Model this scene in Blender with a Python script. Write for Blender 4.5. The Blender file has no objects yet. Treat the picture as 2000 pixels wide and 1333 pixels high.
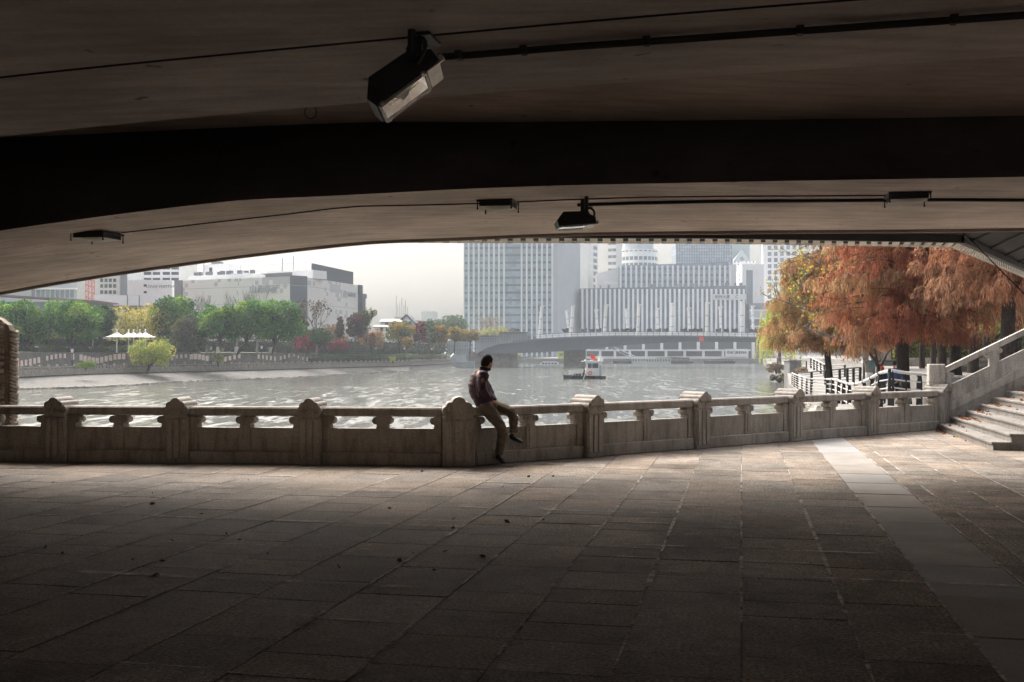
import bpy, bmesh, math, random
import numpy as np
from mathutils import Vector, Matrix
random.seed(7); RNG = np.random.default_rng(11)
SC = bpy.context.scene; COL = SC.collection
F = 2100.0; HY = 692.0; CZ = 1.65; WZ = -3.55
def V(*a): return Vector(a)
def P(X, Y, d): return V((X-1000)/F*d, d, CZ+(HY-Y)/F*d)
def XZ(X, d, z): return V((X-1000)/F*d, d, z)
def G(X, Y, z=0.0):
    d = (CZ-z)*F/(Y-HY); return V((X-1000)/F*d, d, z)
def lerp(a, b, t): return a+(b-a)*t
def interp(x, pts):
    if x <= pts[0][0]: return pts[0][1]
    for (a, b), (c, d) in zip(pts, pts[1:]):
        if x <= c: return b+(d-b)*(x-a)/(c-a)
    return pts[-1][1]
def smooth_interp(x, pts):
    if x <= pts[0][0]: return pts[0][1]
    n = len(pts)
    for i in range(n-1):
        if x <= pts[i+1][0]:
            x0, y0 = pts[i]; x1, y1 = pts[i+1]; h = x1-x0
            def sl(k):
                if k <= 0 or k >= n-1:
                    k = min(max(k, 0), n-2); return (pts[k+1][1]-pts[k][1])/(pts[k+1][0]-pts[k][0])
                return (pts[k+1][1]-pts[k-1][1])/(pts[k+1][0]-pts[k-1][0])
            m0, m1 = sl(i)*h, sl(i+1)*h; t = (x-x0)/h
            return (2*t**3-3*t*t+1)*y0+(t**3-2*t*t+t)*m0+(-2*t**3+3*t*t)*y1+(t**3-t*t)*m1
    return pts[-1][1]

# ---------------------------------------------------------------- mesh builder
class MB:
    def __init__(s): s.v = []; s.f = []; s.m = []
    def add(s, vs, fs, mi=0):
        b = len(s.v); s.v += [tuple(v) for v in vs]
        s.f += [tuple(i+b for i in f) for f in fs]; s.m += [mi]*len(fs); return s
    def box(s, c, size, rz=0.0, mi=0, M=None, taper=(1, 1)):
        hx, hy, hz = size[0]/2, size[1]/2, size[2]/2; c = Vector(c)
        R = M if M is not None else Matrix.Rotation(rz, 3, 'Z')
        vs = []
        for z in (-hz, hz):
            tx, ty = (taper if z > 0 else (1, 1))
            for x, y in ((-hx, -hy), (hx, -hy), (hx, hy), (-hx, hy)):
                vs.append(c+R @ V(x*tx, y*ty, z))
        return s.add(vs, [(3, 2, 1, 0), (4, 5, 6, 7), (0, 1, 5, 4), (1, 2, 6, 5), (2, 3, 7, 6), (3, 0, 4, 7)], mi)
    def bbox(s, c, size, r=.01, rz=0.0, mi=0, M=None):
        # box with chamfered edges
        R = M if M is not None else Matrix.Rotation(rz, 3, 'Z'); c = Vector(c)
        bm = bmesh.new(); bmesh.ops.create_cube(bm, size=1.0)
        for v in bm.verts: v.co = V(v.co.x*size[0], v.co.y*size[1], v.co.z*size[2])
        bmesh.ops.bevel(bm, geom=bm.edges[:], offset=min(r, min(size)*.4), segments=1, affect='EDGES')
        bm.verts.index_update()
        s.add([c+R @ v.co for v in bm.verts], [[v.index for v in f.verts] for f in bm.faces], mi); bm.free(); return s
    def prism(s, pts, o, ax, ay, d, mi=0):
        # 2-D outline pts (ccw) in axes ax, ay from o, extruded by vector d
        o, ax, ay, d = Vector(o), Vector(ax), Vector(ay), Vector(d); n = len(pts)
        a = [o+ax*p[0]+ay*p[1] for p in pts]; b = [p+d for p in a]
        fs = [tuple(range(n))[::-1], tuple(range(n, 2*n))]
        fs += [(i, (i+1) % n, n+(i+1) % n, n+i) for i in range(n)]
        if ax.cross(ay).dot(d) < 0: fs = [f[::-1] for f in fs]
        return s.add(a+b, fs, mi)
    def quad(s, a, b, c, d, mi=0): return s.add([a, b, c, d], [(0, 1, 2, 3)], mi)
    def tube(s, pts, r, n=8, mi=0, caps=True, flat=1.0):
        pts = [Vector(p) for p in pts]; k = len(pts)
        rs = r if isinstance(r, (list, tuple)) else [r]*k
        vs = []; up = None
        for i, p in enumerate(pts):
            t = (pts[min(i+1, k-1)]-pts[max(i-1, 0)]).normalized()
            if up is None: up = V(0, 0, 1) if abs(t.z) < .9 else V(0, 1, 0)
            a = t.cross(up)
            if a.length < 1e-4: a = t.cross(V(1, 0, 0))
            a.normalize(); b = a.cross(t).normalized(); up = b
            for j in range(n):
                an = 2*math.pi*j/n
                vs.append(p+(a*math.cos(an)+b*math.sin(an)*flat)*rs[i])
        fs = []
        for i in range(k-1):
            for j in range(n):
                fs.append((i*n+j, i*n+(j+1) % n, (i+1)*n+(j+1) % n, (i+1)*n+j))
        if caps: fs += [tuple(range(n))[::-1], tuple((k-1)*n+j for j in range(n))]
        return s.add(vs, fs, mi)
    def cyl(s, c, r, h, n=12, mi=0, axis=(0, 0, 1), r2=None):
        c = Vector(c); a = Vector(axis).normalized()
        return s.tube([c-a*h/2, c+a*h/2], [r, r if r2 is None else r2], n, mi)
    def lathe(s, c, prof, n=16, mi=0):
        c = Vector(c); vs = []
        for r, z in prof:
            for j in range(n):
                an = 2*math.pi*j/n; vs.append(c+V(r*math.cos(an), r*math.sin(an), z))
        k = len(prof); fs = [(i*n+j, i*n+(j+1) % n, (i+1)*n+(j+1) % n, (i+1)*n+j) for i in range(k-1) for j in range(n)]
        return s.add(vs, fs+[tuple(range(n))[::-1], tuple((k-1)*n+j for j in range(n))], mi)
    def ball(s, c, r, n=12, mi=0, sc=(1, 1, 1)):
        c = Vector(c); k = n//2; vs = []; fs = []
        for i in range(k+1):
            th = math.pi*i/k
            for j in range(n):
                an = 2*math.pi*j/n
                vs.append(c+V(r*sc[0]*math.sin(th)*math.cos(an), r*sc[1]*math.sin(th)*math.sin(an), r*sc[2]*math.cos(th)))
        for i in range(k):
            for j in range(n): fs.append((i*n+j, (i+1)*n+j, (i+1)*n+(j+1) % n, i*n+(j+1) % n))
        return s.add(vs, fs, mi)
    def mesh(s, name, mats, off=None, smooth=False):
        me = bpy.data.meshes.new(name); off = off or V(0, 0, 0)
        me.from_pydata([(v[0]-off.x, v[1]-off.y, v[2]-off.z) for v in s.v], [], s.f)
        for m in (mats if isinstance(mats, (list, tuple)) else [mats]): me.materials.append(m)
        me.polygons.foreach_set('material_index', s.m)
        if smooth:
            me.polygons.foreach_set('use_smooth', [True]*len(s.f))
            if smooth is not True: me.set_sharp_from_angle(angle=math.radians(smooth))
        me.update(); return me

def tag(o, label=None, cat=None, group=None, kind=None):
    if label: o['label'] = label
    if cat: o['category'] = cat
    if group: o['group'] = group
    if kind: o['kind'] = kind
    return o
def thing(name, label, cat, loc=(0, 0, 0), group=None, rz=0.0):
    o = bpy.data.objects.new(name, None); COL.objects.link(o); o.empty_display_size = .2
    o.location = loc; o.rotation_euler = (0, 0, rz)
    return tag(o, label, cat, group, 'thing')
def root_of(o):
    while o.parent: o = o.parent
    return o
def part(par, name, mb, mat, world=True, smooth=False, label=None):
    # a mesh of its own under par; world=True: the builder holds world coordinates and the thing is not rotated
    off = root_of(par).location.copy() if world else None
    me = mb if isinstance(mb, bpy.types.Mesh) else mb.mesh(name, mat, off, smooth)
    o = bpy.data.objects.new(name, me); COL.objects.link(o); o.parent = par
    if label: o['label'] = label
    return o
def solo(name, mb, mat, label, cat, group=None, smooth=False, kind='thing'):
    me = mb if isinstance(mb, bpy.types.Mesh) else mb.mesh(name, mat, None, smooth)
    o = bpy.data.objects.new(name, me); COL.objects.link(o)
    return tag(o, label, cat, group, kind)
def struct(name, mb, mat, smooth=False, kind='structure'):
    me = mb if isinstance(mb, bpy.types.Mesh) else mb.mesh(name, mat, None, smooth)
    o = bpy.data.objects.new(name, me); COL.objects.link(o); o['kind'] = kind; return o
def dup(o, par=None):
    c = o.copy(); COL.objects.link(c); c.parent = par
    for ch in [x for x in o.children]: dup(ch, c)
    return c
def dup_at(o, loc, rz=0.0, label=None, sc=1.0):
    c = dup(o); c.location = loc; c.rotation_euler = (0, 0, rz); c.scale = (sc, sc, sc)
    if label: c['label'] = label
    return c
def text_mesh(s, size, mat, name, depth=.02, bold=0.0, space=1.0):
    cu = bpy.data.curves.new(name, 'FONT'); cu.body = s; cu.size = size; cu.extrude = depth
    cu.align_x = 'CENTER'; cu.align_y = 'CENTER'; cu.offset = bold; cu.space_character = space; cu.resolution_u = 2
    t = bpy.data.objects.new(name, cu); COL.objects.link(t)
    dg = bpy.context.evaluated_depsgraph_get(); me = bpy.data.meshes.new_from_object(t.evaluated_get(dg))
    bpy.data.objects.remove(t); bpy.data.curves.remove(cu)
    me.materials.clear(); me.materials.append(mat); return me
def put(par, name, me, loc, rz=0.0, rx=math.pi/2):
    # text or window mesh (built flat in local axes) placed under an unrotated thing
    o = bpy.data.objects.new(name, me); COL.objects.link(o); o.parent = par
    o.location = Vector(loc)-root_of(par).location; o.rotation_euler = (rx, 0, rz); return o

# ---------------------------------------------------------------- materials
def new_mat(name):
    m = bpy.data.materials.new(name); m.use_nodes = True; nt = m.node_tree
    return m, nt, nt.nodes['Principled BSDF']
def nd(nt, t, **k):
    n = nt.nodes.new(t)
    for a, b in k.items():
        if a in n.inputs.keys(): n.inputs[a].default_value = b
        else: setattr(n, a, b)
    return n
def lk(nt, a, b): nt.links.new(a, b)
def ramp(nt, fac, stops):
    r = nd(nt, 'ShaderNodeValToRGB'); e = r.color_ramp.elements
    while len(e) < len(stops): e.new(.5)
    for x, (p, c) in zip(e, stops):
        x.position = p; x.color = (*c, 1) if len(c) == 3 else c
    lk(nt, fac, r.inputs['Fac']); return r.outputs['Color']
def mul(nt, a, b, f=1.0, mode='MULTIPLY'):
    m = nd(nt, 'ShaderNodeMix', data_type='RGBA', blend_type=mode)
    if isinstance(f, float): m.inputs[0].default_value = f
    else: lk(nt, f, m.inputs[0])
    for i, x in ((6, a), (7, b)):
        if isinstance(x, (tuple, list)): m.inputs[i].default_value = (*x, 1)
        else: lk(nt, x, m.inputs[i])
    return m.outputs[2]
def noise(nt, vec, scale, detail=4, rough=.6, dist=0.0):
    n = nd(nt, 'ShaderNodeTexNoise', Scale=scale, Detail=detail, Roughness=rough, Distortion=dist)
    lk(nt, vec, n.inputs['Vector']); return n.outputs['Fac']
def position(nt, sc=(1, 1, 1), rz=0.0):
    g = nd(nt, 'ShaderNodeNewGeometry'); mp = nd(nt, 'ShaderNodeMapping')
    mp.inputs['Scale'].default_value = sc; mp.inputs['Rotation'].default_value = (0, 0, rz)
    lk(nt, g.outputs['Position'], mp.inputs['Vector']); return mp.outputs['Vector']
def attr(nt, name='tint'):
    a = nd(nt, 'ShaderNodeAttribute', attribute_name=name); return a.outputs['Color']
def bump(nt, b, h, strength=.3, dist=.02):
    n = nd(nt, 'ShaderNodeBump', Strength=strength, Distance=dist); lk(nt, h, n.inputs['Height'])
    lk(nt, n.outputs['Normal'], b.inputs['Normal']); return n
def surf(name, col, rough=.7, var=.25, scale=2.0, fine=40.0, finev=.15, bmp=.15, metal=0.0, tint=False, spec=.3, bd=.01):
    m, nt, b = new_mat(name); p = position(nt)
    n1 = noise(nt, p, scale, 5); n2 = noise(nt, p, fine, 3)
    lo, hi = 1-var, 1+var
    c = mul(nt, col, ramp(nt, n1, [(.3, (lo,)*3), (.7, (hi,)*3)]))
    c = mul(nt, c, ramp(nt, n2, [(.35, (1-finev,)*3), (.65, (1+finev,)*3)]))
    if tint: c = mul(nt, c, attr(nt))
    lk(nt, c, b.inputs['Base Color']); b.inputs['Roughness'].default_value = rough; b.inputs['Metallic'].default_value = metal
    b.inputs['Specular IOR Level'].default_value = spec
    if bmp: bump(nt, b, n2, bmp, bd)
    return m
def leaf_mat(name, col, trans=.35, rough=.6):
    m, nt, b = new_mat(name); c = mul(nt, col, attr(nt))
    lk(nt, c, b.inputs['Base Color']); b.inputs['Roughness'].default_value = rough; b.inputs['Specular IOR Level'].default_value = .2
    t = nd(nt, 'ShaderNodeBsdfTranslucent'); lk(nt, mul(nt, c, (1.3, 1.25, .9)), t.inputs['Color'])
    mx = nd(nt, 'ShaderNodeMixShader'); mx.inputs[0].default_value = trans
    lk(nt, b.outputs[0], mx.inputs[1]); lk(nt, t.outputs[0], mx.inputs[2])
    lk(nt, mx.outputs[0], nt.nodes['Material Output'].inputs['Surface']); return m

M = {}
# concrete under the bridge: board streaks along the span, blotches, drips
def concrete(name, col):
    m, nt, b = new_mat(name); p = position(nt, (1, 1, 1), .213)
    st = position(nt, (1.1, 6, 6), .213)
    n1 = noise(nt, p, .7, 6); n2 = noise(nt, st, 1.3, 5); n3 = noise(nt, p, 30, 3)
    c = mul(nt, col, ramp(nt, n1, [(.3, (.68, .67, .66)), (.68, (1.10, 1.1, 1.09))]))
    c = mul(nt, c, ramp(nt, n2, [(.35, (.82, .8, .79)), (.62, (1.08, 1.08, 1.08))]))
    c = mul(nt, c, ramp(nt, n3, [(.3, (.92,)*3), (.7, (1.05,)*3)]))
    sp = noise(nt, p, 4.5, 2); c = mul(nt, c, ramp(nt, sp, [(.70, (1, 1, 1)), (.76, (.45, .38, .34))]))
    lk(nt, c, b.inputs['Base Color']); b.inputs['Roughness'].default_value = .75; b.inputs['Specular IOR Level'].default_value = .25
    bump(nt, b, n3, .12, .01); return m
M['conc'] = concrete('bridge_concrete', (.76, .67, .605))
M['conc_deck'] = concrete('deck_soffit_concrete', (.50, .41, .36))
M['conc_shade'] = concrete('girder_shade_concrete', (.05, .046, .045))  # shade on the girder sides put into a near-black base colour
M['conc_dark'] = surf('sooty_concrete', (.24, .20, .18), .8, .3, .8)
def granite(name, col):
    m, nt, b = new_mat(name); p = position(nt)
    n1 = noise(nt, p, 1.6, 6); n2 = noise(nt, p, 90, 2); n4 = noise(nt, position(nt, (9, 9, 1.6)), 1.2, 5)
    c = mul(nt, col, ramp(nt, n1, [(.3, (.72, .7, .68)), (.7, (1.15, 1.13, 1.1))]))
    c = mul(nt, c, ramp(nt, n2, [(.36, (.62, .6, .58)), (.6, (1.15, 1.14, 1.12))]))
    c = mul(nt, c, ramp(nt, n4, [(.36, (.5, .46, .42)), (.52, (1, 1, 1))]), .6)
    lk(nt, c, b.inputs['Base Color']); b.inputs['Roughness'].default_value = .68; b.inputs['Specular IOR Level'].default_value = .3
    bump(nt, b, n2, .2, .004); return m
M['granite'] = granite('weathered_granite', (.35, .33, .305))
M['granite2'] = granite('pale_granite', (.46, .44, .42))
M['stepst'] = granite('step_granite', (.25, .24, .23))
# carved pier: wavy ridges are geometry; here only colour
M['carved'] = surf('carved_sandstone', (.26, .215, .17), .8, .35, 3, 50, .25, .3)
M['iron'] = surf('black_painted_metal', (.018, .018, .019), .5, .2, 5, 60, .1, .1)
M['steel'] = surf('dark_steel', (.05, .045, .042), .55, .3, 1.5, 40, .15, .1)
M['steel_deck'] = surf('shade_toned_steel_deck', (.014, .013, .012), .7, .3, 1.5, 40, .15, .1)  # the walkway underside's shade is painted in as near-black steel
M['slat'] = surf('weathered_slat', (.66, .62, .55), .6, .3, 2.2, 40, .2, .1)
M['pipe'] = surf('black_conduit', (.02, .019, .018), .55, .2, 3)
M['wire'] = surf('cable_rubber', (.015, .014, .013), .6, .1, 3)
M['alu'] = surf('bare_aluminium', (.55, .54, .50), .35, .2, 8, 60, .1, .05, 1.0)
M['white'] = surf('white_paint', (.72, .72, .70), .45, .1, 3, 30, .06, .05)
M['whitemetal'] = surf('white_metal', (.78, .78, .77), .35, .06, 3, 30, .04, .03)
m, nt, b = new_mat('lamp_diffuser'); b.inputs['Base Color'].default_value = (.8, .76, .66, 1); b.inputs['Roughness'].default_value = .4
lk(nt, mul(nt, (.90, .88, .80), ramp(nt, noise(nt, position(nt), 9, 4), [(.3, (.92, .9, .86)), (.7, (1, 1, 1))])), b.inputs['Base Color'])
tl_ = nd(nt, 'ShaderNodeBsdfTranslucent'); tl_.inputs['Color'].default_value = (.85, .8, .7, 1); mx = nd(nt, 'ShaderNodeMixShader'); mx.inputs[0].default_value = .5
lk(nt, b.outputs[0], mx.inputs[1]); lk(nt, tl_.outputs[0], mx.inputs[2]); lk(nt, mx.outputs[0], nt.nodes['Material Output'].inputs['Surface']); M['diff'] = m
m, nt, b = new_mat('clear_glass'); b.inputs['Base Color'].default_value = (.9, .95, .9, 1); b.inputs['Roughness'].default_value = .03
b.inputs['Transmission Weight'].default_value = 1.0; b.inputs['IOR'].default_value = 1.45; M['glass'] = m
m, nt, b = new_mat('reflector'); b.inputs['Base Color'].default_value = (.62, .62, .48, 1); b.inputs['Metallic'].default_value = 1; b.inputs['Roughness'].default_value = .28; M['refl'] = m

# ---------------------------------------------------------------- camera, world, sun
cam = bpy.data.cameras.new('camera'); co = bpy.data.objects.new('camera', cam); COL.objects.link(co)
cam.sensor_width = 36; cam.lens = 36*F/2000; cam.shift_y = 25.5/2000; cam.clip_end = 6000; cam.clip_start = .05
co.location = (0, 0, CZ); co.rotation_euler = (math.pi/2, 0, 0); SC.camera = co
SUN_EL, SUN_AZ = math.radians(45), math.radians(-30)     # azimuth from the view axis, negative towards the left bank
w = bpy.data.worlds.new('World'); SC.world = w; w.use_nodes = True; nt = w.node_tree
sky = nd(nt, 'ShaderNodeTexSky', sky_type='NISHITA'); sky.sun_disc = False; sky.sun_elevation = SUN_EL
sky.sun_rotation = SUN_AZ; sky.air_density = 1.0; sky.dust_density = 6.0; sky.ozone_density = 1.0
hs = nd(nt, 'ShaderNodeHueSaturation', Saturation=.36, Value=1.0); lk(nt, sky.outputs[0], hs.inputs['Color'])
# overcast: the cloud layer is brightest overhead and about a third of that at the horizon
tc = nd(nt, 'ShaderNodeTexCoord'); sx = nd(nt, 'ShaderNodeSeparateXYZ'); lk(nt, tc.outputs['Generated'], sx.inputs[0])
oc = nd(nt, 'ShaderNodeMapRange'); lk(nt, sx.outputs[2], oc.inputs[0]); oc.inputs[1].default_value = .16; oc.inputs[2].default_value = .85; oc.inputs[3].default_value = .45; oc.inputs[4].default_value = 2.0
wm = nd(nt, 'ShaderNodeVectorMath', operation='MULTIPLY'); lk(nt, hs.outputs[0], wm.inputs[0]); wm.inputs[1].default_value = (1.0, .965, .925)
ov = nd(nt, 'ShaderNodeVectorMath', operation='SCALE'); lk(nt, wm.outputs[0], ov.inputs[0]); lk(nt, oc.outputs[0], ov.inputs['Scale'])
bg = nt.nodes['Background']; bg.inputs['Strength'].default_value = .06; lk(nt, ov.outputs[0], bg.inputs['Color'])
sl = bpy.data.lights.new('sun', 'SUN'); so = bpy.data.objects.new('sun', sl); COL.objects.link(so)
sl.energy = .55; sl.angle = math.radians(40); sl.color = (1.0, .945, .87)
sd = V(math.sin(SUN_AZ)*math.cos(SUN_EL), math.cos(SUN_AZ)*math.cos(SUN_EL), math.sin(SUN_EL))
so.rotation_euler = (-sd).to_track_quat('-Z', 'Y').to_euler(); so.location = (0, 0, 60)
SC.view_settings.view_transform = 'Standard'; SC.view_settings.look = 'None'; SC.view_settings.gamma = 1
SC.view_settings.exposure = 2.33
SC.cycles.max_bounces = 10; SC.cycles.diffuse_bounces = 6; SC.cycles.glossy_bounces = 4; SC.cycles.transmission_bounces = 6
SC.cycles.volume_bounces = 2; SC.cycles.sample_clamp_indirect = 20.0; SC.cycles.use_denoising = True

# ---------------------------------------------------------------- frames
UA = V(.978, -.2087, 0); VA = V(.2087, .978, 0)      # along the bridge span, along the walkway
def sv(s, t, z=0.0): return UA*s+VA*t+V(0, 0, z)
# ================================================================ FLOOR
LB0, LB1 = V(-16.0, 17.21, 0), V(-.98, 15.75, 0)           # front foot of the balustrade, river side run
RB0, RB1 = V(-.52, 15.75, 0), V(9.31, 23.4, 0)
LD = (LB1-LB0).normalized(); RD = (RB1-RB0).normalized()
LN = V(-LD.y, LD.x, 0); RN = V(-RD.y, RD.x, 0)             # outward normals (towards the water)
def clip(poly, p, n):
    out = []
    for i in range(len(poly)):
        a, b = poly[i], poly[(i+1) % len(poly)]; da, db = (a-p).dot(n), (b-p).dot(n)
        if da <= 0: out.append(a)
        if da*db < 0: out.append(a+(b-a)*(da/(da-db)))
    return out
m, nt, b = new_mat('paving_slab'); p = position(nt, (1, 1, 1), .21)
n1 = noise(nt, p, .55, 7, .62, .4); n2 = noise(nt, p, 42, 4, .8); n3 = noise(nt, p, 3.2, 7, .7, 1.0)
c = mul(nt, (.255, .224, .195), ramp(nt, n1, [(.34, (.58, .55, .52)), (.5, (.95, .94, .93)), (.66, (1.2, 1.18, 1.16))]))
c = mul(nt, c, ramp(nt, n3, [(.36, (.68, .66, .64)), (.52, (1, 1, 1)), (.64, (1.16, 1.14, 1.12))]))
c = mul(nt, c, ramp(nt, n2, [(.36, (.30, .29, .28)), (.5, (.95, .95, .95)), (.64, (1.9, 1.86, 1.8))]))
c = mul(nt, c, attr(nt))
n5 = noise(nt, p, 5.5, 8, .75, 2.0); n6 = noise(nt, position(nt, (1, 2.6, 1), .21), .8, 3)
wf = nd(nt, 'ShaderNodeMath', operation='MULTIPLY'); lk(nt, ramp(nt, n5, [(.55, (0, 0, 0)), (.64, (1, 1, 1))]), wf.inputs[0]); lk(nt, ramp(nt, n6, [(.50, (0, 0, 0)), (.64, (.7, .7, .7))]), wf.inputs[1])
c = mul(nt, c, (.42, .38, .34), wf.outputs[0], 'MIX')
lk(nt, c, b.inputs['Base Color']); b.inputs['Specular IOR Level'].default_value = .10
lk(nt, ramp(nt, n3, [(.3, (.72,)*3), (.7, (.9,)*3)]), b.inputs['Roughness'])
bump(nt, b, n2, .5, .006); M['slab'] = m
m, nt, b = new_mat('paving_joint'); p = position(nt)
lk(nt, mul(nt, (.30, .27, .23), ramp(nt, noise(nt, p, 1.1, 5, .7), [(.42, (.10, .10, .10)), (.52, (.5, .5, .5)), (.60, (1.9, 1.85, 1.75))])), b.inputs['Base Color'])
b.inputs['Roughness'].default_value = .9; M['joint'] = m
m, nt, b = new_mat('lime_bloom'); p = position(nt, (1, 3, 1), .21)
b.inputs['Base Color'].default_value = (.62, .57, .50, 1); b.inputs['Roughness'].default_value = .9
tr = nd(nt, 'ShaderNodeBsdfTransparent'); mx = nd(nt, 'ShaderNodeMixShader')
wf = nd(nt, 'ShaderNodeMath', operation='MULTIPLY'); lk(nt, ramp(nt, noise(nt, p, 4.2, 8, .85, 1.2), [(.42, (0, 0, 0)), (.54, (.95, .95, .95))]), wf.inputs[0]); lk(nt, ramp(nt, noise(nt, position(nt, (1, 1, 1), .4), 1.15, 3), [(.40, (.15, .15, .15)), (.53, (1, 1, 1))]), wf.inputs[1]); lk(nt, wf.outputs[0], mx.inputs[0])
lk(nt, tr.outputs[0], mx.inputs[1]); lk(nt, b.outputs[0], mx.inputs[2]); lk(nt, mx.outputs[0], nt.nodes['Material Output'].inputs['Surface']); M['bloom'] = m

ROWJ = []; mids = []; slab = MB(); tints = []; rs = random.Random(3)
def put_slab(s0, s1, t0, t1, tint, z=0.0, mi_=0):
    g = .0055
    h_ = .013 if mi_ else g; poly = [sv(s0+g, t0+h_), sv(s1-g, t0+h_), sv(s1-g, t1-h_), sv(s0+g, t1-h_)]
    cx = sum((q.x for q in poly))/4
    poly = clip(poly, LB1+LN*.10, LN) if cx < -.75 else clip(poly, RB0+RN*.10, RN)
    if len(poly) < 3: return
    ax, ay = rs.uniform(-.0035, .0035), rs.uniform(-.0035, .0035); c0 = poly[0]
    vs = [V(q.x, q.y, z+ax*(q.x-c0.x)+ay*(q.y-c0.y)) for q in poly]; n = len(vs)
    # a slab with a real thickness so that its joints have depth
    slab.add(vs+[q-V(0, 0, .006) for q in vs], [tuple(range(n))]+[(i, n+i, n+(i+1) % n, (i+1) % n) for i in range(n)])
    tints.extend([tint]*(n+1)); mids.extend([mi_]*(n+1))
def tint(base=1.0, spread=.15):
    k = base*(1+rs.uniform(-spread, spread)); wv = rs.uniform(-.05, .05)
    return (k*(1+wv), k, k*(1-wv), 1)
for i in range(-24, 2):
    s0, s1 = i*.65, (i+1)*.65; t = -12+rs.uniform(0, .6)
    while t < 27:
        dt = rs.choice([.42, .55, .62, .62, .75, .95, 1.2]); put_slab(s0, s1, t, t+dt, tint(1.0 if rs.random() > .12 else .82)); t += dt
        if 4.5 < t < 14: ROWJ.append((s0, s1, t))
t = -12.0
while t < 27: put_slab(1.30, 1.97, t, t+1.1, tint(1.0, .08), 0.0, 1); t += 1.1
t = -12.0
while t < 27: put_slab(1.97, 2.19, t, t+.55, tint(.95, .2)); t += .55
i = 0
while 2.19+i*.5 < 16:
    t = -12+rs.uniform(0, .5)
    while t < 27: put_slab(2.19+i*.5, 2.69+i*.5, t, t+.5, tint(1.08, .18) if rs.random() > .03 else tint(1.7, .1)); t += .5
    i += 1
M['strip'] = surf('pale_strip_granite', (.30, .285, .268), .8, .14, 1.6, 55, .16, .2, tint=True, spec=.1, bd=.004)
slab.m = mids; me = slab.mesh('floor', [M['slab'], M['strip']]); a = me.color_attributes.new('tint', 'FLOAT_COLOR', 'CORNER')
cc = []
for pl, tc in zip(me.polygons, tints): cc += list(tc)*pl.loop_total
a.data.foreach_set('color', cc); struct('floor', me, None)
# joint mortar under the slabs, to the quay's edge
fj = MB(); ex = .75
pl_ = [sv(-20, -13), sv(18, -13), V(24, 18, 0), V(20.0, 30.3, 0), RB1+RN*ex, V(-.62, 15.75, 0)+(LN+RN)*.42, LB0+LN*ex, V(-20, 17.6+ex, 0)]
fj.add([V(q.x, q.y, -.006) for q in pl_], [tuple(range(len(pl_)))]); struct('floor_joint', fj, M['joint'])
bl = MB()
for s0, s1, t_, wd in ((-9, -3.0, 12.33, .030), (-6.5, -1.6, 9.92, .034), (-5.4, -1.8, 7.27, .038), (-1.0, 1.2, 9.3, .022), (-7, -4.5, 5.6, .03), (-.6, 2.3, 8.2, .02), (-3.2, -.8, 11.2, .025), (-5, -3, 8.6, .02)):
    n = 24
    for k in range(n):
        a0, a1 = lerp(s0, s1, k/n), lerp(s0, s1, (k+1)/n)
        bl.quad(sv(a0, t_-wd, .009), sv(a1, t_-wd, .009), sv(a1, t_+wd, .009), sv(a0, t_+wd, .009))
for s_, t0, t1, wd in ((-.65, 7.2, 8.1, .022), (-.65, 10, 13.0, .016), (.0, 7.5, 9, .014), (.65, 8.5, 12.5, .016), (-2.6, 8.2, 10, .016), (-1.95, 10.2, 11.5, .016), (-1.3, 9.5, 14, .012), (.0, 10, 15, .010), (2.19, 5, 19, .014), (2.69, 5, 19, .012), (3.19, 8, 19, .010), (1.97, 5, 19, .010), (1.3, 7, 12, .012)):
    for k in range(20):
        a0, a1 = lerp(t0, t1, k/20), lerp(t0, t1, (k+1)/20)
        bl.quad(sv(s_-wd, a0, .010), sv(s_+wd, a0, .010), sv(s_+wd, a1, .010), sv(s_-wd, a1, .010))
for k in range(230):                                            # pale broken mortar lines along the joints
    a0 = rs.uniform(5, 15.5); s_ = rs.randint(-15, 2)*.65; ln = rs.uniform(.3, 1.9); wd = rs.uniform(.006, .015)
    if sv(s_, a0+ln).y > 15.4: continue
    for j in range(6):
        q0, q1 = a0+ln*j/6, a0+ln*(j+1)/6; e0, e1 = wd*rs.uniform(.5, 1.3), wd*rs.uniform(.5, 1.3); bl.quad(sv(s_-e0, q0, .0095), sv(s_+e0, q0, .0095), sv(s_+e1, q1, .0095), sv(s_-e1, q1, .0095))
for pl in ROWJ:
    if rs.random() < .16:
        s0, s1, t_ = pl; wd = rs.uniform(.006, .014); bl.quad(sv(s0, t_-wd, .009), sv(s1, t_-wd, .009), sv(s1, t_+wd, .009), sv(s0, t_+wd, .009))
struct('floor_lime_stain', bl, M['bloom'])
qw = MB(); n = len(pl_)
for i in range(3, 7):
    a, c_ = pl_[i], pl_[i+1]; qw.quad(V(a.x, a.y, -.01), V(a.x, a.y, WZ-2), V(c_.x, c_.y, WZ-2), V(c_.x, c_.y, -.01))
struct('quay_wall', qw, M['conc_dark'])

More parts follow.
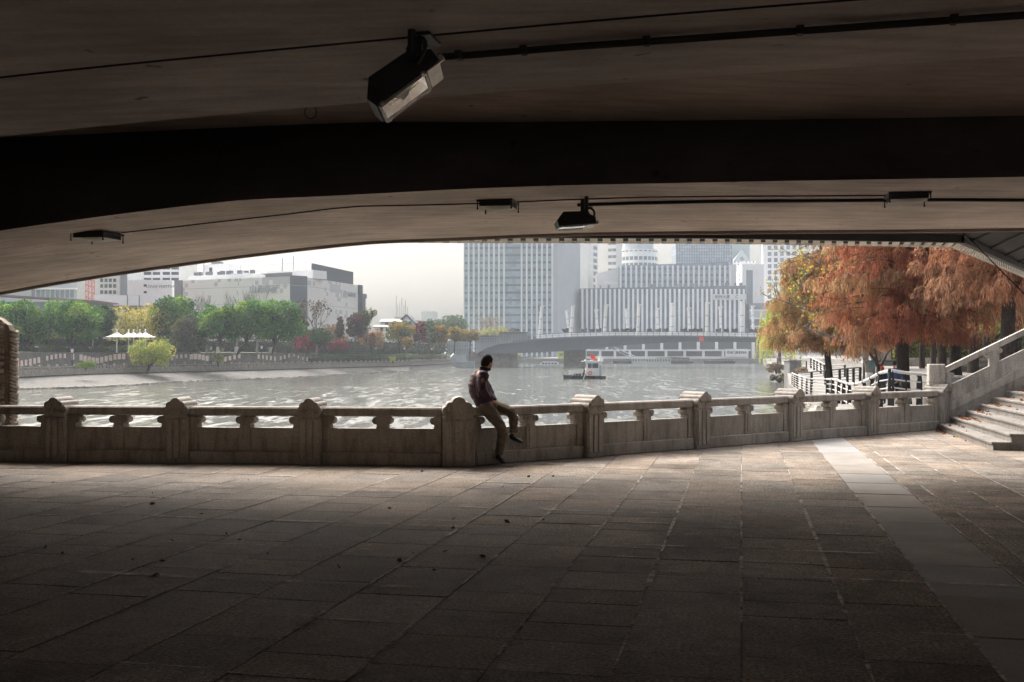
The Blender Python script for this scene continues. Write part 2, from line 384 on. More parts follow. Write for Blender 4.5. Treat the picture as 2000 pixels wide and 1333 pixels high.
# ================================================================ STONE BALUSTRADES
def ray_line(X, p, d):
    r = (X-1000)/F            # point of line p+k*d under pixel column X
    k = (r*p.y-p.x)/(d.x-r*d.y); return p+d*k
class Fr:
    def __init__(s, o, x): s.o = o; s.x = x; s.y = V(-x.y, x.x, 0); s.M = Matrix((s.x, s.y, V(0, 0, 1))).transposed()
    def __call__(s, a, b, c): return s.o+s.x*a+s.y*b+V(0, 0, c)
def spiral(mb, fr, cx, cz, y, r, hand, rt=.011):
    pts = []
    for k in range(22):
        th = math.radians(-90+k*26)*hand; q = r*(1-.035*k)
        pts.append(fr(cx+hand*0+q*math.sin(th)*1.0, y, cz-q*math.cos(th)*-1.0))
    mb.tube(pts, rt, 5)
def make_post(par, fr, w, wide=False):
    k = w/.34; dp = .20                                       # half depth
    sh = MB(); sh.bbox(fr(0, 0, .36), (w, 2*dp-.02, .72), .012, M=fr.M)
    for q in (-1, 0, 1):                                      # three raised flutes on both faces
        for sg in (-1, 1): sh.bbox(fr(q*w*.31, sg*(dp-.002), .38), (w*.25, .022, .60), .008, M=fr.M)
    p_ = part(par, 'post', sh, M['granite'], smooth=False)
    cp = MB(); ax = fr.y
    def lobe(x, z, r, d): cp.cyl(fr(x, 0, z), r, d, 24, axis=ax)
    x1 = w*.5-.075
    for sg in (-1, 1):
        lobe(sg*(w*.5-.065), .812, .077, 2*dp+.04)
        lobe(sg*w*.26, .883, .056*min(k, 1.2), 2*dp+.10)
        for f in (-1, 1):
            yy = f*(dp+.02)
            spiral(cp, fr, sg*(w*.5-.065), .812, yy, .064, sg)
    lobe(0, .912, .083*min(k, 1.35), 2*dp+.096)
    cp.bbox(fr(0, 0, .79), (w*.9, 2*dp+.016, .17), .01, M=fr.M)
    if wide: cp.bbox(fr(0, 0, .90), (w*.42, 2*dp+.07, .13), .03, M=fr.M)
    part(p_, 'scroll_cap', cp, M['granite'], smooth=40)
def make_baluster(par, fr, x, side):
    # side 0: full with two scrolls; +1/-1: half, its scroll towards that side
    mb = MB(); zt = .72
    wd = .17 if side == 0 else .12
    mb.bbox(fr(x, 0, .39), (wd, .20, .385), .008, M=fr.M)
    if side == 0: mb.bbox(fr(x, 0, .39), (.075, .225, .38), .008, M=fr.M)
    prof = []
    hands = (-1, 1) if side == 0 else (side,)
    n = 10
    neck = [(wd/2, .57), (wd/2+.004, .60)]
    mb.bbox(fr(x, 0, .645), (wd-.01, .196, .148), .006, M=fr.M)
    for h in hands:
        cx = x+h*(wd/2+.005)
        mb.cyl(fr(cx, 0, .662), .055, .205, 18, axis=fr.y)
        for f in (-1, 1): spiral(mb, fr, cx, .662, f*.103, .044, h, .008)
    part(par, 'baluster', mb, M['granite'], smooth=35)
def bay(par, A, B, wa, wb, n_mid=1):
    d = (B-A).normalized(); L = (B-A).length; fr = Fr(A, d)
    x0, x1 = wa/2-.004, L-wb/2+.004; xm = (x0+x1)/2; ln = x1-x0
    rl = MB(); rl.bbox(fr(xm, 0, .792), (ln+.02, .225, .135), .022, M=fr.M)
    part(par, 'handrail', rl, M['granite'])
    pn = MB(); pn.bbox(fr(xm, 0, .37), (ln, .145, .352), .006, M=fr.M)
    part(par, 'panel', pn, M['granite'])
    pt = MB(); pt.bbox(fr(xm, 0, .10), (ln, .27, .196), .014, M=fr.M)
    part(par, 'plinth', pt, M['granite'])
    make_baluster(par, fr, x0+.058, 1); make_baluster(par, fr, x1-.058, -1)
    for k in range(n_mid): make_baluster(par, fr, lerp(x0, x1, (k+1)/(n_mid+1)), 0)
OFF = .15
lp = LB0+LN*OFF; rp = RB0+RN*OFF
lposts = [ray_line(X, lp, LD) for X in (-145, 120, 355, 612)]
corner = ray_line(895, lp, LD)
rposts = [ray_line(X, rp, RD) for X in (1147, 1358, 1542, 1692, 1832)]
bal = thing('stone_balustrade', 'weathered granite balustrade with scroll topped posts, the dark run facing the river under the bridge', 'balustrade', (lposts[2].x, lposts[2].y, 0), 'stone balustrades along the quay')
for q in lposts: make_post(bal, Fr(q, LD), .34)
make_post(bal, Fr(corner, V(math.cos(math.radians(6)), math.sin(math.radians(6)), 0)), .47, True)
seq = [LB0+LN*OFF]+lposts+[corner]
for i in range(len(seq)-1): bay(bal, seq[i], seq[i+1], .34 if i else 0.0, .47 if i == len(seq)-2 else .34)
bal2 = thing('stone_balustrade', 'weathered granite balustrade run the man sits on, ending at the stone stairs', 'balustrade', (rposts[2].x, rposts[2].y, 0), 'stone balustrades along the quay')
for q in rposts: make_post(bal2, Fr(q, RD), .34)
seq = [corner]+rposts
for i in range(5): bay(bal2, seq[i], seq[i+1], .47 if i == 0 else .34, .34)

# ================================================================ STONE STAIRS
S0, TN, TF = 4.22, 19.74, 25.05; RISE, TREAD = .143, .29
st = thing('stone_stairs', 'broad granite steps climbing beside the trees, leaf litter on their treads', 'stairs', tuple(sv(S0, TN)))
Mst = Matrix((UA, VA, V(0, 0, 1))).transposed()
for k in range(13):
    mb = MB(); s0 = S0+k*TREAD; z1 = RISE*(k+1); s1 = s0+TREAD+.01 if k < 12 else s0+2.2
    mb.box(sv((s0+s1)/2, (TN+TF)/2, (z1-.045)/2), (s1-s0, TF-TN, z1-.045), M=Mst)
    mb.bbox(sv((s0-.028+s1)/2, (TN+TF)/2-.008, z1-.0225), (s1-s0+.028, TF-TN+.012, .045), .006, M=Mst)
    part(st, 'step', mb, M['stepst'])
sb = thing('stair_balustrade', 'pale granite stair balustrade sloping upward from a square newel with an arched niche', 'balustrade', tuple(sv(S0, TF+.15)))
TB = TF+.18; sl0 = .5175
def zr(s): return 1.355+sl0*(s-4.39)
def slope_band(par, name, top, bot, th, s0, s1, bev=.0):
    mb = MB(); mb.prism([(s0, zr(s0)-top), (s1, zr(s1)-top), (s1, zr(s1)-bot), (s0, zr(s0)-bot)], sv(0, TB-th/2), UA, V(0, 0, 1), VA*th)
    part(par, name, mb, M['granite2'])
slope_band(sb, 'handrail', 0, .13, .22, 4.36, 11)
slope_band(sb, 'panel', .44, .81, .13, 4.36, 11)
slope_band(sb, 'stringer', .81, 1.0, .27, 4.34, 11)
mb = MB(); mb.prism([(4.3, 0), (11, 0), (11, zr(11)-1.0), (4.3, zr(4.3)-1.0)], sv(0, TB-.125), UA, V(0, 0, 1), VA*.25); part(sb, 'string_wall', mb, M['granite'])
for s_ in (5.40, 6.75, 8.1):
    mb = MB()
    w_ = .19; z0 = zr(s_)-.77; z1 = zr(s_)-.13
    mb.prism([(s_-w_/2, zr(s_-w_/2)-.80), (s_+w_/2, zr(s_+w_/2)-.80), (s_+w_/2, zr(s_+w_/2)-.12), (s_-w_/2, zr(s_-w_/2)-.12)], sv(0, TB-.1), UA, V(0, 0, 1), VA*.2)
    mb.prism([(s_-.04, zr(s_)-.80), (s_+.04, zr(s_)-.78), (s_+.04, zr(s_)-.13), (s_-.04, zr(s_)-.15)], sv(0, TB-.115), UA, V(0, 0, 1), VA*.23)
    for h in (-1, 1):
        cx = s_+h*(w_/2+.01); fr = Fr(sv(0, TB), UA); mb.cyl(sv(cx, TB, zr(cx)-.205), .06, .21, 18, axis=VA)
        for f in (-1, 1): spiral(mb, fr, cx, zr(cx)-.205, f*.106, .048, h, .008)
    part(sb, 'baluster', mb, M['granite2'], smooth=35)
mb = MB(); mb.bbox(sv(4.46, TB, zr(4.46)-.48), (.12, .20, .66), .006, M=Mst); mb.cyl(sv(4.52, TB, zr(4.52)-.23), .055, .205, 18, axis=VA); part(sb, 'baluster', mb, M['granite2'], smooth=35)
nw = MB(); nc = sv(4.215, TB+.02); nw.bbox(nc+V(0, 0, .715), (.34, .34, 1.43), .02, M=Mst)
nw.bbox(nc+V(0, 0, 1.05), (.352, .352, .03), .005, M=Mst)
fr = Fr(nc, UA)
arc = [fr(-.075, -.178, .86)]+[fr(-.075*math.cos(a), -.178, 1.20+.075*math.sin(a)) for a in [math.pi*k/10 for k in range(11)]]+[fr(.075, -.178, .86)]
nw.tube(arc, .012, 5); part(sb, 'newel', nw, M['granite2'])

# ================================================================ THE BRIDGE OVERHEAD
PB = [(-30, -1.4), (-25, .6), (-20, 2.05), (-15.2, 2.93), (-11.2, 3.45), (-7.3, 3.81), (-5.6, 3.85), (-3, 3.89), (0, 3.86), (4, 3.80), (9, 3.78), (24, 3.7)]
PA = [(-30, -1.4), (-20, 1.9), (-11, 3.33), (-6.8, 3.69), (-1.9, 3.87), (2.1, 3.93), (10, 3.93), (24, 3.9)]
PSL = [(-30, 4.9), (-8, 4.87), (-5, 4.85), (-3, 4.76), (3.5, 4.55), (10, 4.47), (24, 4.4)]
K = .75                                                        # the bridge's size: soffit about 3.3 m over the paving
PB, PA, PSL = [[(p*K, CZ+K*(q-CZ)) for p, q in L_] for L_ in (PB, PA, PSL)]
SS = [K*(-30+54*k/108) for k in range(109)]
def zA(s): return smooth_interp(s, PA)
def zB(s): return smooth_interp(s, PB)
def zSl(s): return smooth_interp(s, PSL)
def girder(par, fz, c0, c1, mats, lip=False):
    mb = MB(); n = len(SS); rows = []
    c0, c1 = c0*K, c1*K; prof = [(c0, 1), (c0, 0), (c1, 0), (c1, 1)]
    for s in SS:
        zb = fz(s); zt = CZ+K*3.35; 
        rows.append([sv(s, c0, zt), sv(s, c0, zb), sv(s, c1, zb), sv(s, c1, zt)])
    vs = [q for r in rows for q in r]
    for i in range(n-1):
        a, c = i*4, (i+1)*4
        mb_f = [(a, a+1, c+1, c), (a+1, a+2, c+2, c+1), (a+2, a+3, c+3, c+2)]
        mb.f += mb_f[:0]
        if i == 0: mb.v += [tuple(q) for q in vs]
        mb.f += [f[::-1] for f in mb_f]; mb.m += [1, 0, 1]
    mb.f += [(0, 1, 2, 3), tuple((n-1)*4+k for k in (3, 2, 1, 0))]; mb.m += [1, 1]
    return part(par, 'girder', mb, mats, smooth=20)
br = thing('road_bridge', 'concrete road bridge overhead with arched girders and a shade toned recess between them', 'bridge', tuple(sv(0, 10, 3.9)))
gm = [M['conc'], M['conc_shade']]
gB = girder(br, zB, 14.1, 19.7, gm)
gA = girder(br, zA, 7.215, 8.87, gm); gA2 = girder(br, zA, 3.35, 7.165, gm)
gC = girder(br, zA, -7.5, -1.9, gm)  # unseen girder behind the camera, added to keep the underside dark
mb = MB()
for i in range(len(SS)-1):
    a, c = SS[i], SS[i+1]
    for s_, q in ((a, 0), (c, 1)):
        pass
    za, zc = zSl(a), zSl(c)
    mb.add([sv(a, -10, za), sv(c, -10, zc), sv(c, 14.66, zc), sv(a, 14.66, za), sv(a, -10, 4.7), sv(c, -10, 4.7), sv(c, 15.1, 4.7), sv(a, 15.1, 4.7), sv(c, 15.1, 4.2), sv(a, 15.1, 4.2)],
           [(0, 3, 2, 1), (4, 5, 6, 7), (0, 1, 5, 4), (7, 6, 8, 9), (3, 9, 8, 2)])
part(br, 'deck_slab', mb, M['conc_deck'])
mb = MB(); mb.box(sv(-20.5, 2.2, 0), (4, 26, 9), M=Mst); mb.box(sv(-1, -10.2, 3.4), (44, .6, 2.4), M=Mst);  # arch pier, plus an unseen back wall added to close off light
part(br, 'abutment', mb, M['conc_shade'])
lipm = MB()                                                    # drip edge along the far soffit
for i in range(len(SS)-1):
    a, c = SS[i], SS[i+1]; q = .04
    lipm.add([sv(a, 14.777, zB(a)-q), sv(c, 14.777, zB(c)-q), sv(c, 14.85, zB(c)-q), sv(a, 14.85, zB(a)-q), sv(a, 14.777, zB(a)+.3), sv(c, 14.777, zB(c)+.3), sv(c, 14.85, zB(c)+.3), sv(a, 14.85, zB(a)+.3)],
             [(0, 3, 2, 1), (4, 5, 6, 7), (0, 1, 5, 4), (2, 3, 7, 6)])
part(br, 'drip_edge', lipm, M['conc_dark'])
lip2 = MB()
lip2.tube([sv(s, 14.95, zB(s)-.01) for s in SS if s > -4.5], .016, 6); part(br, 'edge_pipe', lip2, M['slat'])

def on_soffit(X, Y, fz, dz=0.0):
    # where the ray of pixel (X,Y) meets the soffit fz, moved down by dz
    lo, hi = 2.0, 40.0
    def g(y):
        q = P(X, Y, y); return q.z-(fz(q.dot(UA))-dz)
    for _ in range(60):
        mid = (lo+hi)/2
        if g(mid) > 0: hi = mid
        else: lo = mid
    return P(X, Y, lo)

# steel walkway that leaves the bridge edge
wk = thing('steel_walkway', 'dark steel walkway with a slatted rim fixed along the bridge edge above the trees', 'walkway', (2.2, 16.1, 3.4))
ZW = CZ+K*2.3
def hzp(X, Y, z): d = (z-CZ)*F/(HY-Y); return V((X-1000)/F*d, d, z)
outer = [hzp(700, 474.6, ZW), hzp(1000, 475, ZW), hzp(1400, 476.5, ZW), hzp(1700, 481, ZW), hzp(1860, 484, ZW), V(11.7, 24.45, ZW)]
inner = [hzp(700, 465.5, ZW), hzp(1000, 465.8, ZW), hzp(1400, 467, ZW), hzp(1700, 472.5, ZW), hzp(1872, 475.5, ZW), V(10.8, 22.65, ZW)]
bedge = [sv(s, 19.95, ZW) for s in (-7, -4, 0, 3.0, 4.9)]
mb = MB()
for pa, pb in ((outer, .16),):
    up = [q+V(0, 0, .12) for q in outer]; ub = [hzp(700, 460, ZW+.16)]+[V(q.x, q.y, ZW+.16) for q in bedge[1:4]]+[V(7.6, 18.8, ZW+.16), V(15.5, 17.5, ZW+.16)]
    ub = [V(outer[0].x, 15.45, ZW+.12), sv(-1.1, 15.0, ZW+.12), sv(.9, 15.0, ZW+.12), sv(2.55, 15.0, ZW+.12), sv(3.45, 15.0, ZW+.12), sv(5.7, 15.0, ZW+.12)]
    for i in range(5):
        mb.add([up[i], up[i+1], ub[i+1], ub[i], up[i]+V(0, 0, .05), up[i+1]+V(0, 0, .05), ub[i+1]+V(0, 0, .05), ub[i]+V(0, 0, .05)], [(0, 1, 2, 3), (7, 6, 5, 4), (0, 4, 5, 1), (2, 6, 7, 3)])
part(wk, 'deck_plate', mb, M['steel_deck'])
mb = MB()
for i in range(5):
    a, c = inner[i], inner[i+1]; d = (c-a).normalized(); n_ = V(-d.y, d.x, 0)
    mb.add([a-n_*.09, c-n_*.09, c, a, a-n_*.09+V(0, 0, .116), c-n_*.09+V(0, 0, .116), c+V(0, 0, .116), a+V(0, 0, .116)], [(0, 3, 2, 1), (4, 5, 6, 7), (0, 1, 5, 4), (2, 3, 7, 6)])
part(wk, 'edge_beam', mb, M['steel'])
mb = MB()
for i in range(5):
    a, c, oa, oc = inner[i], inner[i+1], outer[i], outer[i+1]; L = (c-a).length; n = max(1, round(L/.195))
    for k in range(n):
        f0, f1 = (k+.06)/n, (k+.66)/n
        vs = [a.lerp(c, f0), a.lerp(c, f1), oa.lerp(oc, f1), oa.lerp(oc, f0)]
        mb.add([q+V(0, 0, .0) for q in vs]+[q+V(0, 0, .03) for q in vs], [(0, 3, 2, 1), (4, 5, 6, 7), (0, 1, 5, 4), (1, 2, 6, 5), (2, 3, 7, 6), (3, 0, 4, 7)])
    mb.tube([oa+V(0, .02, .02), oc+V(0, .015, .015)], .02, 6)
part(wk, 'slat_rim', mb, M['slat'])
mb = MB()
for i in range(5):
    vs = [inner[i], inner[i+1], outer[i+1], outer[i]]
    mb.add([q+V(0, 0, .034) for q in vs]+[q+V(0, 0, .06) for q in vs], [(0, 3, 2, 1), (4, 5, 6, 7), (2, 3, 7, 6)])
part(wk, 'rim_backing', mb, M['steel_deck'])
mb = MB()
for k in range(5):
    a = outer[4].lerp(outer[5], .1+.2*k); b_ = sv(3.7+.41*k, 15.0, ZW+.116); mb.tube([a+V(0, 0, .116), b_], .03, 6)
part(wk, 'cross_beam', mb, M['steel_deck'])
mb = MB(); cb = [P(1878, 452, 16.5), P(1905, 478, 16.2), P(1955, 529, 15.6), P(2010, 584, 15.0), P(2090, 662, 14.2)]
mb.tube(cb, .008, 6); solo('hanging_cable', mb, M['wire'], 'slack black cable hanging diagonally beneath the steel walkway near the red trees', 'cable')

# conduits and wires on the soffits
mb = MB(); pts = [on_soffit(x, y, zA, .023) for x, y in ((855, 112), (930, 107), (1100, 93), (1400, 72), (1700, 51), (2000, 30), (2200, 16), (2700, -22))]
mb.tube(pts, .02, 8)
for k in (0, 1, 2, 3, 4, 5):
    q = pts[k].lerp(pts[k+1], .55); mb.bbox(q+V(0, 0, .005), (.04, .058, .054), .008, M=Mst)
solo('conduit', mb, M['pipe'], 'thick black conduit strapped under the nearer girder, starting at the large floodlight', 'conduit', 'conduits on the bridge')
mb = MB(); pts = [on_soffit(x, y, zB, .017) for x, y in ((1128, 401), (1250, 397), (1400, 394), (1560, 393), (1731, 391.5))]
mb.tube(pts, .018, 8); pts = [on_soffit(x, y, zB, .017) for x, y in ((1812, 391), (1900, 391), (2000, 391.5), (2200, 392.5), (2600, 396))]; mb.tube(pts, .017, 8)
solo('conduit', mb, M['pipe'], 'black conduit under the farther girder running from the small floodlight past a ceiling lamp', 'conduit', 'conduits on the bridge')
mb = MB(); mb.tube([on_soffit(x, y, zB, .006) for x, y in ((231, 456), (330, 445), (460, 430), (560, 419), (640, 409), (700, 403.5), (800, 401.5), (937, 398))], .007, 6)
solo('wire', mb, M['wire'], 'thin black wire drooping along the soffit between two square ceiling lamps', 'wire', 'wires on the bridge')
mb = MB(); mb.tube([on_soffit(x, y, zB, .006) for x, y in ((1010, 395), (1100, 391), (1250, 386), (1400, 384), (1560, 383.5), (1735, 382.5))], .007, 6)
solo('wire', mb, M['wire'], 'thin black wire stretched above the conduit between two square ceiling lamps', 'wire', 'wires on the bridge')
mb = MB(); q = on_soffit(606, 211, zA, 0)
mb.tube([q+V(.038*math.cos(a), .01, -.026+.045*math.sin(a)) for a in [2.4+k*.42 for k in range(12)]], .003, 5)
solo('wire_loop', mb, M['wire'], 'small loop of bent wire dangling from the nearer girder edge', 'wire')

# ceiling lamps
def ceiling_lamp(X, Y, w_, label):
    q = on_soffit(X, Y, zB); w_ = w_*K; R = thing('ceiling_lamp', label, 'ceiling lamp', tuple(q), 'square ceiling lamps under the bridge')
    mb = MB(); mb.bbox(q+V(0, 0, -.009), (w_*1.06, w_*1.06, .021), .005, M=Mst); part(R, 'base_plate', mb, M['iron'])
    mb = MB(); z0 = -.125
    for a in (-1, 1):
        mb.bbox(q+UA*a*w_*.45+V(0, 0, -.040), (.011, w_*.88, .056), .003, M=Mst); mb.bbox(q+VA*a*w_*.45+V(0, 0, -.040), (w_*.92, .011, .056), .003, M=Mst)
    part(R, 'housing', mb, M['iron'])
    mb = MB(); n = 10; vs = []; fs = []
    for i in range(n+1):
        for j in range(n+1):
            a, b_ = i/n*2-1, j/n*2-1; vs.append(q+UA*a*w_*.46+VA*b_*w_*.46+V(0, 0, -.069-.030*(1-a*a)*(1-b_*b_)**.5*1.0 if True else 0))
    for i in range(n):
        for j in range(n): fs.append((i*(n+1)+j, i*(n+1)+j+1, (i+1)*(n+1)+j+1, (i+1)*(n+1)+j))
    mb.add(vs, fs); part(R, 'diffuser', mb, M['diff'], smooth=True)
    for a in (-1, 1):
        for b_ in (-1, 1):
            mb = MB(); c_ = q+UA*a*w_*.5+VA*b_*w_*.5; mb.cyl(c_+V(0, 0, -.049), .006, .09, 8); mb.ball(c_+V(0, 0, -.098), .011, 8); part(R, 'corner_rod', mb, M['iron'])
ceiling_lamp(190, 456, .56, 'square ceiling lamp mounted low on the soffit where the arch curves down')
ceiling_lamp(973, 394, .50, 'square ceiling lamp on the soffit next to the small floodlight')
ceiling_lamp(1772, 380, .52, 'square ceiling lamp on the soffit directly above the stretch of red trees')

# floodlights
def floodlight(o, e1, nrm, mount, label, broken=False):
    # o: lens corner nearest the viewer; e1 along the lens; nrm: the way the lens faces
    e1 = e1.normalized(); nrm = (nrm-e1*nrm.dot(e1)).normalized(); wv = e1.cross(nrm).normalized()
    if wv.y < 0: wv = -wv
    mount = V(0, 0, CZ)+(mount-V(0, 0, CZ))/K
    R = thing('floodlight', label, 'floodlight', tuple(mount), 'floodlights under the bridge'); Wd = .33
    prof = [(0, 0), (.53, 0), (.53, .09), (.37, .18), (.08, .195), (-.02, .08)]
    mb = MB(); mb.prism(prof, o, e1, -nrm, wv*Wd); part(R, 'housing', mb, M['iron'])
    mb = MB(); t_ = .018; L0, L1 = .02, .40
    Mf = Matrix((e1, wv, nrm)).transposed()
    for a in (L0, L1): mb.bbox(o+e1*a+wv*Wd/2+nrm*.013, (t_, Wd-.02, .024), .004, M=Mf)
    for b_ in (.018, Wd-.018): mb.bbox(o+e1*(L0+L1)/2+wv*b_+nrm*.0135, (L1-L0, t_, .024), .004, M=Mf)
    for a in (L0+.02, L1-.02):
        for b_ in (.0, Wd): mb.bbox(o+e1*a+wv*b_+nrm*.012, (.03, .03, .02), .003, M=Mf)
    part(R, 'lens_frame', mb, M['alu'])
    mb = MB(); mb.quad(*[o+e1*a+wv*b_+nrm*.004 for a, b_ in ((L0, .02), (L1, .02), (L1, Wd-.02), (L0, Wd-.02))])
    mb.prism([(L0, 0), (L1, 0), (L1-.08, .05), (L0+.08, .05)], o+wv*.09+nrm*.006, e1, nrm*.2, wv*.02)
    part(R, 'reflector', mb, M['refl'])
    mb = MB()
    if broken:   # a sheet of cracked, dusty glass still held at one side
        mb.prism([(.13, 0), (.33, 0), (.25, .07), (.235, .12), (.19, .15), (.175, .10)], o+nrm*.016+wv*.02, e1, wv, nrm*.003); part(R, 'broken_glass', mb, M['white'])
        mb = MB()
    mb.bbox(o+e1*(L0+L1)/2+wv*Wd/2+nrm*.012, (L1-L0-.02, Wd-.04, .004), .001, M=Mf); part(R, 'lens_glass', mb, M['glass'])
    mb = MB(); mb.bbox(o+e1*.47+wv*Wd/2+nrm*.008, (.11, Wd*.9, .016), .004, M=Mf); mb.bbox(o+e1*.55+wv*.06-nrm*.02, (.05, .03, .05), .005, M=Mf); part(R, 'gear_cover', mb, M['alu'])
    pv = o+e1*.40-nrm*.13
    top = V(mount.x, mount.y, mount.z)
    mb = MB(); mb.bbox(top+V(0, 0, -.012), (.16, .30, .024), .005, M=Mst); part(R, 'mounting_plate', mb, M['iron'])
    for b_ in (-.01, Wd+.01):
        mb = MB(); q = pv+wv*b_; up = V(q.x, q.y, top.z-.02); mb.tube([up, q], .028, 8); mb.cyl(q, .045, .03, 16, axis=wv)
        arcp = [q+(e1*math.cos(a)+V(0, 0, 1)*math.sin(a))*.085+e1*.03 for a in [math.radians(-80+k*20) for k in range(12)]]; mb.tube(arcp, .017, 6)
        part(R, 'bracket_arm', mb, M['iron'])
    R.location = V(0, 0, CZ)+(R.location-V(0, 0, CZ))*K; R.scale = (K, K, K)
mA = on_soffit(830, 74, zA); ph = math.radians(7)
floodlight(P(735, 207, 7.25), V(.79, .05, .61), V(.61*math.cos(ph), -math.sin(ph), -.79*math.cos(ph)), mA, 'large black floodlight with a broken glass face tilted under the nearer girder', True)
mBm = on_soffit(1145, 402, zB); ph = math.radians(3)
floodlight(P(1092, 441, 15.1), V(.99, .10, .08), V(.06, -.05, -1), mBm, 'small black floodlight facing downward on the farther soffit beside a square lamp')

# carved pier behind the river side balustrade
pr = thing('carved_pier', 'weathered stone pier carved with wave ridges at the river edge of the dark balustrade', 'pier', (-8.9, 17.9, 0))
mb = MB(); xr = -8.12; out = [(-2.2, WZ-1), (0, WZ-1), (0, 1.95), (-.06, 2.12), (-.22, 2.24), (-.5, 2.30), (-2.2, 2.34)]
mb.prism(out, V(xr, 17.45, 0), V(1, 0, 0), V(0, 0, 1), V(0, .19, 0)); part(pr, 'pier_shaft', mb, M['carved'])
mb = MB(); rr = random.Random(5)
for k in range(30):                                           # stacked sweeping ridges
    z0 = -.2+k*.085; pts = []
    for j in range(9):
        u = j/8; x = xr-.12-u*.9; z = z0+.55*u*u+.05*math.sin(u*7+k*.6)-.10*u
        if z < 2.2: pts.append(V(x, 17.44-.03*math.sin(u*9+k), z))
    if len(pts) > 2: mb.tube(pts, [.042*(.7+.5*rr.random())]*len(pts), 6)
for k in range(44):
    z0 = -.3+k*.056+rr.uniform(-.01, .01)
    if z0 < 2.0: mb.tube([V(xr-.03, 17.42, z0+.03), V(xr+.012, 17.46, z0+.01), V(xr+.022, 17.54, z0-.01), V(xr+.015, 17.62, z0+.015)], .03*(.7+.6*rr.random()), 6)
part(pr, 'wave_carving', mb, M['carved'], smooth=True)
# ================================================================ WATER, BANKS, FAR GROUND
m, nt, b = new_mat('river_water')
p = position(nt, (1, 1, 1))
b.inputs['Base Color'].default_value = (.065, .068, .055, 1); b.inputs['Roughness'].default_value = .15; b.inputs['IOR'].default_value = 1.33
# wave slopes: elongated swell groups plus fine ripples, as a tilted normal
def slopes(sc, seed):
    mp = position(nt, sc, .08+seed*.05); n = nd(nt, 'ShaderNodeTexNoise', Scale=1.0, Detail=2.0, Roughness=.55, Distortion=.3); lk(nt, mp, n.inputs['Vector'])
    o_ = nd(nt, 'ShaderNodeVectorMath', operation='SUBTRACT'); lk(nt, n.outputs['Color'], o_.inputs[0]); o_.inputs[1].default_value = (.5, .5, .5); return o_.outputs[0]
def vadd(a, b_, op='ADD'):
    n = nd(nt, 'ShaderNodeVectorMath', operation=op); lk(nt, a, n.inputs[0])
    if isinstance(b_, (tuple, list)): n.inputs[1].default_value = b_
    else: lk(nt, b_, n.inputs[1])
    return n.outputs[0]
calm = ramp(nt, noise(nt, position(nt, (.016, .022, 1), .25), 1.0, 3), [(.36, (.40,)*3), (.58, (1, 1, 1))])
sl_ = vadd(vadd(slopes((1.35, .27, 1), 0), slopes((.55, .075, 1), 1)), vadd(slopes((2.4, .7, 1), 2), (.7, .7, .7), 'MULTIPLY'))
sl_ = vadd(vadd(sl_, (.28, .46, 0), 'MULTIPLY'), calm, 'MULTIPLY')
nv = vadd(vadd(sl_, (0, 0, 1)), (0, 0, 0), 'NORMALIZE'); lk(nt, nv, b.inputs['Normal']); M['water'] = m
mb = MB(); mb.quad(V(-260, 10, WZ), V(160, 10, WZ), V(160, 640, WZ), V(-260, 640, WZ)); struct('water', mb, M['water'])
mb = MB(); mb.quad(V(-900, -200, -6.2), V(900, -200, -6.2), V(900, 1600, -6.2), V(-900, 1600, -6.2)); struct('river_bed_ground', mb, M['conc_dark'])

def wd(Y): return (CZ-WZ)*F/(Y-HY)
Wl = [(-260, 120), (-40, 148), (40, 157), (184, 166), (270, 180), (341, 198), (440, 212), (550, 232), (640, 256), (720, 288), (800, 321), (860, 370), (900, 404), (935, 470), (985, 606)]
Fl = [(-260, 128), (-40, 156), (34, 166), (150, 187), (276, 206), (388, 222), (499, 240), (620, 272), (710, 298), (800, 331), (862, 382), (896, 414), (928, 478), (975, 606)]
def flerp(X, t): return interp(X, t)
XS = [-260, -150, -60, 0]+[20*k for k in range(1, 50)]
bank = MB(); n = len(XS); rowz = []
for X in XS:
    w0, f0 = flerp(X, Wl), flerp(X, Fl); f0 = max(f0, w0+2.5)
    rowz.append([XZ(X, w0-3, WZ-.9), XZ(X, w0, WZ+.02), XZ(X, lerp(w0, f0, .22), WZ+.22), XZ(X, f0-.1, -2.0), XZ(X, f0, -1.45)])
for i in range(n-1):
    for j in range(4): bank.quad(rowz[i][j], rowz[i+1][j], rowz[i+1][j+1], rowz[i][j+1])
m, nt, b = new_mat('bank_stone'); p = position(nt); px_ = position(nt, (1, .25, 1), .5)
c = mul(nt, (.08, .077, .07), ramp(nt, noise(nt, p, .5, 6), [(.3, (.6, .6, .6)), (.7, (1.2, 1.2, 1.2))]))
c = mul(nt, c, ramp(nt, noise(nt, px_, 2.2, 4, .7), [(.38, (.62, .6, .58)), (.62, (1.15, 1.15, 1.12))]))
sp = nd(nt, 'ShaderNodeSeparateXYZ'); lk(nt, p, sp.inputs[0])
wet = nd(nt, 'ShaderNodeMapRange'); lk(nt, sp.outputs[2], wet.inputs[0]); wet.inputs[1].default_value = WZ+.05; wet.inputs[2].default_value = WZ+.35
c = mul(nt, (.10, .092, .075), c, wet.outputs[0], 'MIX'); lk(nt, c, b.inputs['Base Color']); b.inputs['Roughness'].default_value = .85
bump(nt, b, noise(nt, p, 2.5, 5), .6, .15); M['bank'] = m
struct('river_bank', bank, M['bank'])
rub = MB(); rr = random.Random(8)                              # loose rock along the waterline
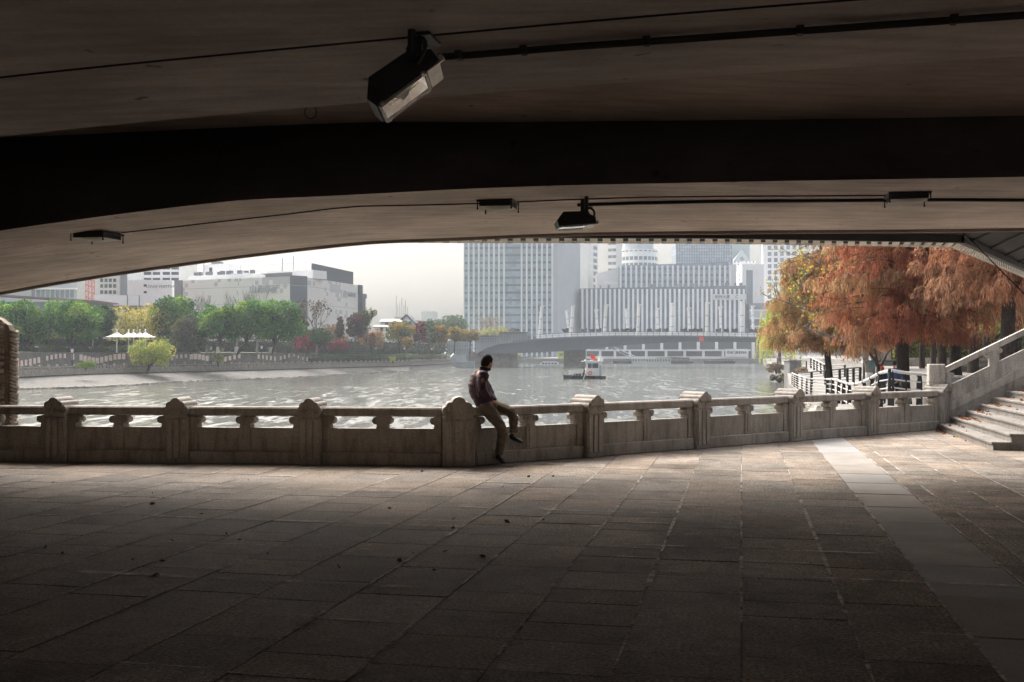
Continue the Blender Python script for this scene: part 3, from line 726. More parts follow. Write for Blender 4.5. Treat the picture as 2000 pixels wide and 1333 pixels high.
for k in range(1500):
    X = rr.uniform(34, 880) if k < 1100 else rr.uniform(34, 330); w0 = flerp(X, Wl)
    q = XZ(X, w0+rr.uniform(-.6, 1.6), WZ+rr.uniform(-.05, .16)); s_ = rr.uniform(.12, .38)*(1.0 if w0 < 260 else 1.5)
    rub.box(q, (s_*rr.uniform(.8, 2.0), s_, s_*.7), M=Matrix.Rotation(rr.uniform(0, 6), 3, 'Z') @ Matrix.Rotation(rr.uniform(-.4, .4), 3, 'X'), taper=(.6, .6))
struct('waterline_rubble', rub, surf('rubble_rock', (.24, .225, .19), .9, .4, .8), kind='stuff')
def walld(X): return flerp(X, Fl)+12.5
PARK = 1.92
M['grass'] = surf('lawn', (.075, .095, .03), .95, .35, .3, 9, .3, .3)
M['pave_far'] = surf('promenade_paving', (.21, .20, .185), .8, .2, .5, 6, .12, .1)
wkm = MB()
for i in range(n-1):
    a, c_ = XS[i], XS[i+1]
    zi = [(-1.45, 0, 0), (-1.45, 12.7, 12.7)]
    wkm.quad(XZ(a, flerp(a, Fl), -1.45), XZ(c_, flerp(c_, Fl), -1.45), XZ(c_, walld(c_)+.2, -1.45), XZ(a, walld(a)+.2, -1.45))
struct('riverside_path', wkm, M['pave_far'])
pk = MB()
for i in range(n-1):
    a, c_ = XS[i], XS[i+1]
    if c_ <= 620: pk.quad(XZ(a, walld(a)+.1, PARK), XZ(c_, walld(c_)+.1, PARK), XZ(c_, walld(c_)+30, PARK+.3), XZ(a, walld(a)+30, PARK+.3))
    else:
        da, dc = flerp(a, Fl)+5, flerp(c_, Fl)+5
        pk.quad(XZ(a, da, -1.44), XZ(c_, dc, -1.44), XZ(c_, dc+14, PARK), XZ(a, da+14, PARK)); pk.quad(XZ(a, da+14, PARK), XZ(c_, dc+14, PARK), XZ(c_, dc+30, PARK+.3), XZ(a, da+30, PARK+.3))
    pk.quad(XZ(a, walld(a)+22, PARK+.2), XZ(c_, walld(c_)+22, PARK+.2), V(lerp(-620, 60, (c_+260)/1240), 1000, PARK+.2), V(lerp(-620, 60, (a+260)/1240), 1000, PARK+.2))
struct('park_lawn_ground', pk, M['grass'])
fq = MB(); FQ = 606.0                                          # quay at the head of the basin
fq.add([V(-40, FQ, WZ-1), V(170, FQ, WZ-1), V(170, FQ, -1.0), V(-40, FQ, -1.0), V(170, 1100, -.9), V(-40, 1100, -.9)], [(0, 1, 2, 3), (3, 2, 4, 5)]); struct('far_quay_ground', fq, M['pave_far'])

# wall with a wave of pale inlaid slabs
wl = MB(); wroot = thing('retaining_wall', 'long dark stone retaining wall with a wave of pale inlaid slabs, below the park hedges', 'wall', tuple(XZ(300, walld(300), 0)))
for i in range(n-1):
    a, c_ = XS[i], XS[i+1]
    if c_ > 620: break
    for (lo, hi, off) in ((-1.5, PARK-.12, 0.0), (PARK-.12, PARK+.06, -.18)):
        A0, A1 = XZ(a, walld(a)+off, lo), XZ(c_, walld(c_)+off, lo); B0, B1 = XZ(a, walld(a)+.5, lo), XZ(c_, walld(c_)+.5, lo); up = V(0, 0, hi-lo)
        wl.add([A0, A1, B1, B0, A0+up, A1+up, B1+up, B0+up], [(0, 3, 2, 1), (4, 5, 6, 7), (0, 1, 5, 4), (2, 3, 7, 6), (3, 0, 4, 7), (1, 2, 6, 5)])
part(wroot, 'stonework', wl, surf('dark_wall_stone', (.135, .128, .118), .85, .3, .8, 8, .25, .2))
tl_m = surf('pale_pink_tile', (.60, .50, .46), .7, .2, 2)
X = 34.0
for (x0, x1, y0, y1, sz) in ((34, 84, 712, 702, 1), (92, 135, 700, 691, .8), (142, 190, 695, 706, 1.1), (190, 250, 705, 692, 1.1), (318, 345, 707, 697, .8), (345, 372, 697, 695, .8), (374, 412, 694, 702, 1.2), (440, 476, 702, 694, 1), (505, 545, 697, 702, 1), (548, 572, 700, 693, 1), (574, 600, 694, 704, .7), (600, 620, 702, 704, 1)):
    k = int((x1-x0)/9.5)+1
    for j in range(k):
        x = lerp(x0, x1, j/max(1, k)); y = lerp(y0, y1, j/max(1, k)); d = walld(x)-.07; w2 = .42*sz; h2 = .5*sz
        q = P(x, y, d); 
        if q.z+h2 > PARK-.2: q.z = PARK-.2-h2
        dd = (XZ(x+5, walld(x+5), 0)-XZ(x-5, walld(x-5), 0)).normalized()
        tl = MB(); tl.box(q, (w2*2, .10, h2*2), M=Matrix((dd, V(-dd.y, dd.x, 0), V(0, 0, 1))).transposed()); part(wroot, 'inlaid_tile', tl, tl_m)

# far stone balustrade, bays like the near one
def far_rail():
    R = thing('stone_balustrade', 'long grey stone balustrade above the sloping bank on the far side of the river', 'balustrade', tuple(XZ(400, flerp(400, Fl), -1.4)))
    pts = []; X = -20.0; last = None
    while X < 880:
        q = XZ(X, flerp(X, Fl)+.25, -1.45)
        if last is None or (q-last).length >= 3.0:
            pts.append(q); last = q
        X += .5
    n_ = len(pts)
    def shape(i0, i1):
        ps, rl_, pl2, bs = MB(), MB(), MB(), MB()
        for i in range(i0, i1):
            a, c_ = pts[i], pts[i+1]; d = (c_-a).normalized(); Mx = Matrix((d, V(-d.y, d.x, 0), V(0, 0, 1))).transposed(); L = (c_-a).length; mid = (a+c_)/2
            yield a, c_, d, Mx, L, mid
    for i, (a, c_, d, Mx, L, mid) in enumerate(shape(0, n_-1)):
        if i < 97:
            ps = MB(); ps.box(a+V(0, 0, .55), (.34, .34, 1.15), M=Mx); ps.cyl(a+V(0, 0, 1.16), .19, .36, 10, axis=V(-d.y, d.x, 0)); part(R, 'post', ps, M['granite'])
            rl_ = MB(); rl_.box(mid+V(0, 0, .97), (L-.34, .24, .15), M=Mx); part(R, 'handrail', rl_, M['granite'])
            pl2 = MB(); pl2.box(mid+V(0, 0, .30), (L-.34, .14, .6), M=Mx)
            for k in (-1, 1): pl2.box(mid+d*k*L/6+V(0, 0, .74), (.22, .16, .34), M=Mx)
            part(R, 'panel', pl2, M['granite'])
    cb_ = MB()
    for i in range(n_-1):
        a, c_ = pts[i], pts[i+1]; d = (c_-a).normalized(); Mx = Matrix((d, V(-d.y, d.x, 0), V(0, 0, 1))).transposed()
        cb_.box((a+c_)/2+V(0, 0, -.2), ((c_-a).length+.01, .7, .42), M=Mx)
    part(R, 'kerb', cb_, M['granite'])
far_rail()

# ================================================================ BUILDINGS
def bmat(name, col, rough=.6, var=.08): return surf(name, col, rough, var, .05, 1.5, .05, 0)
M['w_white'] = bmat('render_white', (.76, .77, .78)); M['w_cream'] = bmat('render_cream', (.70, .68, .65)); M['w_grey'] = bmat('panel_grey', (.40, .43, .47))
M['w_mid'] = bmat('panel_mid_grey', (.17, .18, .20)); M['w_dark'] = bmat('panel_dark', (.07, .08, .095)); M['fin'] = bmat('fin_alu', (.66, .69, .72), .45)
M['fin2'] = bmat('fin_stone', (.56, .585, .62)); M['cladding'] = bmat('cladding_beige', (.74, .715, .69)); M['cladding2'] = bmat('cladding_grey', (.52, .52, .52))
M['roof_red'] = bmat('roof_brown', (.22, .12, .10)); M['roof_tile'] = bmat('roof_grey_tile', (.10, .105, .11)); M['teal'] = bmat('teal_glass', (.22, .30, .30), .3)
M['redpaint'] = bmat('red_paint', (.45, .09, .07), .5)
def curtain(name, col, band, floor, frac=.3, z0=2.0, panes=0.0, rough=.18):
    m, nt, b = new_mat(name); g = nd(nt, 'ShaderNodeNewGeometry'); sp = nd(nt, 'ShaderNodeSeparateXYZ'); lk(nt, g.outputs['Position'], sp.inputs[0])
    a = nd(nt, 'ShaderNodeMath', operation='SUBTRACT'); lk(nt, sp.outputs[2], a.inputs[0]); a.inputs[1].default_value = z0
    d = nd(nt, 'ShaderNodeMath', operation='DIVIDE'); lk(nt, a.outputs[0], d.inputs[0]); d.inputs[1].default_value = floor
    f = nd(nt, 'ShaderNodeMath', operation='FRACT'); lk(nt, d.outputs[0], f.inputs[0])
    l = nd(nt, 'ShaderNodeMath', operation='LESS_THAN'); lk(nt, f.outputs[0], l.inputs[0]); l.inputs[1].default_value = frac
    vn = nd(nt, 'ShaderNodeTexWhiteNoise', noise_dimensions='3D'); sn = nd(nt, 'ShaderNodeVectorMath', operation='SNAP'); lk(nt, g.outputs['Position'], sn.inputs[0]); sn.inputs[1].default_value = (2.4, 50, floor)
    lk(nt, sn.outputs[0], vn.inputs['Vector'])
    c = mul(nt, col, ramp(nt, vn.outputs['Value'], [(0, (.75,)*3), (1, (1.3,)*3)])); c = mul(nt, c, band, l.outputs[0], 'MIX')
    lk(nt, c, b.inputs['Base Color']); b.inputs['Roughness'].default_value = rough; b.inputs['Specular IOR Level'].default_value = .5; return m
M['gl_tower'] = curtain('tower_glass', (.22, .28, .35), (.08, .095, .12), 4.43, .27)
M['gl_stripe'] = curtain('stripe_glass', (.12, .145, .18), (.10, .125, .155), 9.0, .5)
M['gl_upper'] = curtain('upper_glass', (.18, .22, .27), (.09, .11, .14), 4.2, .3)
M['gl_grid'] = curtain('grid_glass', (.28, .34, .41), (.19, .235, .29), 2.1, .35)
M['pane'] = bmat('window_pane', (.07, .08, .095), .2, .2); M['pane2'] = bmat('window_pane_blue', (.17, .21, .25), .2, .2)
class Face:
    def __init__(s, A, B): s.A = V(A.x, A.y, 0); d = V(B.x-A.x, B.y-A.y, 0); s.L = d.length; s.d = d.normalized(); s.n = V(s.d.y, -s.d.x, 0); s.rz = math.atan2(s.d.y, s.d.x); s.M = Matrix((s.d, s.n*-1, V(0, 0, 1))).transposed()
    def __call__(s, u, w, z): return s.A+s.d*u+s.n*w+V(0, 0, z)
def box_uv(par, name, fc, u0, u1, w0, w1, z0, z1, mat):
    mb = MB(); mb.box(fc((u0+u1)/2, (w0+w1)/2, (z0+z1)/2), (abs(u1-u0), abs(w1-w0), z1-z0), M=fc.M); return part(par, name, mb, mat)
def uv_box(mb, fc, u0, u1, w0, w1, z0, z1, mi=0): mb.box(fc((u0+u1)/2, (w0+w1)/2, (z0+z1)/2), (abs(u1-u0), abs(w1-w0), z1-z0), M=fc.M, mi=mi)
def zpx(Y, d): return CZ+(HY-Y)/F*d
def bld(name, label, A, cat='building', group=None): return thing(name, label, cat, (A.x, A.y, 0), group)
def copies(par, name, proto_mb, mat, spots):
    # proto centred on the origin, u along X; spots: (point, rz)
    me = proto_mb.mesh(name, mat); r = root_of(par).location
    for q, rz in spots:
        o = bpy.data.objects.new(name, me); COL.objects.link(o); o.parent = par; o.location = Vector(q)-r; o.rotation_euler = (0, 0, rz)
def win(w_, h_, t=.12, fr_=.1):
    mb = MB(); mb.box((0, 0, 0), (w_, t, h_), mi=0); return mb

# shopping mall with pixelled cladding
def pixel_cladding():
    m, nt, b = new_mat('pixel_cladding'); p = position(nt, (1, 1, 1), .43); sn = nd(nt, 'ShaderNodeVectorMath', operation='SNAP'); lk(nt, p, sn.inputs[0]); sn.inputs[1].default_value = (1.25, 1.25, 1.25)
    wn = nd(nt, 'ShaderNodeTexWhiteNoise', noise_dimensions='3D'); lk(nt, sn.outputs[0], wn.inputs['Vector']); big = noise(nt, sn.outputs[0], .075, 1)
    ad = nd(nt, 'ShaderNodeMath', operation='MULTIPLY_ADD'); lk(nt, big, ad.inputs[0]); ad.inputs[1].default_value = 4.2; ad.inputs[2].default_value = -1.78
    lt = nd(nt, 'ShaderNodeMath', operation='LESS_THAN'); lk(nt, wn.outputs['Value'], lt.inputs[0]); lk(nt, ad.outputs[0], lt.inputs[1])
    c = mul(nt, (.74, .715, .69), (.50, .50, .50), lt.outputs[0], 'MIX'); c = mul(nt, c, ramp(nt, noise(nt, p, .15, 4), [(.3, (.93,)*3), (.7, (1.04,)*3)])); lk(nt, c, b.inputs['Base Color']); b.inputs['Roughness'].default_value = .6; return m
M['pixel'] = pixel_cladding()
dC = 300.0; C0 = XZ(568, dC, 0); Lf = XZ(352, 318, 0); Cr = XZ(597, dC+3.5, 0); Rt = XZ(699, 339, 0); Re = XZ(707, 341, 0)
mall = bld('shopping_mall', 'wide beige mall with scattered grey square panels and rooftop sheds behind the park trees', C0)
zT = zpx(540, dC)
f1 = Face(Lf, C0); f2 = Face(Cr, Rt)
mb = MB(); a = [Lf, C0, Cr, Rt, Re, Re+V(-20, 30, 0), Lf+V(10, 40, 0)]
mb.prism([(q.x, q.y) for q in a], V(0, 0, 0), V(1, 0, 0), V(0, 1, 0), V(0, 0, zT)); part(mall, 'wall', mb, M['pixel'])
fcn = Face(C0, Cr); mb = MB(); uv_box(mb, fcn, -.3, fcn.L+.3, .0, .4, 0, zT+.25); part(mall, 'corner_panel', mb, M['w_mid'])
mb = MB(); fce = Face(Rt, Re); uv_box(mb, fce, 0, fce.L, 0, .3, 0, zT+.1); part(mall, 'end_panel', mb, M['w_dark'])
mb = MB(); uv_box(mb, f1, -2.0, .9, .0, .35, 0, zT+.1); part(mall, 'end_panel', mb, M['w_mid'])
mb = MB()
for z in (zT-2.6, zT-7.5): uv_box(mb, f1, 1, f1.L, 0, .03, z, z+.12); uv_box(mb, f2, 0, f2.L, 0, .03, z, z+.12); uv_box(mb, fcn, -.3, fcn.L+.3, .4, .44, z, z+.12)
part(mall, 'cladding_seam', mb, M['w_grey'])
box_uv(mall, 'parapet', f1, 0, f1.L*.62, -8, -3, zT, zT+1.5, M['w_white'])
g_ = Face(XZ(612, 312, 0), XZ(690, 345, 0)); box_uv(mall, 'roof_screen', g_, 0, g_.L, -.6, 0, zT, zT+4.6, M['w_dark'])
sh = Face(XZ(397, 333, 0), XZ(444, 328, 0)); z_ = zpx(516, 330)
box_uv(mall, 'roof_shed', sh, 0, sh.L, -6, 0, zT, z_, M['w_white']); box_uv(mall, 'roof_tank', sh, 2.4, 4.6, -4, -1, z_, z_+1.0, M['w_mid'])
box_uv(mall, 'shed_door', sh, 2.6, 3.8, 0, .1, z_-4.2, z_-1, M['w_dark'])
s2 = Face(XZ(508, 318, 0), XZ(612, 308, 0)); box_uv(mall, 'roof_shed', s2, 0, s2.L*.62, -6, 0, zT+.2, zT+2.0, M['w_mid']); box_uv(mall, 'roof_shed', s2, s2.L*.62, s2.L, -6, .2, zT, zT+2.4, M['w_white'])
box_uv(mall, 'roof_canopy', s2, -1, s2.L*.64, -6, 1, zT+2.0, zT+2.35, M['w_white'])
mb = MB()
for k in range(26): uv_box(mb, s2, k*.42-11, k*.42-10.85, -1, -.8, zT+.2, zT+2.3)
uv_box(mb, s2, -11.2, .2, -1.2, -.6, zT+2.3, zT+2.45); part(mall, 'roof_fence', mb, M['w_grey'])
mb = MB()
for k in range(14): mb.box(f1(2+k*1.6, -3-rr.random()*3, zT+1.7+.5), (rr.uniform(.5, 1.4), 1, rr.uniform(.5, 1.3)), M=f1.M)
part(mall, 'roof_plant', mb, M['w_mid'])
mb = MB()
for X, h in ((552, 5), (573, 5.6), (398, 7.5)): q = XZ(X, 316, zT+1.5); mb.cyl(q+V(0, 0, h/2), .09, h, 6)
mb.tube([XZ(470, 322, zT+4.6), XZ(600, 312, zT+4.9)], .03, 4)
for k in range(9): q = XZ(470+k*16, 321, zT+1); mb.cyl(q+V(0, 0, 1.9), .03, 3.8, 4)
part(mall, 'antenna', mb, M['w_dark'])
drum = XZ(706, 352, 0); mb = MB(); mb.lathe(drum, [(1.35, 0), (1.35, zpx(583, 350)), (1.75, zpx(583, 350)), (1.75, zpx(574, 350)), (.8, zpx(571, 350))], 20); part(mall, 'corner_drum', mb, M['w_mid'])
ts = text_mesh('杭州大厦', 1.75, M['w_grey'], 'sign_lettering', .08, .02); q = f1(f1.L*.80, .25, zpx(568, 305)); put(mall, 'sign_lettering', ts, q, f1.rz)
ts = text_mesh('山', 2.6, M['w_grey'], 'sign_emblem', .08, .05); q = f1(f1.L*.675, .25, zpx(566, 305)); put(mall, 'sign_emblem', ts, q, f1.rz)
mb = MB(); uv_box(mb, f1, f1.L*.72, f1.L*.885, .15, .3, zpx(559.5, 305), zpx(558.6, 305)); part(mall, 'sign_bar', mb, M['w_grey'])
ts = text_mesh('杭州大厦', 1.5, M['w_grey'], 'sign_lettering', .08, .02); put(mall, 'sign_lettering', ts, f2(f2.L*.86, .25, zpx(576, 332)), f2.rz)
ts = text_mesh('山', 2.3, M['w_grey'], 'sign_emblem', .08, .05); put(mall, 'sign_emblem', ts, f2(f2.L*.72, .25, zpx(576, 330)), f2.rz)

# white store beside the mall, tower behind it, grey blocks and low hall further along
A, B = XZ(184, 320, 0), XZ(336, 322, 0); fS = Face(A, B); stb = bld('store_building', 'low white store with a plain facade and small dark lettering, joined to the beige mall', A)
zs = zpx(547, 321); zl = zpx(577, 321)
mb = MB(); uv_box(mb, fS, fS.L*.43, fS.L, -25, 0, 0, zs); part(stb, 'wall', mb, M['w_white'])
mb = MB(); uv_box(mb, fS, 0, fS.L*.43, -25, 0, 0, zl); part(stb, 'wall', mb, M['w_white'])
put(stb, 'sign_lettering', text_mesh('LOUIS VUITTON', 1.05, M['w_dark'], 'sign_lettering', .05, .0, 1.15), fS(fS.L*.86, .12, zpx(560, 321)), fS.rz)
copies(stb, 'window', win(.9, .7), M['pane'], [(fS(fS.L*.655, .02, zpx(y, 321)), fS.rz) for y in (558, 571)])
A, B = XZ(236, 352, 0), XZ(350, 352, 0); fT = Face(A, B); tw = bld('office_block', 'white office block with long strip windows rising behind the low white store', A); zt_ = zpx(470, 352)
mb = MB(); uv_box(mb, fT, fT.L*.36, fT.L, -20, 0, 0, zt_); part(tw, 'wall', mb, M['w_white'])
mb = MB(); uv_box(mb, fT, 0, fT.L*.12, -20, .2, 0, zt_-4); part(tw, 'dark_wall', mb, M['w_mid'])
mb = MB(); uv_box(mb, fT, fT.L*.12, fT.L*.36, -20, .5, 0, zt_-3); part(tw, 'stair_wall', mb, M['w_white'])
sp_ = []
for y in (500, 512, 524, 534.5, 546): sp_ += [(fT(fT.L*u, .02, zpx(y, 352)), fT.rz) for u in (.46, .61, .78, .93)]
copies(tw, 'window', win(2.4, .95), M['pane'], sp_)
A, B = XZ(150, 360, 0), XZ(234, 360, 0); f_ = Face(A, B); g1 = bld('office_block', 'pale grey block with two rows of small square windows behind the red crane mast', A)
mb = MB(); uv_box(mb, f_, 0, f_.L, -15, 0, 0, zpx(500, 360)); part(g1, 'wall', mb, M['w_cream'])
copies(g1, 'window', win(1.0, 1.2), M['pane'], [(f_(f_.L*u, .02, zpx(y, 360)), f_.rz) for y in (536, 548, 559, 571) for u in (.58, .68, .78, .88)])
A, B = XZ(-60, 380, 0), XZ(150, 380, 0); f_ = Face(A, B); g2 = bld('glass_block', 'hazy blue grey glass block seen over the trees next to the carved pier', A)
mb = MB(); uv_box(mb, f_, 0, f_.L, -15, 0, 0, zpx(540, 380)); part(g2, 'wall', mb, M['w_grey'])
mb = MB()
for k in range(9): uv_box(mb, f_, f_.L*(.58+k*.045), f_.L*(.58+k*.045)+1.2, 0, .1, zpx(582, 380), zpx(566, 380))
part(g2, 'window_strip', mb, M['pane2'])
box_uv(g2, 'balcony_wall', f_, f_.L*.55, f_.L, 0, .6, zpx(566, 380), zpx(563, 380), M['w_white'])
A, B = XZ(-80, 300, 0), XZ(196, 300, 0); f_ = Face(A, B); hl = bld('market_hall', 'long low hall with a projecting reddish brown eave above the round green trees', A)
mb = MB(); uv_box(mb, f_, 0, f_.L-1.5, -14, 0, 0, zpx(590, 300)); part(hl, 'wall', mb, M['w_mid'])
mb = MB(); mb.add([f_(0, 2, zpx(571, 300)), f_(f_.L, 2, zpx(588, 300)), f_(f_.L, -14, zpx(588, 300)), f_(0, -14, zpx(571, 300))]+[f_(0, 2, zpx(573.5, 300)), f_(f_.L, 2, zpx(591, 300)), f_(f_.L, -14, zpx(591, 300)), f_(0, -14, zpx(573.5, 300))],
       [(0, 1, 2, 3), (7, 6, 5, 4), (0, 4, 5, 1), (1, 5, 6, 2), (3, 7, 4, 0)]); part(hl, 'eave', mb, M['roof_red'])
box_uv(hl, 'window_strip', f_, 2, f_.L-4, 0, .1, zpx(603, 300), zpx(594, 300), M['pane2'])
A, B = XZ(196, 306, 0), XZ(330, 306, 0); f_ = Face(A, B); h2_ = bld('market_hall', 'low white hall with a thin brown roof line behind the yellow tree', A)
box_uv(h2_, 'wall', f_, 0, f_.L, -10, 0, 0, zpx(600, 306), M['w_cream']); box_uv(h2_, 'eave', f_, -1, f_.L+1, -11, 1, zpx(600, 306), zpx(597.5, 306), M['roof_red'])
copies(h2_, 'window', win(1.6, 1.5), M['pane'], [(f_(f_.L*u, .02, zpx(607, 306)), f_.rz) for u in (.1, .25, .4, .55)])
# red lattice mast
cm = thing('crane_mast', 'red lattice tower crane mast standing before the pale blocks', 'crane', tuple(XZ(176, 335, 0)))
mb = MB(); q = XZ(176, 335, 0); hw = .95; H_ = zpx(500, 335)
for a in (-1, 1):
    for b_ in (-1, 1): mb.tube([q+V(a*hw, b_*hw, 0), q+V(a*hw, b_*hw, H_)], .13, 4)
k = 0.0
while k < H_-1.9:
    for b_ in (-1, 1): mb.tube([q+V(-hw, b_*hw, k), q+V(hw, b_*hw, k+1.9)], .08, 4); mb.tube([q+V(-hw, b_*hw, k), q+V(hw, b_*hw, k)], .08, 4); mb.tube([q+V(b_*hw, -hw, k), q+V(b_*hw, hw, k+1.9)], .08, 4)
    k += 1.9
part(cm, 'lattice', mb, M['redpaint'])

# houses between the mall and the tower
def house(name, label, X0, X1, d, Yw, Yr, depth, wallm, roofm, gable=False, wins=()):
    A, B = XZ(X0, d, 0), XZ(X1, d, 0); f_ = Face(A, B); R = bld(name, label, A); zw, zr_ = zpx(Yw, d), zpx(Yr, d); L = f_.L
    mb = MB()
    if gable:
        mb.prism([(0, 0), (L, 0), (L, zw), (L/2, zr_-.35), (0, zw)], f_(0, 0, 0), f_.d, V(0, 0, 1), f_.n*-depth); part(R, 'wall', mb, wallm)
        mb = MB(); mb.prism([(-.7, zw-.3), (L/2, zr_), (L+.7, zw-.3), (L+.7, zw-.02), (L/2, zr_+.4), (-.7, zw-.02)][::1], f_(0, .5, 0), f_.d, V(0, 0, 1), f_.n*-(depth+1)); part(R, 'roof', mb, roofm)
    else:
        uv_box(mb, f_, 0, L, -depth, 0, 0, zw); part(R, 'wall', mb, wallm)
        mb = MB(); mb.prism([(.6, zw), (.6, zw+.15), (-depth/2, zr_), (-depth-.6, zw+.15), (-depth-.6, zw)], f_(-.6, 0, 0), f_.n, V(0, 0, 1), f_.d*(L+1.2)); part(R, 'roof', mb, roofm)
    if wins: copies(R, 'window', win(1.1, 1.3), M['pane'], [(f_(L*u, .02, zpx(y, d)), f_.rz) for u, y in wins])
    return R
house('gable_house', 'white gable house with a dark tiled roof above the yellow green tree', 779, 808, 372, 631, 616, 14, M['w_white'], M['roof_tile'], True, ((.75, 632), (.88, 638)))
house('tiled_house', 'low white house with a grey tiled roof stepping down beside the gable house', 744, 782, 368, 630, 622, 12, M['w_white'], M['roof_tile'], False, ((.3, 634), (.6, 634)))
house('tiled_house', 'lowest white house with a broad grey roof under the stepped roofs', 730, 768, 360, 640, 634, 12, M['w_white'], M['roof_tile'], False, ((.4, 644), (.7, 644)))
R_ = house('flat_block', 'pale flat roofed block crowded with rooftop antennas behind the gable house', 772, 800, 470, 620, 618, 14, M['w_white'], M['w_mid'])
mb = MB()
for X, h in ((774, 9), (777, 5), (781, 6), (785, 8), (789, 5), (792, 7), (796, 4)): mb.cyl(XZ(X, 472, zpx(618, 470)+h/2), .1, h, 5)
part(R_, 'antenna', mb, M['w_dark'])
R_ = house('flat_block', 'pale stepped block with a crowning flat box behind the dark round tree', 805, 870, 480, 627, 625, 16, M['w_cream'], M['w_mid'])
fq_ = Face(XZ(823, 478, 0), XZ(853, 478, 0)); box_uv(R_, 'roof_box', fq_, 0, fq_.L, -8, 0, zpx(627, 478), zpx(609, 478), M['w_white'])

# office tower with vertical fins
dT = 640.0; A, B, Cc = XZ(906, dT, 0), XZ(1088, dT-6, 0), XZ(1132, dT+34, 0); fO = Face(A, B); fP = Face(B, Cc); zt_ = 88.0
ot = bld('office_tower', 'tall grey office tower with pale vertical fins and a wide central glass bay', A)
mb = MB(); a = [A, B, Cc, Cc+V(-25, 25, 0), A+V(8, 45, 0)]; mb.prism([(q.x, q.y) for q in a], V(0, 0, 0), V(1, 0, 0), V(0, 1, 0), V(0, 0, zt_)); part(ot, 'wall', mb, M['w_grey'])
L = fO.L; xs_f = [878, 889, 900, 915, 926, 937][:0]
fins = [906+k*9.9 for k in range(1, 9)]+[1019.5+k*9.9 for k in range(0, 7)]
pf = MB(); pf.box((0, 0, 0), (1.05, 1.3, zt_)); copies(ot, 'fin', pf, M['fin'], [(fO((X-906)/182*L, .5, zt_/2), fO.rz) for X in fins])
edges = [906.5]+fins[:8]; pg = MB(); pg.box((0, 0, 0), (9.9/182*L-1.0, .2, zt_)); copies(ot, 'window_strip', pg, M['gl_tower'], [(fO((X+4.95-906)/182*L, .08, zt_/2), fO.rz) for X in fins[:7]+fins[8:14]+[906.3]])
pg = MB(); pg.box((0, 0, 0), ((1019.5-985.2)/182*L-1.1, .2, zt_)); copies(ot, 'window_bay', pg, M['gl_tower'], [(fO((1002.3-906)/182*L, .12, zt_/2), fO.rz)])
pg = MB(); pg.box((0, 0, 0), (.55, 1.0, zt_)); copies(ot, 'rib', pg, M['fin2'], [(fP((k+.5)/22*fP.L, .2, zt_/2), fP.rz) for k in range(22)])

# striped department building in two tiers
A, B = XZ(1133, 660, 0), XZ(1457, 660, 0); fD = Face(A, B); zl0, zl1 = zpx(564, 660), zpx(558, 660)
ds = bld('striped_building', 'wide grey building of dense pale stripes in two tiers behind the far bridge', A)
mb = MB(); mb.prism([(0, 0), (fD.L, 0), (fD.L, zl1), (0, zl0)], fD(0, 0, 0), fD.d, V(0, 0, 1), fD.n*-30); part(ds, 'wall', mb, M['gl_stripe'])
NS = 36; pg = MB(); pg.box((0, 0, 0), (1.2, .9, zl0-.3)); copies(ds, 'fin', pg, M['fin'], [(fD(fD.L*(k+.5)/NS, .3, (zl0-.3)/2), fD.rz) for k in range(NS)])
A2, B2 = XZ(1209, 700, 0), XZ(1423, 700, 0); fU = Face(A2, B2); zu0, zu1 = zpx(519, 700), zpx(512, 700)
mb = MB(); mb.prism([(0, 10), (fU.L, 10), (fU.L, zu1), (0, zu0)], fU(0, 0, 0), fU.d, V(0, 0, 1), fU.n*-30); part(ds, 'upper_wall', mb, M['gl_upper'])
pg = MB(); pg.box((0, 0, 0), (1.3, .9, zu0-30)); copies(ds, 'upper_fin', pg, M['fin'], [(fU(fU.L*(k+.3)/21, .3, (zu0+30)/2), fU.rz) for k in range(22)])
fU2 = Face(XZ(1423, 700, 0), XZ(1438, 728, 0)); box_uv(ds, 'side_wall', fU2, 0, fU2.L, -5, 0, 10, zu1-.3, M['w_grey'])
mb = MB(); uv_box(mb, fD, fD.L*.80, fD.L*1.0, .8, 1.3, zpx(586, 659), zpx(575, 659)); part(ds, 'sign_board', mb, M['fin2'])
put(ds, 'sign_lettering', text_mesh('杭州大厦', 2.3, M['w_dark'], 'sign_lettering', .1, .03), fD(fD.L*.855, 1.42, zpx(580.5, 659)), fD.rz)
put(ds, 'sign_lettering', text_mesh('C', 2.6, M['w_dark'], 'sign_lettering', .1, .05), fD(fD.L*.942, 1.42, zpx(580.5, 659)), fD.rz)
mb = MB(); rr = random.Random(2)
for k in range(40): uv_box(mb, fD, fD.L*rr.uniform(.15, .85), fD.L*rr.uniform(.15, .85)*0+fD.L*.15+.001, -6, -6, 0, 0) if False else None
for k in range(14): u = fD.L*rr.uniform(.1, .98); mb.cyl(fD(u, -3, lerp(zl0, zl1, u/fD.L)+1.0), rr.uniform(.2, .8), rr.uniform(1.2, 2.6), 6)
part(ds, 'roof_plant', mb, M['w_mid'])

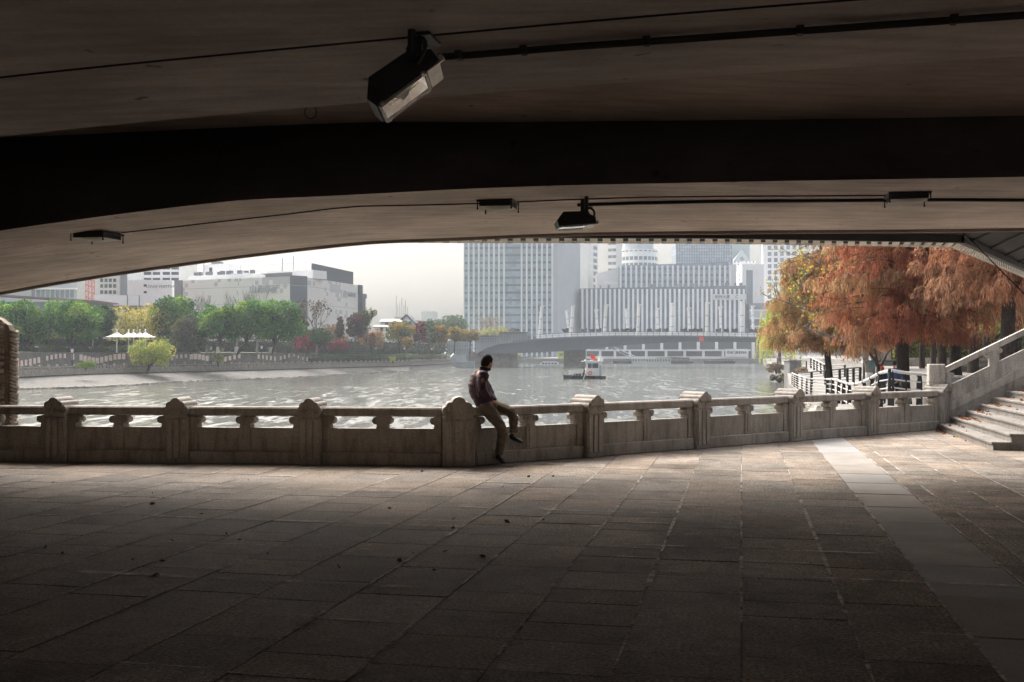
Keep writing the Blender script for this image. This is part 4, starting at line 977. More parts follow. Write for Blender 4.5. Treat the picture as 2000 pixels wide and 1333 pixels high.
# cream apartment tower
A, B = XZ(1133.5, 720, 0), XZ(1148, 717, 0); ap = bld('apartment_tower', 'cream apartment tower with slanted balcony rows squeezed behind the grey office tower', A)
zA_ = 82.0; f1_ = Face(A, B); f2_ = Face(XZ(1148, 717, 0), XZ(1168, 734, 0)); f3_ = Face(XZ(1168, 750, 0), XZ(1203, 745, 0))
for f_ in (f1_, f2_, f3_): box_uv(ap, 'wall', f_, 0, f_.L, -14 if f_ is not f1_ else -8, 0, 0, zA_, M['w_cream'])
copies(ap, 'window', win(1.9, 1.25), M['pane'], [(f1_(f1_.L*.38, .02, zpx(y+o, 719)), f1_.rz) for y in (478, 490.5, 503, 515.5, 528, 541, 553) for o in (0, 5.2)])
pm = MB(); pm.box((0, 0, 0), (f2_.L*.8, .8, 1.0)); copies(ap, 'balcony', pm, M['w_white'], [(f2_(f2_.L*.52, .4, zpx(478+12.6*k, 727)), f2_.rz) for k in range(7)])
copies(ap, 'window', win(f2_.L*.78, 2.4), M['pane2'], [(f2_(f2_.L*.52, .02, zpx(484.5+12.6*k, 727)), f2_.rz) for k in range(7)])
copies(ap, 'window', win(1.4, 2.0), M['pane2'], [(f3_(f3_.L*u, .02, zpx(476+13*k, 747)), f3_.rz) for k in range(5) for u in (.62, .72, .85, .95)])
A, B = XZ(1166, 705, 0), XZ(1212, 705, 0); f_ = Face(A, B); bx = bld('plain_block', 'blank pale roof block wedged between the cream tower and the striped building', A)
mb = MB(); mb.prism([(0, 0), (f_.L, 0), (f_.L, zpx(524, 705)), (0, zpx(534, 705))], f_(0, 0, 0), f_.d, V(0, 0, 1), f_.n*-14); part(bx, 'wall', mb, M['w_cream']); box_uv(bx, 'roof_rail', f_, f_.L*.3, f_.L, .1, .5, zpx(556, 705), zpx(551, 705), M['w_white'])
# round tower
q = XZ(1247, 780, 0); rt_ = bld('round_tower', 'pale round tower with a ring of square windows and a grey drum on top', q)
r0 = 37/F*780
mb = MB(); mb.lathe(q, [(r0, 0), (r0, zpx(492, 780)), (r0*1.03, zpx(492, 780)), (r0*1.03, zpx(490, 780)), (r0*.9, zpx(489.5, 780))], 40); part(rt_, 'wall', mb, M['w_white'])
mb = MB(); mb.lathe(q, [(r0*.78, zpx(492, 780)), (r0*.78, zpx(455, 780)), (r0*.5, zpx(452, 780))], 32); part(rt_, 'drum', mb, M['w_grey'])
sp_ = []
for k in range(11):
    a = math.radians(-90-70+k*14); n_ = V(math.cos(a), math.sin(a), 0)
    for y, _h in ((507.5, 0), (520, 0)): sp_.append((q+n_*(r0+.02)+V(0, 0, zpx(y, 780)), a+math.pi/2))
copies(rt_, 'window', win(2.5, 2.6), M['pane2'], sp_)
copies(rt_, 'vent_slot', win(2.2, .7), M['pane2'], [(q+V(math.cos(a), math.sin(a), 0)*(r0*1.03+.02)+V(0, 0, zpx(493.5, 780)), a+math.pi/2) for a in [math.radians(-160+14*k) for k in range(11)]])
# glass slab, peaked tower, white slab, grid tower, grey terraces
A, B = XZ(1320, 735, 0), XZ(1431, 735, 0); f_ = Face(A, B); gt = bld('glass_tower', 'blue grey glass slab rising over the middle of the striped building', A)
mb = MB(); uv_box(mb, f_, 0, f_.L, -20, 0, 0, 86); part(gt, 'wall', mb, M['gl_grid'])
mb = MB()
for k in range(24): uv_box(mb, f_, f_.L*k/23-.12, f_.L*k/23+.12, 0, .35, 40, 86)
part(gt, 'mullion', mb, M['fin2'])
A, B = XZ(1431, 830, 0), XZ(1476, 830, 0); f_ = Face(A, B); pt_ = bld('peaked_tower', 'hazy tower with a pale gable and diamond window in front of a teal glass shaft', A)
box_uv(pt_, 'glass_shaft', f_, 1, f_.L*.82, -18, -6, 0, 95, M['teal']); box_uv(pt_, 'wall', f_, 0, f_.L, -6, -.1, 0, zpx(511, 830), M['w_white'])
mb = MB(); zg = zpx(511, 830); mb.prism([(0, zg), (f_.L*.75, zg), (f_.L*.40, zpx(488, 830))], f_(0, .1, 0), f_.d, V(0, 0, 1), f_.n*-5); part(pt_, 'gable', mb, M['w_grey'])
mb = MB(); c_ = f_.L*.40; zc = zpx(506, 830); mb.prism([(c_-2, zc), (c_, zc-2.2), (c_+2, zc), (c_, zc+2.2)], f_(0, .3, 0), f_.d, V(0, 0, 1), f_.n*-.4); part(pt_, 'diamond_window', mb, M['pane2'])
copies(pt_, 'window', win(1.0, 1.2), M['pane2'], [(f_(f_.L*u, .1, zpx(y, 830)), f_.rz) for y in (512, 518, 524) for u in (.1, .25, .6, .75, .9)])
A, B = XZ(1450, 745, 0), XZ(1492, 745, 0); f_ = Face(A, B); ws = bld('white_slab', 'plain white slab with a blue glazed slot beside the grid window tower', A)
box_uv(ws, 'wall', f_, 0, f_.L, -16, 0, 0, zpx(516, 745), M['w_white']); box_uv(ws, 'glazed_slot', f_, f_.L*.18, f_.L*.48, 0, .12, 2, zpx(528, 745), M['pane2']); 
fw = Face(XZ(1438, 760, 0), XZ(1450, 745, 0)); box_uv(ws, 'wing', fw, 0, fw.L, -8, 0, 0, zpx(530, 750), M['w_white']); copies(ws, 'window', win(2.6, 1.3), M['pane2'], [(fw(fw.L*.5, .02, zpx(538+8.5*k, 750)), fw.rz) for k in range(4)])
A, B = XZ(1490, 790, 0), XZ(1604, 782, 0); f_ = Face(A, B); gw = bld('grid_tower', 'white tower with a regular grid of square blue windows beside the autumn trees', A)
box_uv(gw, 'wall', f_, 0, f_.L, -25, 0, 0, 90, M['w_white'])
copies(gw, 'window', win(2.6, 3.0), M['pane2'], [(f_(f_.L*(.115+.107*c_), .02, zpx(484+12*r_, 787)), f_.rz) for r_ in range(10) for c_ in range(8)])
A, B = XZ(1466, 655, 0), XZ(1512, 655, 0); f_ = Face(A, B); te = bld('terraced_block', 'low grey terraced block in stacked bands behind the willow', A)
for k, (y, w_) in enumerate(((592, -4), (606, -2.5), (622, -1.2), (638, 0))): box_uv(te, 'storey', f_, 0, f_.L, -14, w_, 0, zpx(y, 655)-.3*k, M['w_grey' if k % 2 else 'w_mid'])
copies(te, 'parapet', MB().box((0, 0, 0), (f_.L+.6, .4, 1.0)), M['fin2'], [(f_(f_.L/2, w_+.1, zpx(y, 655)), f_.rz) for y, w_ in ((606, -2.4), (622, -1.1), (638, .1))])

# dock building at the head of the basin
A, B = XZ(1140, 612, 0), XZ(1462, 612, 0); f_ = Face(A, B); dk = bld('ferry_terminal', 'long low white ferry terminal with dark openings and a black lettered sign at the water', A)
zt_, zb_ = zpx(683, 612), -1.0
box_uv(dk, 'back_wall', f_, 0, f_.L, -10, -3, zb_, zt_-.2, M['w_mid']); box_uv(dk, 'roof', f_, -1, f_.L+1, -10, .6, zt_-.9, zt_, M['w_white'])
box_uv(dk, 'base_wall', f_, 0, f_.L, -3, 0, zb_, zpx(696.5, 612), M['w_cream'])
copies(dk, 'pillar', MB().box((0, 0, 0), (1.4, 1.0, zt_-zb_-.9)), M['w_white'], [(f_(f_.L*u, -.45, (zt_-.9+zb_)/2), f_.rz) for u in (.01, .10, .19, .28, .38, .5, .613, .727, .845, .99)])
box_uv(dk, 'window_band', f_, 0, f_.L, -2.9, -2.5, zpx(696, 612), zt_-.9, M['pane'])
mb = MB(); u0, u1 = (1416-1140)/322*f_.L, (1461-1140)/322*f_.L; uv_box(mb, f_, u0, u1, .65, 1.0, zpx(697.2, 612), zpx(682, 612)); part(dk, 'sign_board', mb, M['w_white'])
put(dk, 'sign_lettering', text_mesh('武林门旅游码头', 1.62, M['w_dark'], 'sign_lettering', .1, .03), f_((u0+u1)/2, 1.12, zpx(689.3, 612)), f_.rz)
# street terrace over the terminal
A, B = XZ(1135, 632, 0), XZ(1500, 632, 0); f_ = Face(A, B); tr_ = bld('street_terrace', 'raised grey street terrace on pale columns between the terminal and the striped building', A)
box_uv(tr_, 'deck', f_, 0, f_.L, -14, 0, zpx(668, 640), zpx(664, 640), M['fin2']); box_uv(tr_, 'back_wall', f_, 0, f_.L, -14, -8, -1, zpx(668, 640), M['w_mid'])
copies(tr_, 'column', MB().box((0, 0, 0), (1.6, 1.4, zpx(668, 640)+1)), M['w_white'], [(f_(f_.L*(.04+.098*k), -.8, (zpx(668, 640)-1)/2), f_.rz) for k in range(10)])

# ================================================================ FAR BRIDGE
dB = 418.0; fb = thing('river_bridge', 'long grey road bridge across the river with a deep arched girder and railings', 'bridge', tuple(XZ(1150, dB, 0)))
M['b_grey'] = surf('bridge_paint', (.115, .13, .148), .6, .12, .2, 4, .08, .05); M['b_stone'] = surf('abutment_panel', (.28, .30, .315), .7, .15, .3, 3, .1, .1)
def pxz(X, Y, d): q = P(X, Y, d); return (q.x, q.z)
top = [(925, 681), (960, 674), (1000, 669), (1050, 664), (1110, 660.5), (1200, 658), (1312, 658), (1400, 659), (1500, 661), (1620, 664)]
bot = [(1620, 676), (1500, 667.5), (1400, 666.5), (1330, 668), (1260, 672), (1200, 676.5), (1142, 683), (1100, 686.5), (1040, 689), (985, 690.5), (935, 691.5)]
mb = MB(); mb.prism([pxz(x, y, dB) for x, y in bot[::-1]]+[pxz(x, y, dB) for x, y in top[::-1]], V(0, dB, 0), V(1, 0, 0), V(0, 0, 1), V(0, 26, 0)); part(fb, 'girder', mb, M['b_grey'])
mb = MB(); mb.prism([pxz(x, y-.2, dB) for x, y in top[2:]]+[pxz(x, y-2.2, dB) for x, y in top[2:][::-1]], V(0, dB-.7, 0), V(1, 0, 0), V(0, 0, 1), V(0, .7, 0)); part(fb, 'fascia', mb, M['w_mid'])
mb = MB(); mb.box(XZ(1122, dB+14, -.5), (8, 16, 8.4)); part(fb, 'pier', mb, M['conc_dark'])
mb = MB(); mb.box(XZ(948, dB+16, -.9), (26, 26, 7)); part(fb, 'abutment', mb, M['conc_dark'])
mb = MB(); mb.box(XZ(890, dB+12, (WZ-1+zpx(667, 418))/2), (11.0, 20, zpx(667, 418)-WZ+1)); part(fb, 'abutment_wall', mb, M['b_stone'])
mb = MB(); mb.prism([pxz(*q, 417) for q in ((929, 693), (929, 657.5), (976, 657.5), (976, 672), (950, 680))], V(0, 417, 0), V(1, 0, 0), V(0, 0, 1), V(0, 22, 0)); part(fb, 'abutment_wall', mb, M['b_stone'])
mb = MB(); mb.prism([pxz(*q, 417.4) for q in ((976, 672.5), (976, 651), (1030, 650.5), (1030, 667))], V(0, 417.4, 0), V(1, 0, 0), V(0, 0, 1), V(0, 20, 0)); part(fb, 'abutment_wall', mb, M['b_stone'])
mb = MB()                                                      # dark joints of the cladding
for X in [867+k*5.2 for k in range(10)]: mb.box(XZ(X, 419.93, lerp(zpx(690, 420), zpx(668, 420), .5)), (.16, .12, 4.2))
for X in [931+k*4.6 for k in range(10)]: mb.box(XZ(X, 416.95, zpx(665, 417)), (.14, .1, 2.6))
for X in [979+k*6 for k in range(9)]: mb.box(XZ(X, 417.35, zpx(659, 417)), (.2, .1, 2.8))
for Y in (676, 684): mb.box(XZ(890, 419.94, zpx(Y, 420)), (10.8, .1, .14))
for Y in (662, 667): mb.box(XZ(952, 416.96, zpx(Y, 417)), (9, .08, .14))
part(fb, 'cladding_joint', mb, M['w_mid'])
mb = MB(); mb.box(XZ(952, 416.6, zpx(657, 417)), (9.8, 1.2, .4)); mb.box(XZ(1003, 417, zpx(650, 417)), (11.2, 1.2, .4)); part(fb, 'coping', mb, M['w_dark'])
def topY(X): return interp(X, top)
mb = MB(); Xr = 1030.0
pts = [P(X, topY(X)-10.5, dB-.2) for X in range(1030, 1630, 20)]; mb.tube(pts, .09, 5)
pts = [P(X, topY(X)-6.5, dB-.2) for X in range(1030, 1630, 20)]; mb.tube(pts, .05, 5)
for k in range(48):
    X = 1030+k*12.3; mb.box(P(X, topY(X)-5, dB-.2), (.18, .14, 2.2))
part(fb, 'railing', mb, M['w_mid'])
mb = MB(); mb.prism([pxz(x, y-2, dB+1) for x, y in top[3:]]+[pxz(x, y-9, dB+1) for x, y in top[3:][::-1]], V(0, dB+2.4, 0), V(1, 0, 0), V(0, 0, 1), V(0, .3, 0)); part(fb, 'parapet', mb, M['w_white'])
mb = MB(); mb.prism([pxz(x, y-1, dB) for x, y in top[3:]]+[pxz(x, y+1, dB) for x, y in top[3:][::-1]], V(0, dB+26, 0), V(1, 0, 0), V(0, 0, 1), V(0, .5, 0))
mb.prism([pxz(x, y-4, dB) for x, y in top[3:]]+[pxz(x, y-5, dB) for x, y in top[3:][::-1]], V(0, dB+26, 0), V(1, 0, 0), V(0, 0, 1), V(0, .3, 0)); part(fb, 'back_railing', mb, M['w_mid'])
# masts
def mast(X, Yb, Yt, d, lean, label, grp):
    a = P(X, Yb, d); b_ = P(X+lean, Yt, d); R = thing('bridge_mast', label, 'mast', tuple(a), grp)
    mb = MB(); mb.tube([a, b_], .60 if Yb > 655 else .52, 12); part(R, 'shaft', mb, M['whitemetal'])
    mb = MB()
    for t in (.33, .66): q = a.lerp(b_, t); mb.tube([q-(b_-a)*.008, q+(b_-a)*.008], .66, 12)
    part(R, 'ring', mb, M['w_mid'])
    mb = MB(); dd = (b_-a).normalized(); mb.tube([b_, b_+dd*.5], [.7, .7], 12); mb.box(b_+dd*.8+V(.2, 0, 0), (1.6, 1.3, .4)); part(R, 'cap', mb, M['white'])
fm = [(1053, 664, 603, 5), (1115, 661, 601, 4), (1180, 659, 600, 3.5), (1245, 659, 599, 3), (1312, 659, 597, 2), (1380, 659, 596, 1), (1449, 660, 594, .5)]
ord_ = ['first white mast on the near parapet, by the bridge end above the abutment', 'second white mast on the near parapet counting from the abutment', 'third white mast on the near parapet counting from the abutment', 'middle white mast of seven on the near parapet of the far bridge', 'white mast on the near parapet just before the red square sign', 'white mast on the near parapet just past the red square sign', 'last white mast on the near parapet, next to the willow']
for (X, a, b_, l), lb in zip(fm, ord_): mast(X, a, b_, dB+1.0, l, lb, 'white masts on the near parapet')
bmk = [(1111, 648, 611, -4), (1167.5, 648, 609, -3), (1225.5, 648, 608, -2.5), (1285.5, 648, 606.5, -2), (1347, 648, 606, -2.2), (1408, 648, 604, -1.5), (1471, 645, 602, -1)]
ord2 = ['thin white mast behind the planters, the one closest to the office tower corner', 'second thin white mast of the rear row, before the first stripes', 'third thin white mast of the rear row on the far bridge', 'middle thin white mast of the rear row on the far bridge', 'thin white mast of the rear row behind a dome shrub trio', 'thin white mast of the rear row under the striped building sign', 'last thin white mast of the rear row, before the grey terraces']
for (X, a, b_, l), lb in zip(bmk, ord2): mast(X, a, b_, dB+25, l, lb, 'white masts on the rear parapet')
sg = MB(); sg.box(P(1370, 662.5, dB-.9), (1.75, .12, 1.75)); ss_ = solo('traffic_sign', sg, bmat('sign_red', (.72, .10, .11)), 'plain red square sign fixed on the girder of the far bridge', 'sign')
mb = MB(); q = XZ(1096, 470, 0); mb.box(P(1096, 693, 470), (2.9, .2, 3.4)); bs_ = thing('banner', 'yellow green banner hanging in the shade below the far bridge near the yacht', 'banner', tuple(P(1096, 693, 470)))
part(bs_, 'sheet', mb, bmat('banner_yellow', (.52, .58, .10))); mb = MB(); mb.box(P(1096, 692, 469.8), (1.6, .1, .5)); mb.box(P(1096.5, 694.5, 469.8), (1.2, .1, .5)); part(bs_, 'print', mb, M['w_mid'])
# stair rails and ramp beside the abutment
for X, lb in ((866, 'white slanted handrail on the bank steps, the one farther from the bridge'), (884, 'white slanted handrail on the bank steps, the one closer to the bridge')):
    mb = MB(); mb.tube([P(X-4, 697.5, 402), P(X+4.5, 688.5, 408)], .22, 6); mb.tube([P(X-4, 701, 402), P(X-4, 697, 402)], .1, 5); mb.tube([P(X+4, 694, 408), P(X+4.5, 688.5, 408)], .1, 5); solo('stair_handrail', mb, M['white'], lb, 'handrail', 'bank step handrails')
mb = MB(); mb.box(XZ(896, 404, -2.3), (12, 6, 2.4)); mb.box(XZ(884, 409, -.6), (10, 4, 3.4)); solo('landing_stage', mb, M['b_stone'], 'grey stone landing block at the water in front of the bridge abutment', 'landing')

# ================================================================ BOATS
M['hull'] = surf('hull_dark', (.028, .034, .042), .5, .2, .8); M['boatwhite'] = surf('boat_white', (.74, .74, .72), .4, .08, 1); M['deckw'] = surf('boat_deck', (.30, .27, .23), .7, .2, 1)
def hull(mb, o, L, W, H, bow=.25, sheer=.25, n=14):
    # pointed-bow hull with its bow towards -x
    rows = []
    for i in range(n+1):
        t = i/n; x = -L/2+L*t; wf = min(1, (t/bow))**.6 if t < bow else (1-.12*max(0, (t-.8)/.2)); wv = max(W/2*wf, .04); z1 = H+sheer*(1-t)**3
        rows.append([(x, -wv, z1), (x+.12*(1-t), -wv*.72, -.25), (x+.12*(1-t), wv*.72, -.25), (x, wv, z1)])
    vs = [o+V(*q) for r in rows for q in r]; fs = []
    for i in range(n):
        a, c_ = i*4, i*4+4
        for j in range(3): fs.append((a+j, a+j+1, c_+j+1, c_+j)[::-1])
        fs.append((a+3, a, c_, c_+3)[::-1])
    fs += [(0, 1, 2, 3), (n*4+3, n*4+2, n*4+1, n*4)]; mb.add(vs, fs)
o = V(XZ(1141, 226.5, WZ).x, 226.5, WZ); wb = thing('work_boat', 'small work boat with a black hull, white wheelhouse and red flag', 'boat', tuple(o))
mb = MB(); hull(mb, o, 8.9, 2.8, .62); mb.tube([o+V(-4.5, 0, 1.0), o+V(-4.5, 0, 1.35)], .07, 6); part(wb, 'hull', mb, M['hull'])
mb = MB(); mb.tube([o+V(-4.3+8.6*k/10, -1.42*min(1, (k/10/.25+.05)**.6 if k < 3 else 1), .55) for k in range(11)], .09, 6)
for x in (-3.2, -.2, 2.5, 3.9): mb.cyl(o+V(x, -1.5, .35), .28, .2, 12, axis=(0, 1, 0))
part(wb, 'fender', mb, M['wire'])
mb = MB(); mb.bbox(o+V(2.0, 0, 2.1), (3.4, 2.2, 3.0), .05); mb.bbox(o+V(1.75, 0, 3.67), (4.4, 2.6, .14), .04); part(wb, 'wheelhouse', mb, M['boatwhite'])
for x, w_ in ((1.1, .8), (2.25, 1.25)):
    mb = MB(); mb.bbox(o+V(x, -1.11, 2.75), (w_, .06, 1.0), .02); part(wb, 'window', mb, M['pane'])
mb = MB(); mb.bbox(o+V(3.35, -1.115, 1.75), (.5, .05, 2.1), .02); part(wb, 'door', mb, M['w_grey'])
mb = MB(); mb.bbox(o+V(.29, 0, 2.75), (.06, 1.8, .9), .02); part(wb, 'windscreen', mb, M['pane'])
mb = MB(); mb.bbox(o+V(-1.7, .9, 1.35), (3.1, .06, .9), .02); mb.tube([o+V(-3.1, -.9, 1.15), o+V(-.6, -.9, 1.15)], .04, 6)
for x in (-3.1, -2.5, -1.9, -1.3, -.6): mb.tube([o+V(x, -.9, .6), o+V(x, -.9, 1.15)], .035, 6)
part(wb, 'deck_rail', mb, M['boatwhite'])
mb = MB(); mb.bbox(o+V(-1.4, .1, .85), (1.5, 1.2, .5), .05); mb.bbox(o+V(.0, .2, .95), (.7, .8, .7), .08); part(wb, 'engine_box', mb, M['hull'])
mb = MB(); mb.tube([o+V(2.9, 0, 3.7), o+V(2.9, 0, 5.1)], .05, 6); mb.tube([o+V(2.3, .3, 3.7), o+V(2.3, .3, 4.4)], .04, 6); mb.tube([o+V(2.5, -.3, 4.7), o+V(3.3, .3, 4.7)], .03, 5)
mb.ball(o+V(.2, 0, 3.9), .18, 8); mb.bbox(o+V(1.5, 0, 3.83), (.7, .3, .2), .03); mb.bbox(o+V(3.5, 0, 4.1), (.9, .8, .7), .05); part(wb, 'mast', mb, M['boatwhite'])
mb = MB(); mb.tube([o+V(1.35, 0, 3.7), o+V(1.35, 0, 5.3)], .035, 6); part(wb, 'flagpole', mb, M['alu'])
mb = MB(); vs = []; 
for i in range(9):
    for j in range(2): vs.append(o+V(1.37+.12*i-.0*j, .10*math.sin(i*.9), 5.25-.95*j-.07*i+.10*math.sin(i*.8)))
mb.add(vs, [(2*i, 2*i+1, 2*i+3, 2*i+2) for i in range(8)]); part(wb, 'flag', mb, bmat('flag_red', (.75, .04, .03)))
mb = MB(); pts = [o+V(1.2+.34*math.cos(a), -1.2, 1.25+.34*math.sin(a)) for a in [k*math.pi/8 for k in range(17)]]; mb.tube(pts, .09, 8); part(wb, 'lifebuoy', mb, bmat('buoy_red', (.72, .12, .08)))
mb = MB(); mb.tube([o+V(.6, -1.55, 2.5), o+V(-.4, -1.95, -.3)], .05, 6); solo('boat_pole', mb, M['boatwhite'], 'long pale pole held over the side of the work boat', 'pole')
o = V(XZ(1070, 420, WZ).x, 420, WZ); yt = thing('tour_boat', 'sleek white tour boat with a row of dark windows moored under the far bridge', 'boat', tuple(o))
mb = MB(); hull(mb, o, 9.4, 3.2, .9, .3, .2); part(yt, 'hull', mb, M['boatwhite'])
mb = MB(); mb.prism([(-3.6, .8), (4.2, .8), (4.2, 2.1), (-1.9, 2.2), (-2.6, 1.9)], o+V(0, -1.35, 0), V(1, 0, 0), V(0, 0, 1), V(0, 2.7, 0)); mb.bbox(o+V(.8, 0, 2.3), (5.2, 2.4, .14), .04); part(yt, 'cabin', mb, M['boatwhite'])
for x in (-1.9, -.75, .5, 1.75, 2.95): mb = MB(); mb.bbox(o+V(x, -1.37, 1.55), (.85, .05, .62), .02); part(yt, 'window', mb, M['pane'])
mb = MB(); mb.tube([o+V(-4.2, 0, 1.0), o+V(-4.4, 0, 1.6)], .04, 5); part(yt, 'bow_rail', mb, M['alu'])
def barge(X, d, L, H, label):
    o = V(XZ(X, d, WZ).x, d, WZ); R = thing('moored_barge', label, 'boat', tuple(o), 'dark boats moored at the terminal')
    mb = MB(); hull(mb, o, L, 4.5, 1.2, .18, .5); part(R, 'hull', mb, M['hull'])
    mb = MB(); mb.prism([(-L*.3, 1.2), (L*.42, 1.2), (L*.42, H), (L*.1, H+.35), (-L*.3, H)], o+V(0, -1.8, 0), V(1, 0, 0), V(0, 0, 1), V(0, 3.6, 0)); part(R, 'cabin', mb, surf('cabin_brown', (.10, .075, .07), .7, .3, .5))
    mb = MB()
    for k in range(7): mb.box(o+V(-L*.26+k*L*.1, -1.83, (H+1.2)/2), (L*.06, .06, .6))
    part(R, 'window_band', mb, M['pane2'])
barge(1308, 590, 25, 3.2, 'largest dark passenger boat moored before the white gangway railing')
barge(1405, 594, 17, 2.4, 'dark low boat moored below the terminal sign')
barge(1222, 588, 14, 2.0, 'dark boat moored beside the foot of the sloping gangway')
gx = thing('gangway', 'white railed floating gangway sloping down to the moored boats', 'gangway', tuple(XZ(1272, 580, WZ)))
mb = MB(); mb.box(XZ(1272, 582, WZ+.35), (21, 4, .7)); part(gx, 'pontoon', mb, M['w_grey'])
mb = MB()
for z in (1.0, 2.9): mb.box(XZ(1272, 580.2, WZ+z), (21, .15, .22))
for k in range(15): mb.box(XZ(1272, 580.2, WZ+1.95)+V(-10.4+k*1.48, 0, 0), (.22, .15, 1.9))
part(gx, 'railing', mb, M['white'])
mb = MB(); mb.tube([P(1200, 679, 590), P(1240, 697, 582)], .35, 6); mb.tube([P(1194, 681, 592), P(1233, 699, 584)], .2, 6); part(gx, 'ramp_rail', mb, M['w_grey'])

# ================================================================ HAZE
hz_ = MB(); hz_.box((0, 520, 55), (1500, 1200, 125)); m = bpy.data.materials.new('haze'); m.use_nodes = True; nt = m.node_tree; nt.nodes.clear()
ou = nd(nt, 'ShaderNodeOutputMaterial'); pv_ = nd(nt, 'ShaderNodeVolumePrincipled', Density=.00022, Anisotropy=.3); pv_.inputs['Color'].default_value = (.82, .91, 1.0, 1)
lk(nt, pv_.outputs[0], ou.inputs['Volume']); hz = struct('haze', hz_, m, kind='stuff')
# ================================================================ TREES (leaf clouds through the crown's volume)
def unit(a): return a/np.maximum(np.linalg.norm(a, axis=1, keepdims=True), 1e-9)
def rnd(n, s=1.0): return RNG.normal(0, s, (n, 3))
def leaf_mesh(name, c, ax, L, W, tint, mat, off):
    n = len(c); ax = unit(ax); b = unit(np.cross(ax, rnd(n))); L = np.broadcast_to(L, n)[:, None]; W = np.broadcast_to(W, n)[:, None]
    v = np.empty((n, 4, 3)); v[:, 0] = c-ax*L*.5; v[:, 1] = c+b*W*.5-ax*L*.05; v[:, 2] = c+ax*L*.5; v[:, 3] = c-b*W*.5-ax*L*.05
    v -= np.array(off)[None, None, :]
    me = bpy.data.meshes.new(name); me.vertices.add(4*n); me.loops.add(4*n); me.polygons.add(n)
    me.vertices.foreach_set('co', v.reshape(-1).astype(np.float32)); me.loops.foreach_set('vertex_index', np.arange(4*n, dtype=np.int32))
    me.polygons.foreach_set('loop_start', np.arange(0, 4*n, 4, dtype=np.int32)); me.polygons.foreach_set('loop_total', np.full(n, 4, dtype=np.int32))
    me.update(); a = me.color_attributes.new('tint', 'FLOAT_COLOR', 'CORNER')
    col = np.ones((n, 4, 4), dtype=np.float32); col[:, :, :3] = tint[:, None, :]; a.data.foreach_set('color', col.reshape(-1))
    me.materials.append(mat); me.validate(); return me
M['leaf'] = leaf_mat('leaf', (1, 1, 1), .42); M['needle'] = leaf_mat('feathery_needle', (1, 1, 1), .5)
def bark(name, col): return surf(name, col, .9, .3, 3, 12, .25, .5, bd=.03)
M['bark'] = bark('bark_brown', (.075, .055, .042)); M['bark_grey'] = bark('bark_grey', (.20, .185, .165)); M['bark_dark'] = bark('bark_dark', (.045, .036, .031)); M['lime'] = surf('lime_wash', (.62, .62, .60), .8, .15, 4)
def branch(mb, p, d, L, r, depth, tips, spread=.6, up=.15, n=3, rr=random):
    d = d.normalized(); pts = [p]; q = p.copy(); dd = d.copy()
    for k in range(3):
        dd = (dd+V(rr.gauss(0, .10), rr.gauss(0, .10), rr.gauss(up*.3, .06))).normalized(); q = q+dd*L/3; pts.append(q.copy())
    mb.tube(pts, [r, r*.86, r*.74, r*.62], 6 if r > .05 else 4, caps=False)
    tips.append((q, dd, r))
    if depth <= 0: return
    for k in range(n):
        a = rr.uniform(0, 2*math.pi); side = V(math.cos(a), math.sin(a), rr.uniform(-.1, .5)); nd_ = (dd+side*spread*rr.uniform(.6, 1.3)+V(0, 0, up)).normalized()
        st_ = pts[rr.choice([2, 3, 3])]
        branch(mb, st_.copy(), nd_, L*rr.uniform(.6, .8), r*.58, depth-1, tips, spread, up, n, rr)
def blobs_leaves(blobs, per, size, cols, wcol, aspect=.55, shell=.30, droop=0.0, hue=.10):
    C, A, Ls, T = [], [], [], []
    cols = np.array(cols); tot = sum(b[1]**2 for b in blobs)
    for (c, r, sq) in blobs:
        n = max(20, int(per*r*r/tot)); d = unit(rnd(n)); rad = r*(1-shell*RNG.random(n)**2+.10*RNG.normal(0, 1, n))
        pos = np.array(c)+d*rad[:, None]*np.array([1, 1, sq]); C.append(pos)
        ax = rnd(n)+d*.5; ax[:, 2] -= droop; A.append(ax); Ls.append(size*RNG.uniform(.6, 1.35, n))
        k = RNG.choice(len(cols), p=wcol); base = cols[k]*(1+RNG.normal(0, hue))
        t = base[None, :]*(1+RNG.normal(0, .22, (n, 1))); pick = RNG.random(n) < .22; t[pick] = cols[RNG.choice(len(cols), size=int(pick.sum()), p=wcol)]*(1+RNG.normal(0, .15, (int(pick.sum()), 1)))
        T.append(np.clip(t, .004, .9))
    return np.concatenate(C), np.concatenate(A), np.concatenate(Ls), np.concatenate(T)
def crown_blobs(c, rx, rz, k, rr, flat_bottom=True, rb=(.20, .36), cone=0.0):
    out = []
    for i in range(k):
        a = i*2.39996+rr.uniform(-.4, .4); h = (i+.5)/k; z = lerp(-.80 if flat_bottom else -.9, .92, h)
        w_ = math.sqrt(max(.05, 1-z*z))*(1-cone*h); rad = rr.uniform(.55, .98)
        r = rx*rr.uniform(*rb)*(1-.4*cone*h)
        out.append(((c.x+math.cos(a)*rx*w_*rad, c.y+math.sin(a)*rx*w_*rad, c.z+z*rz*.84), r, .8))
    out.append(((c.x, c.y, c.z), rx*.62, rz/rx)); return out
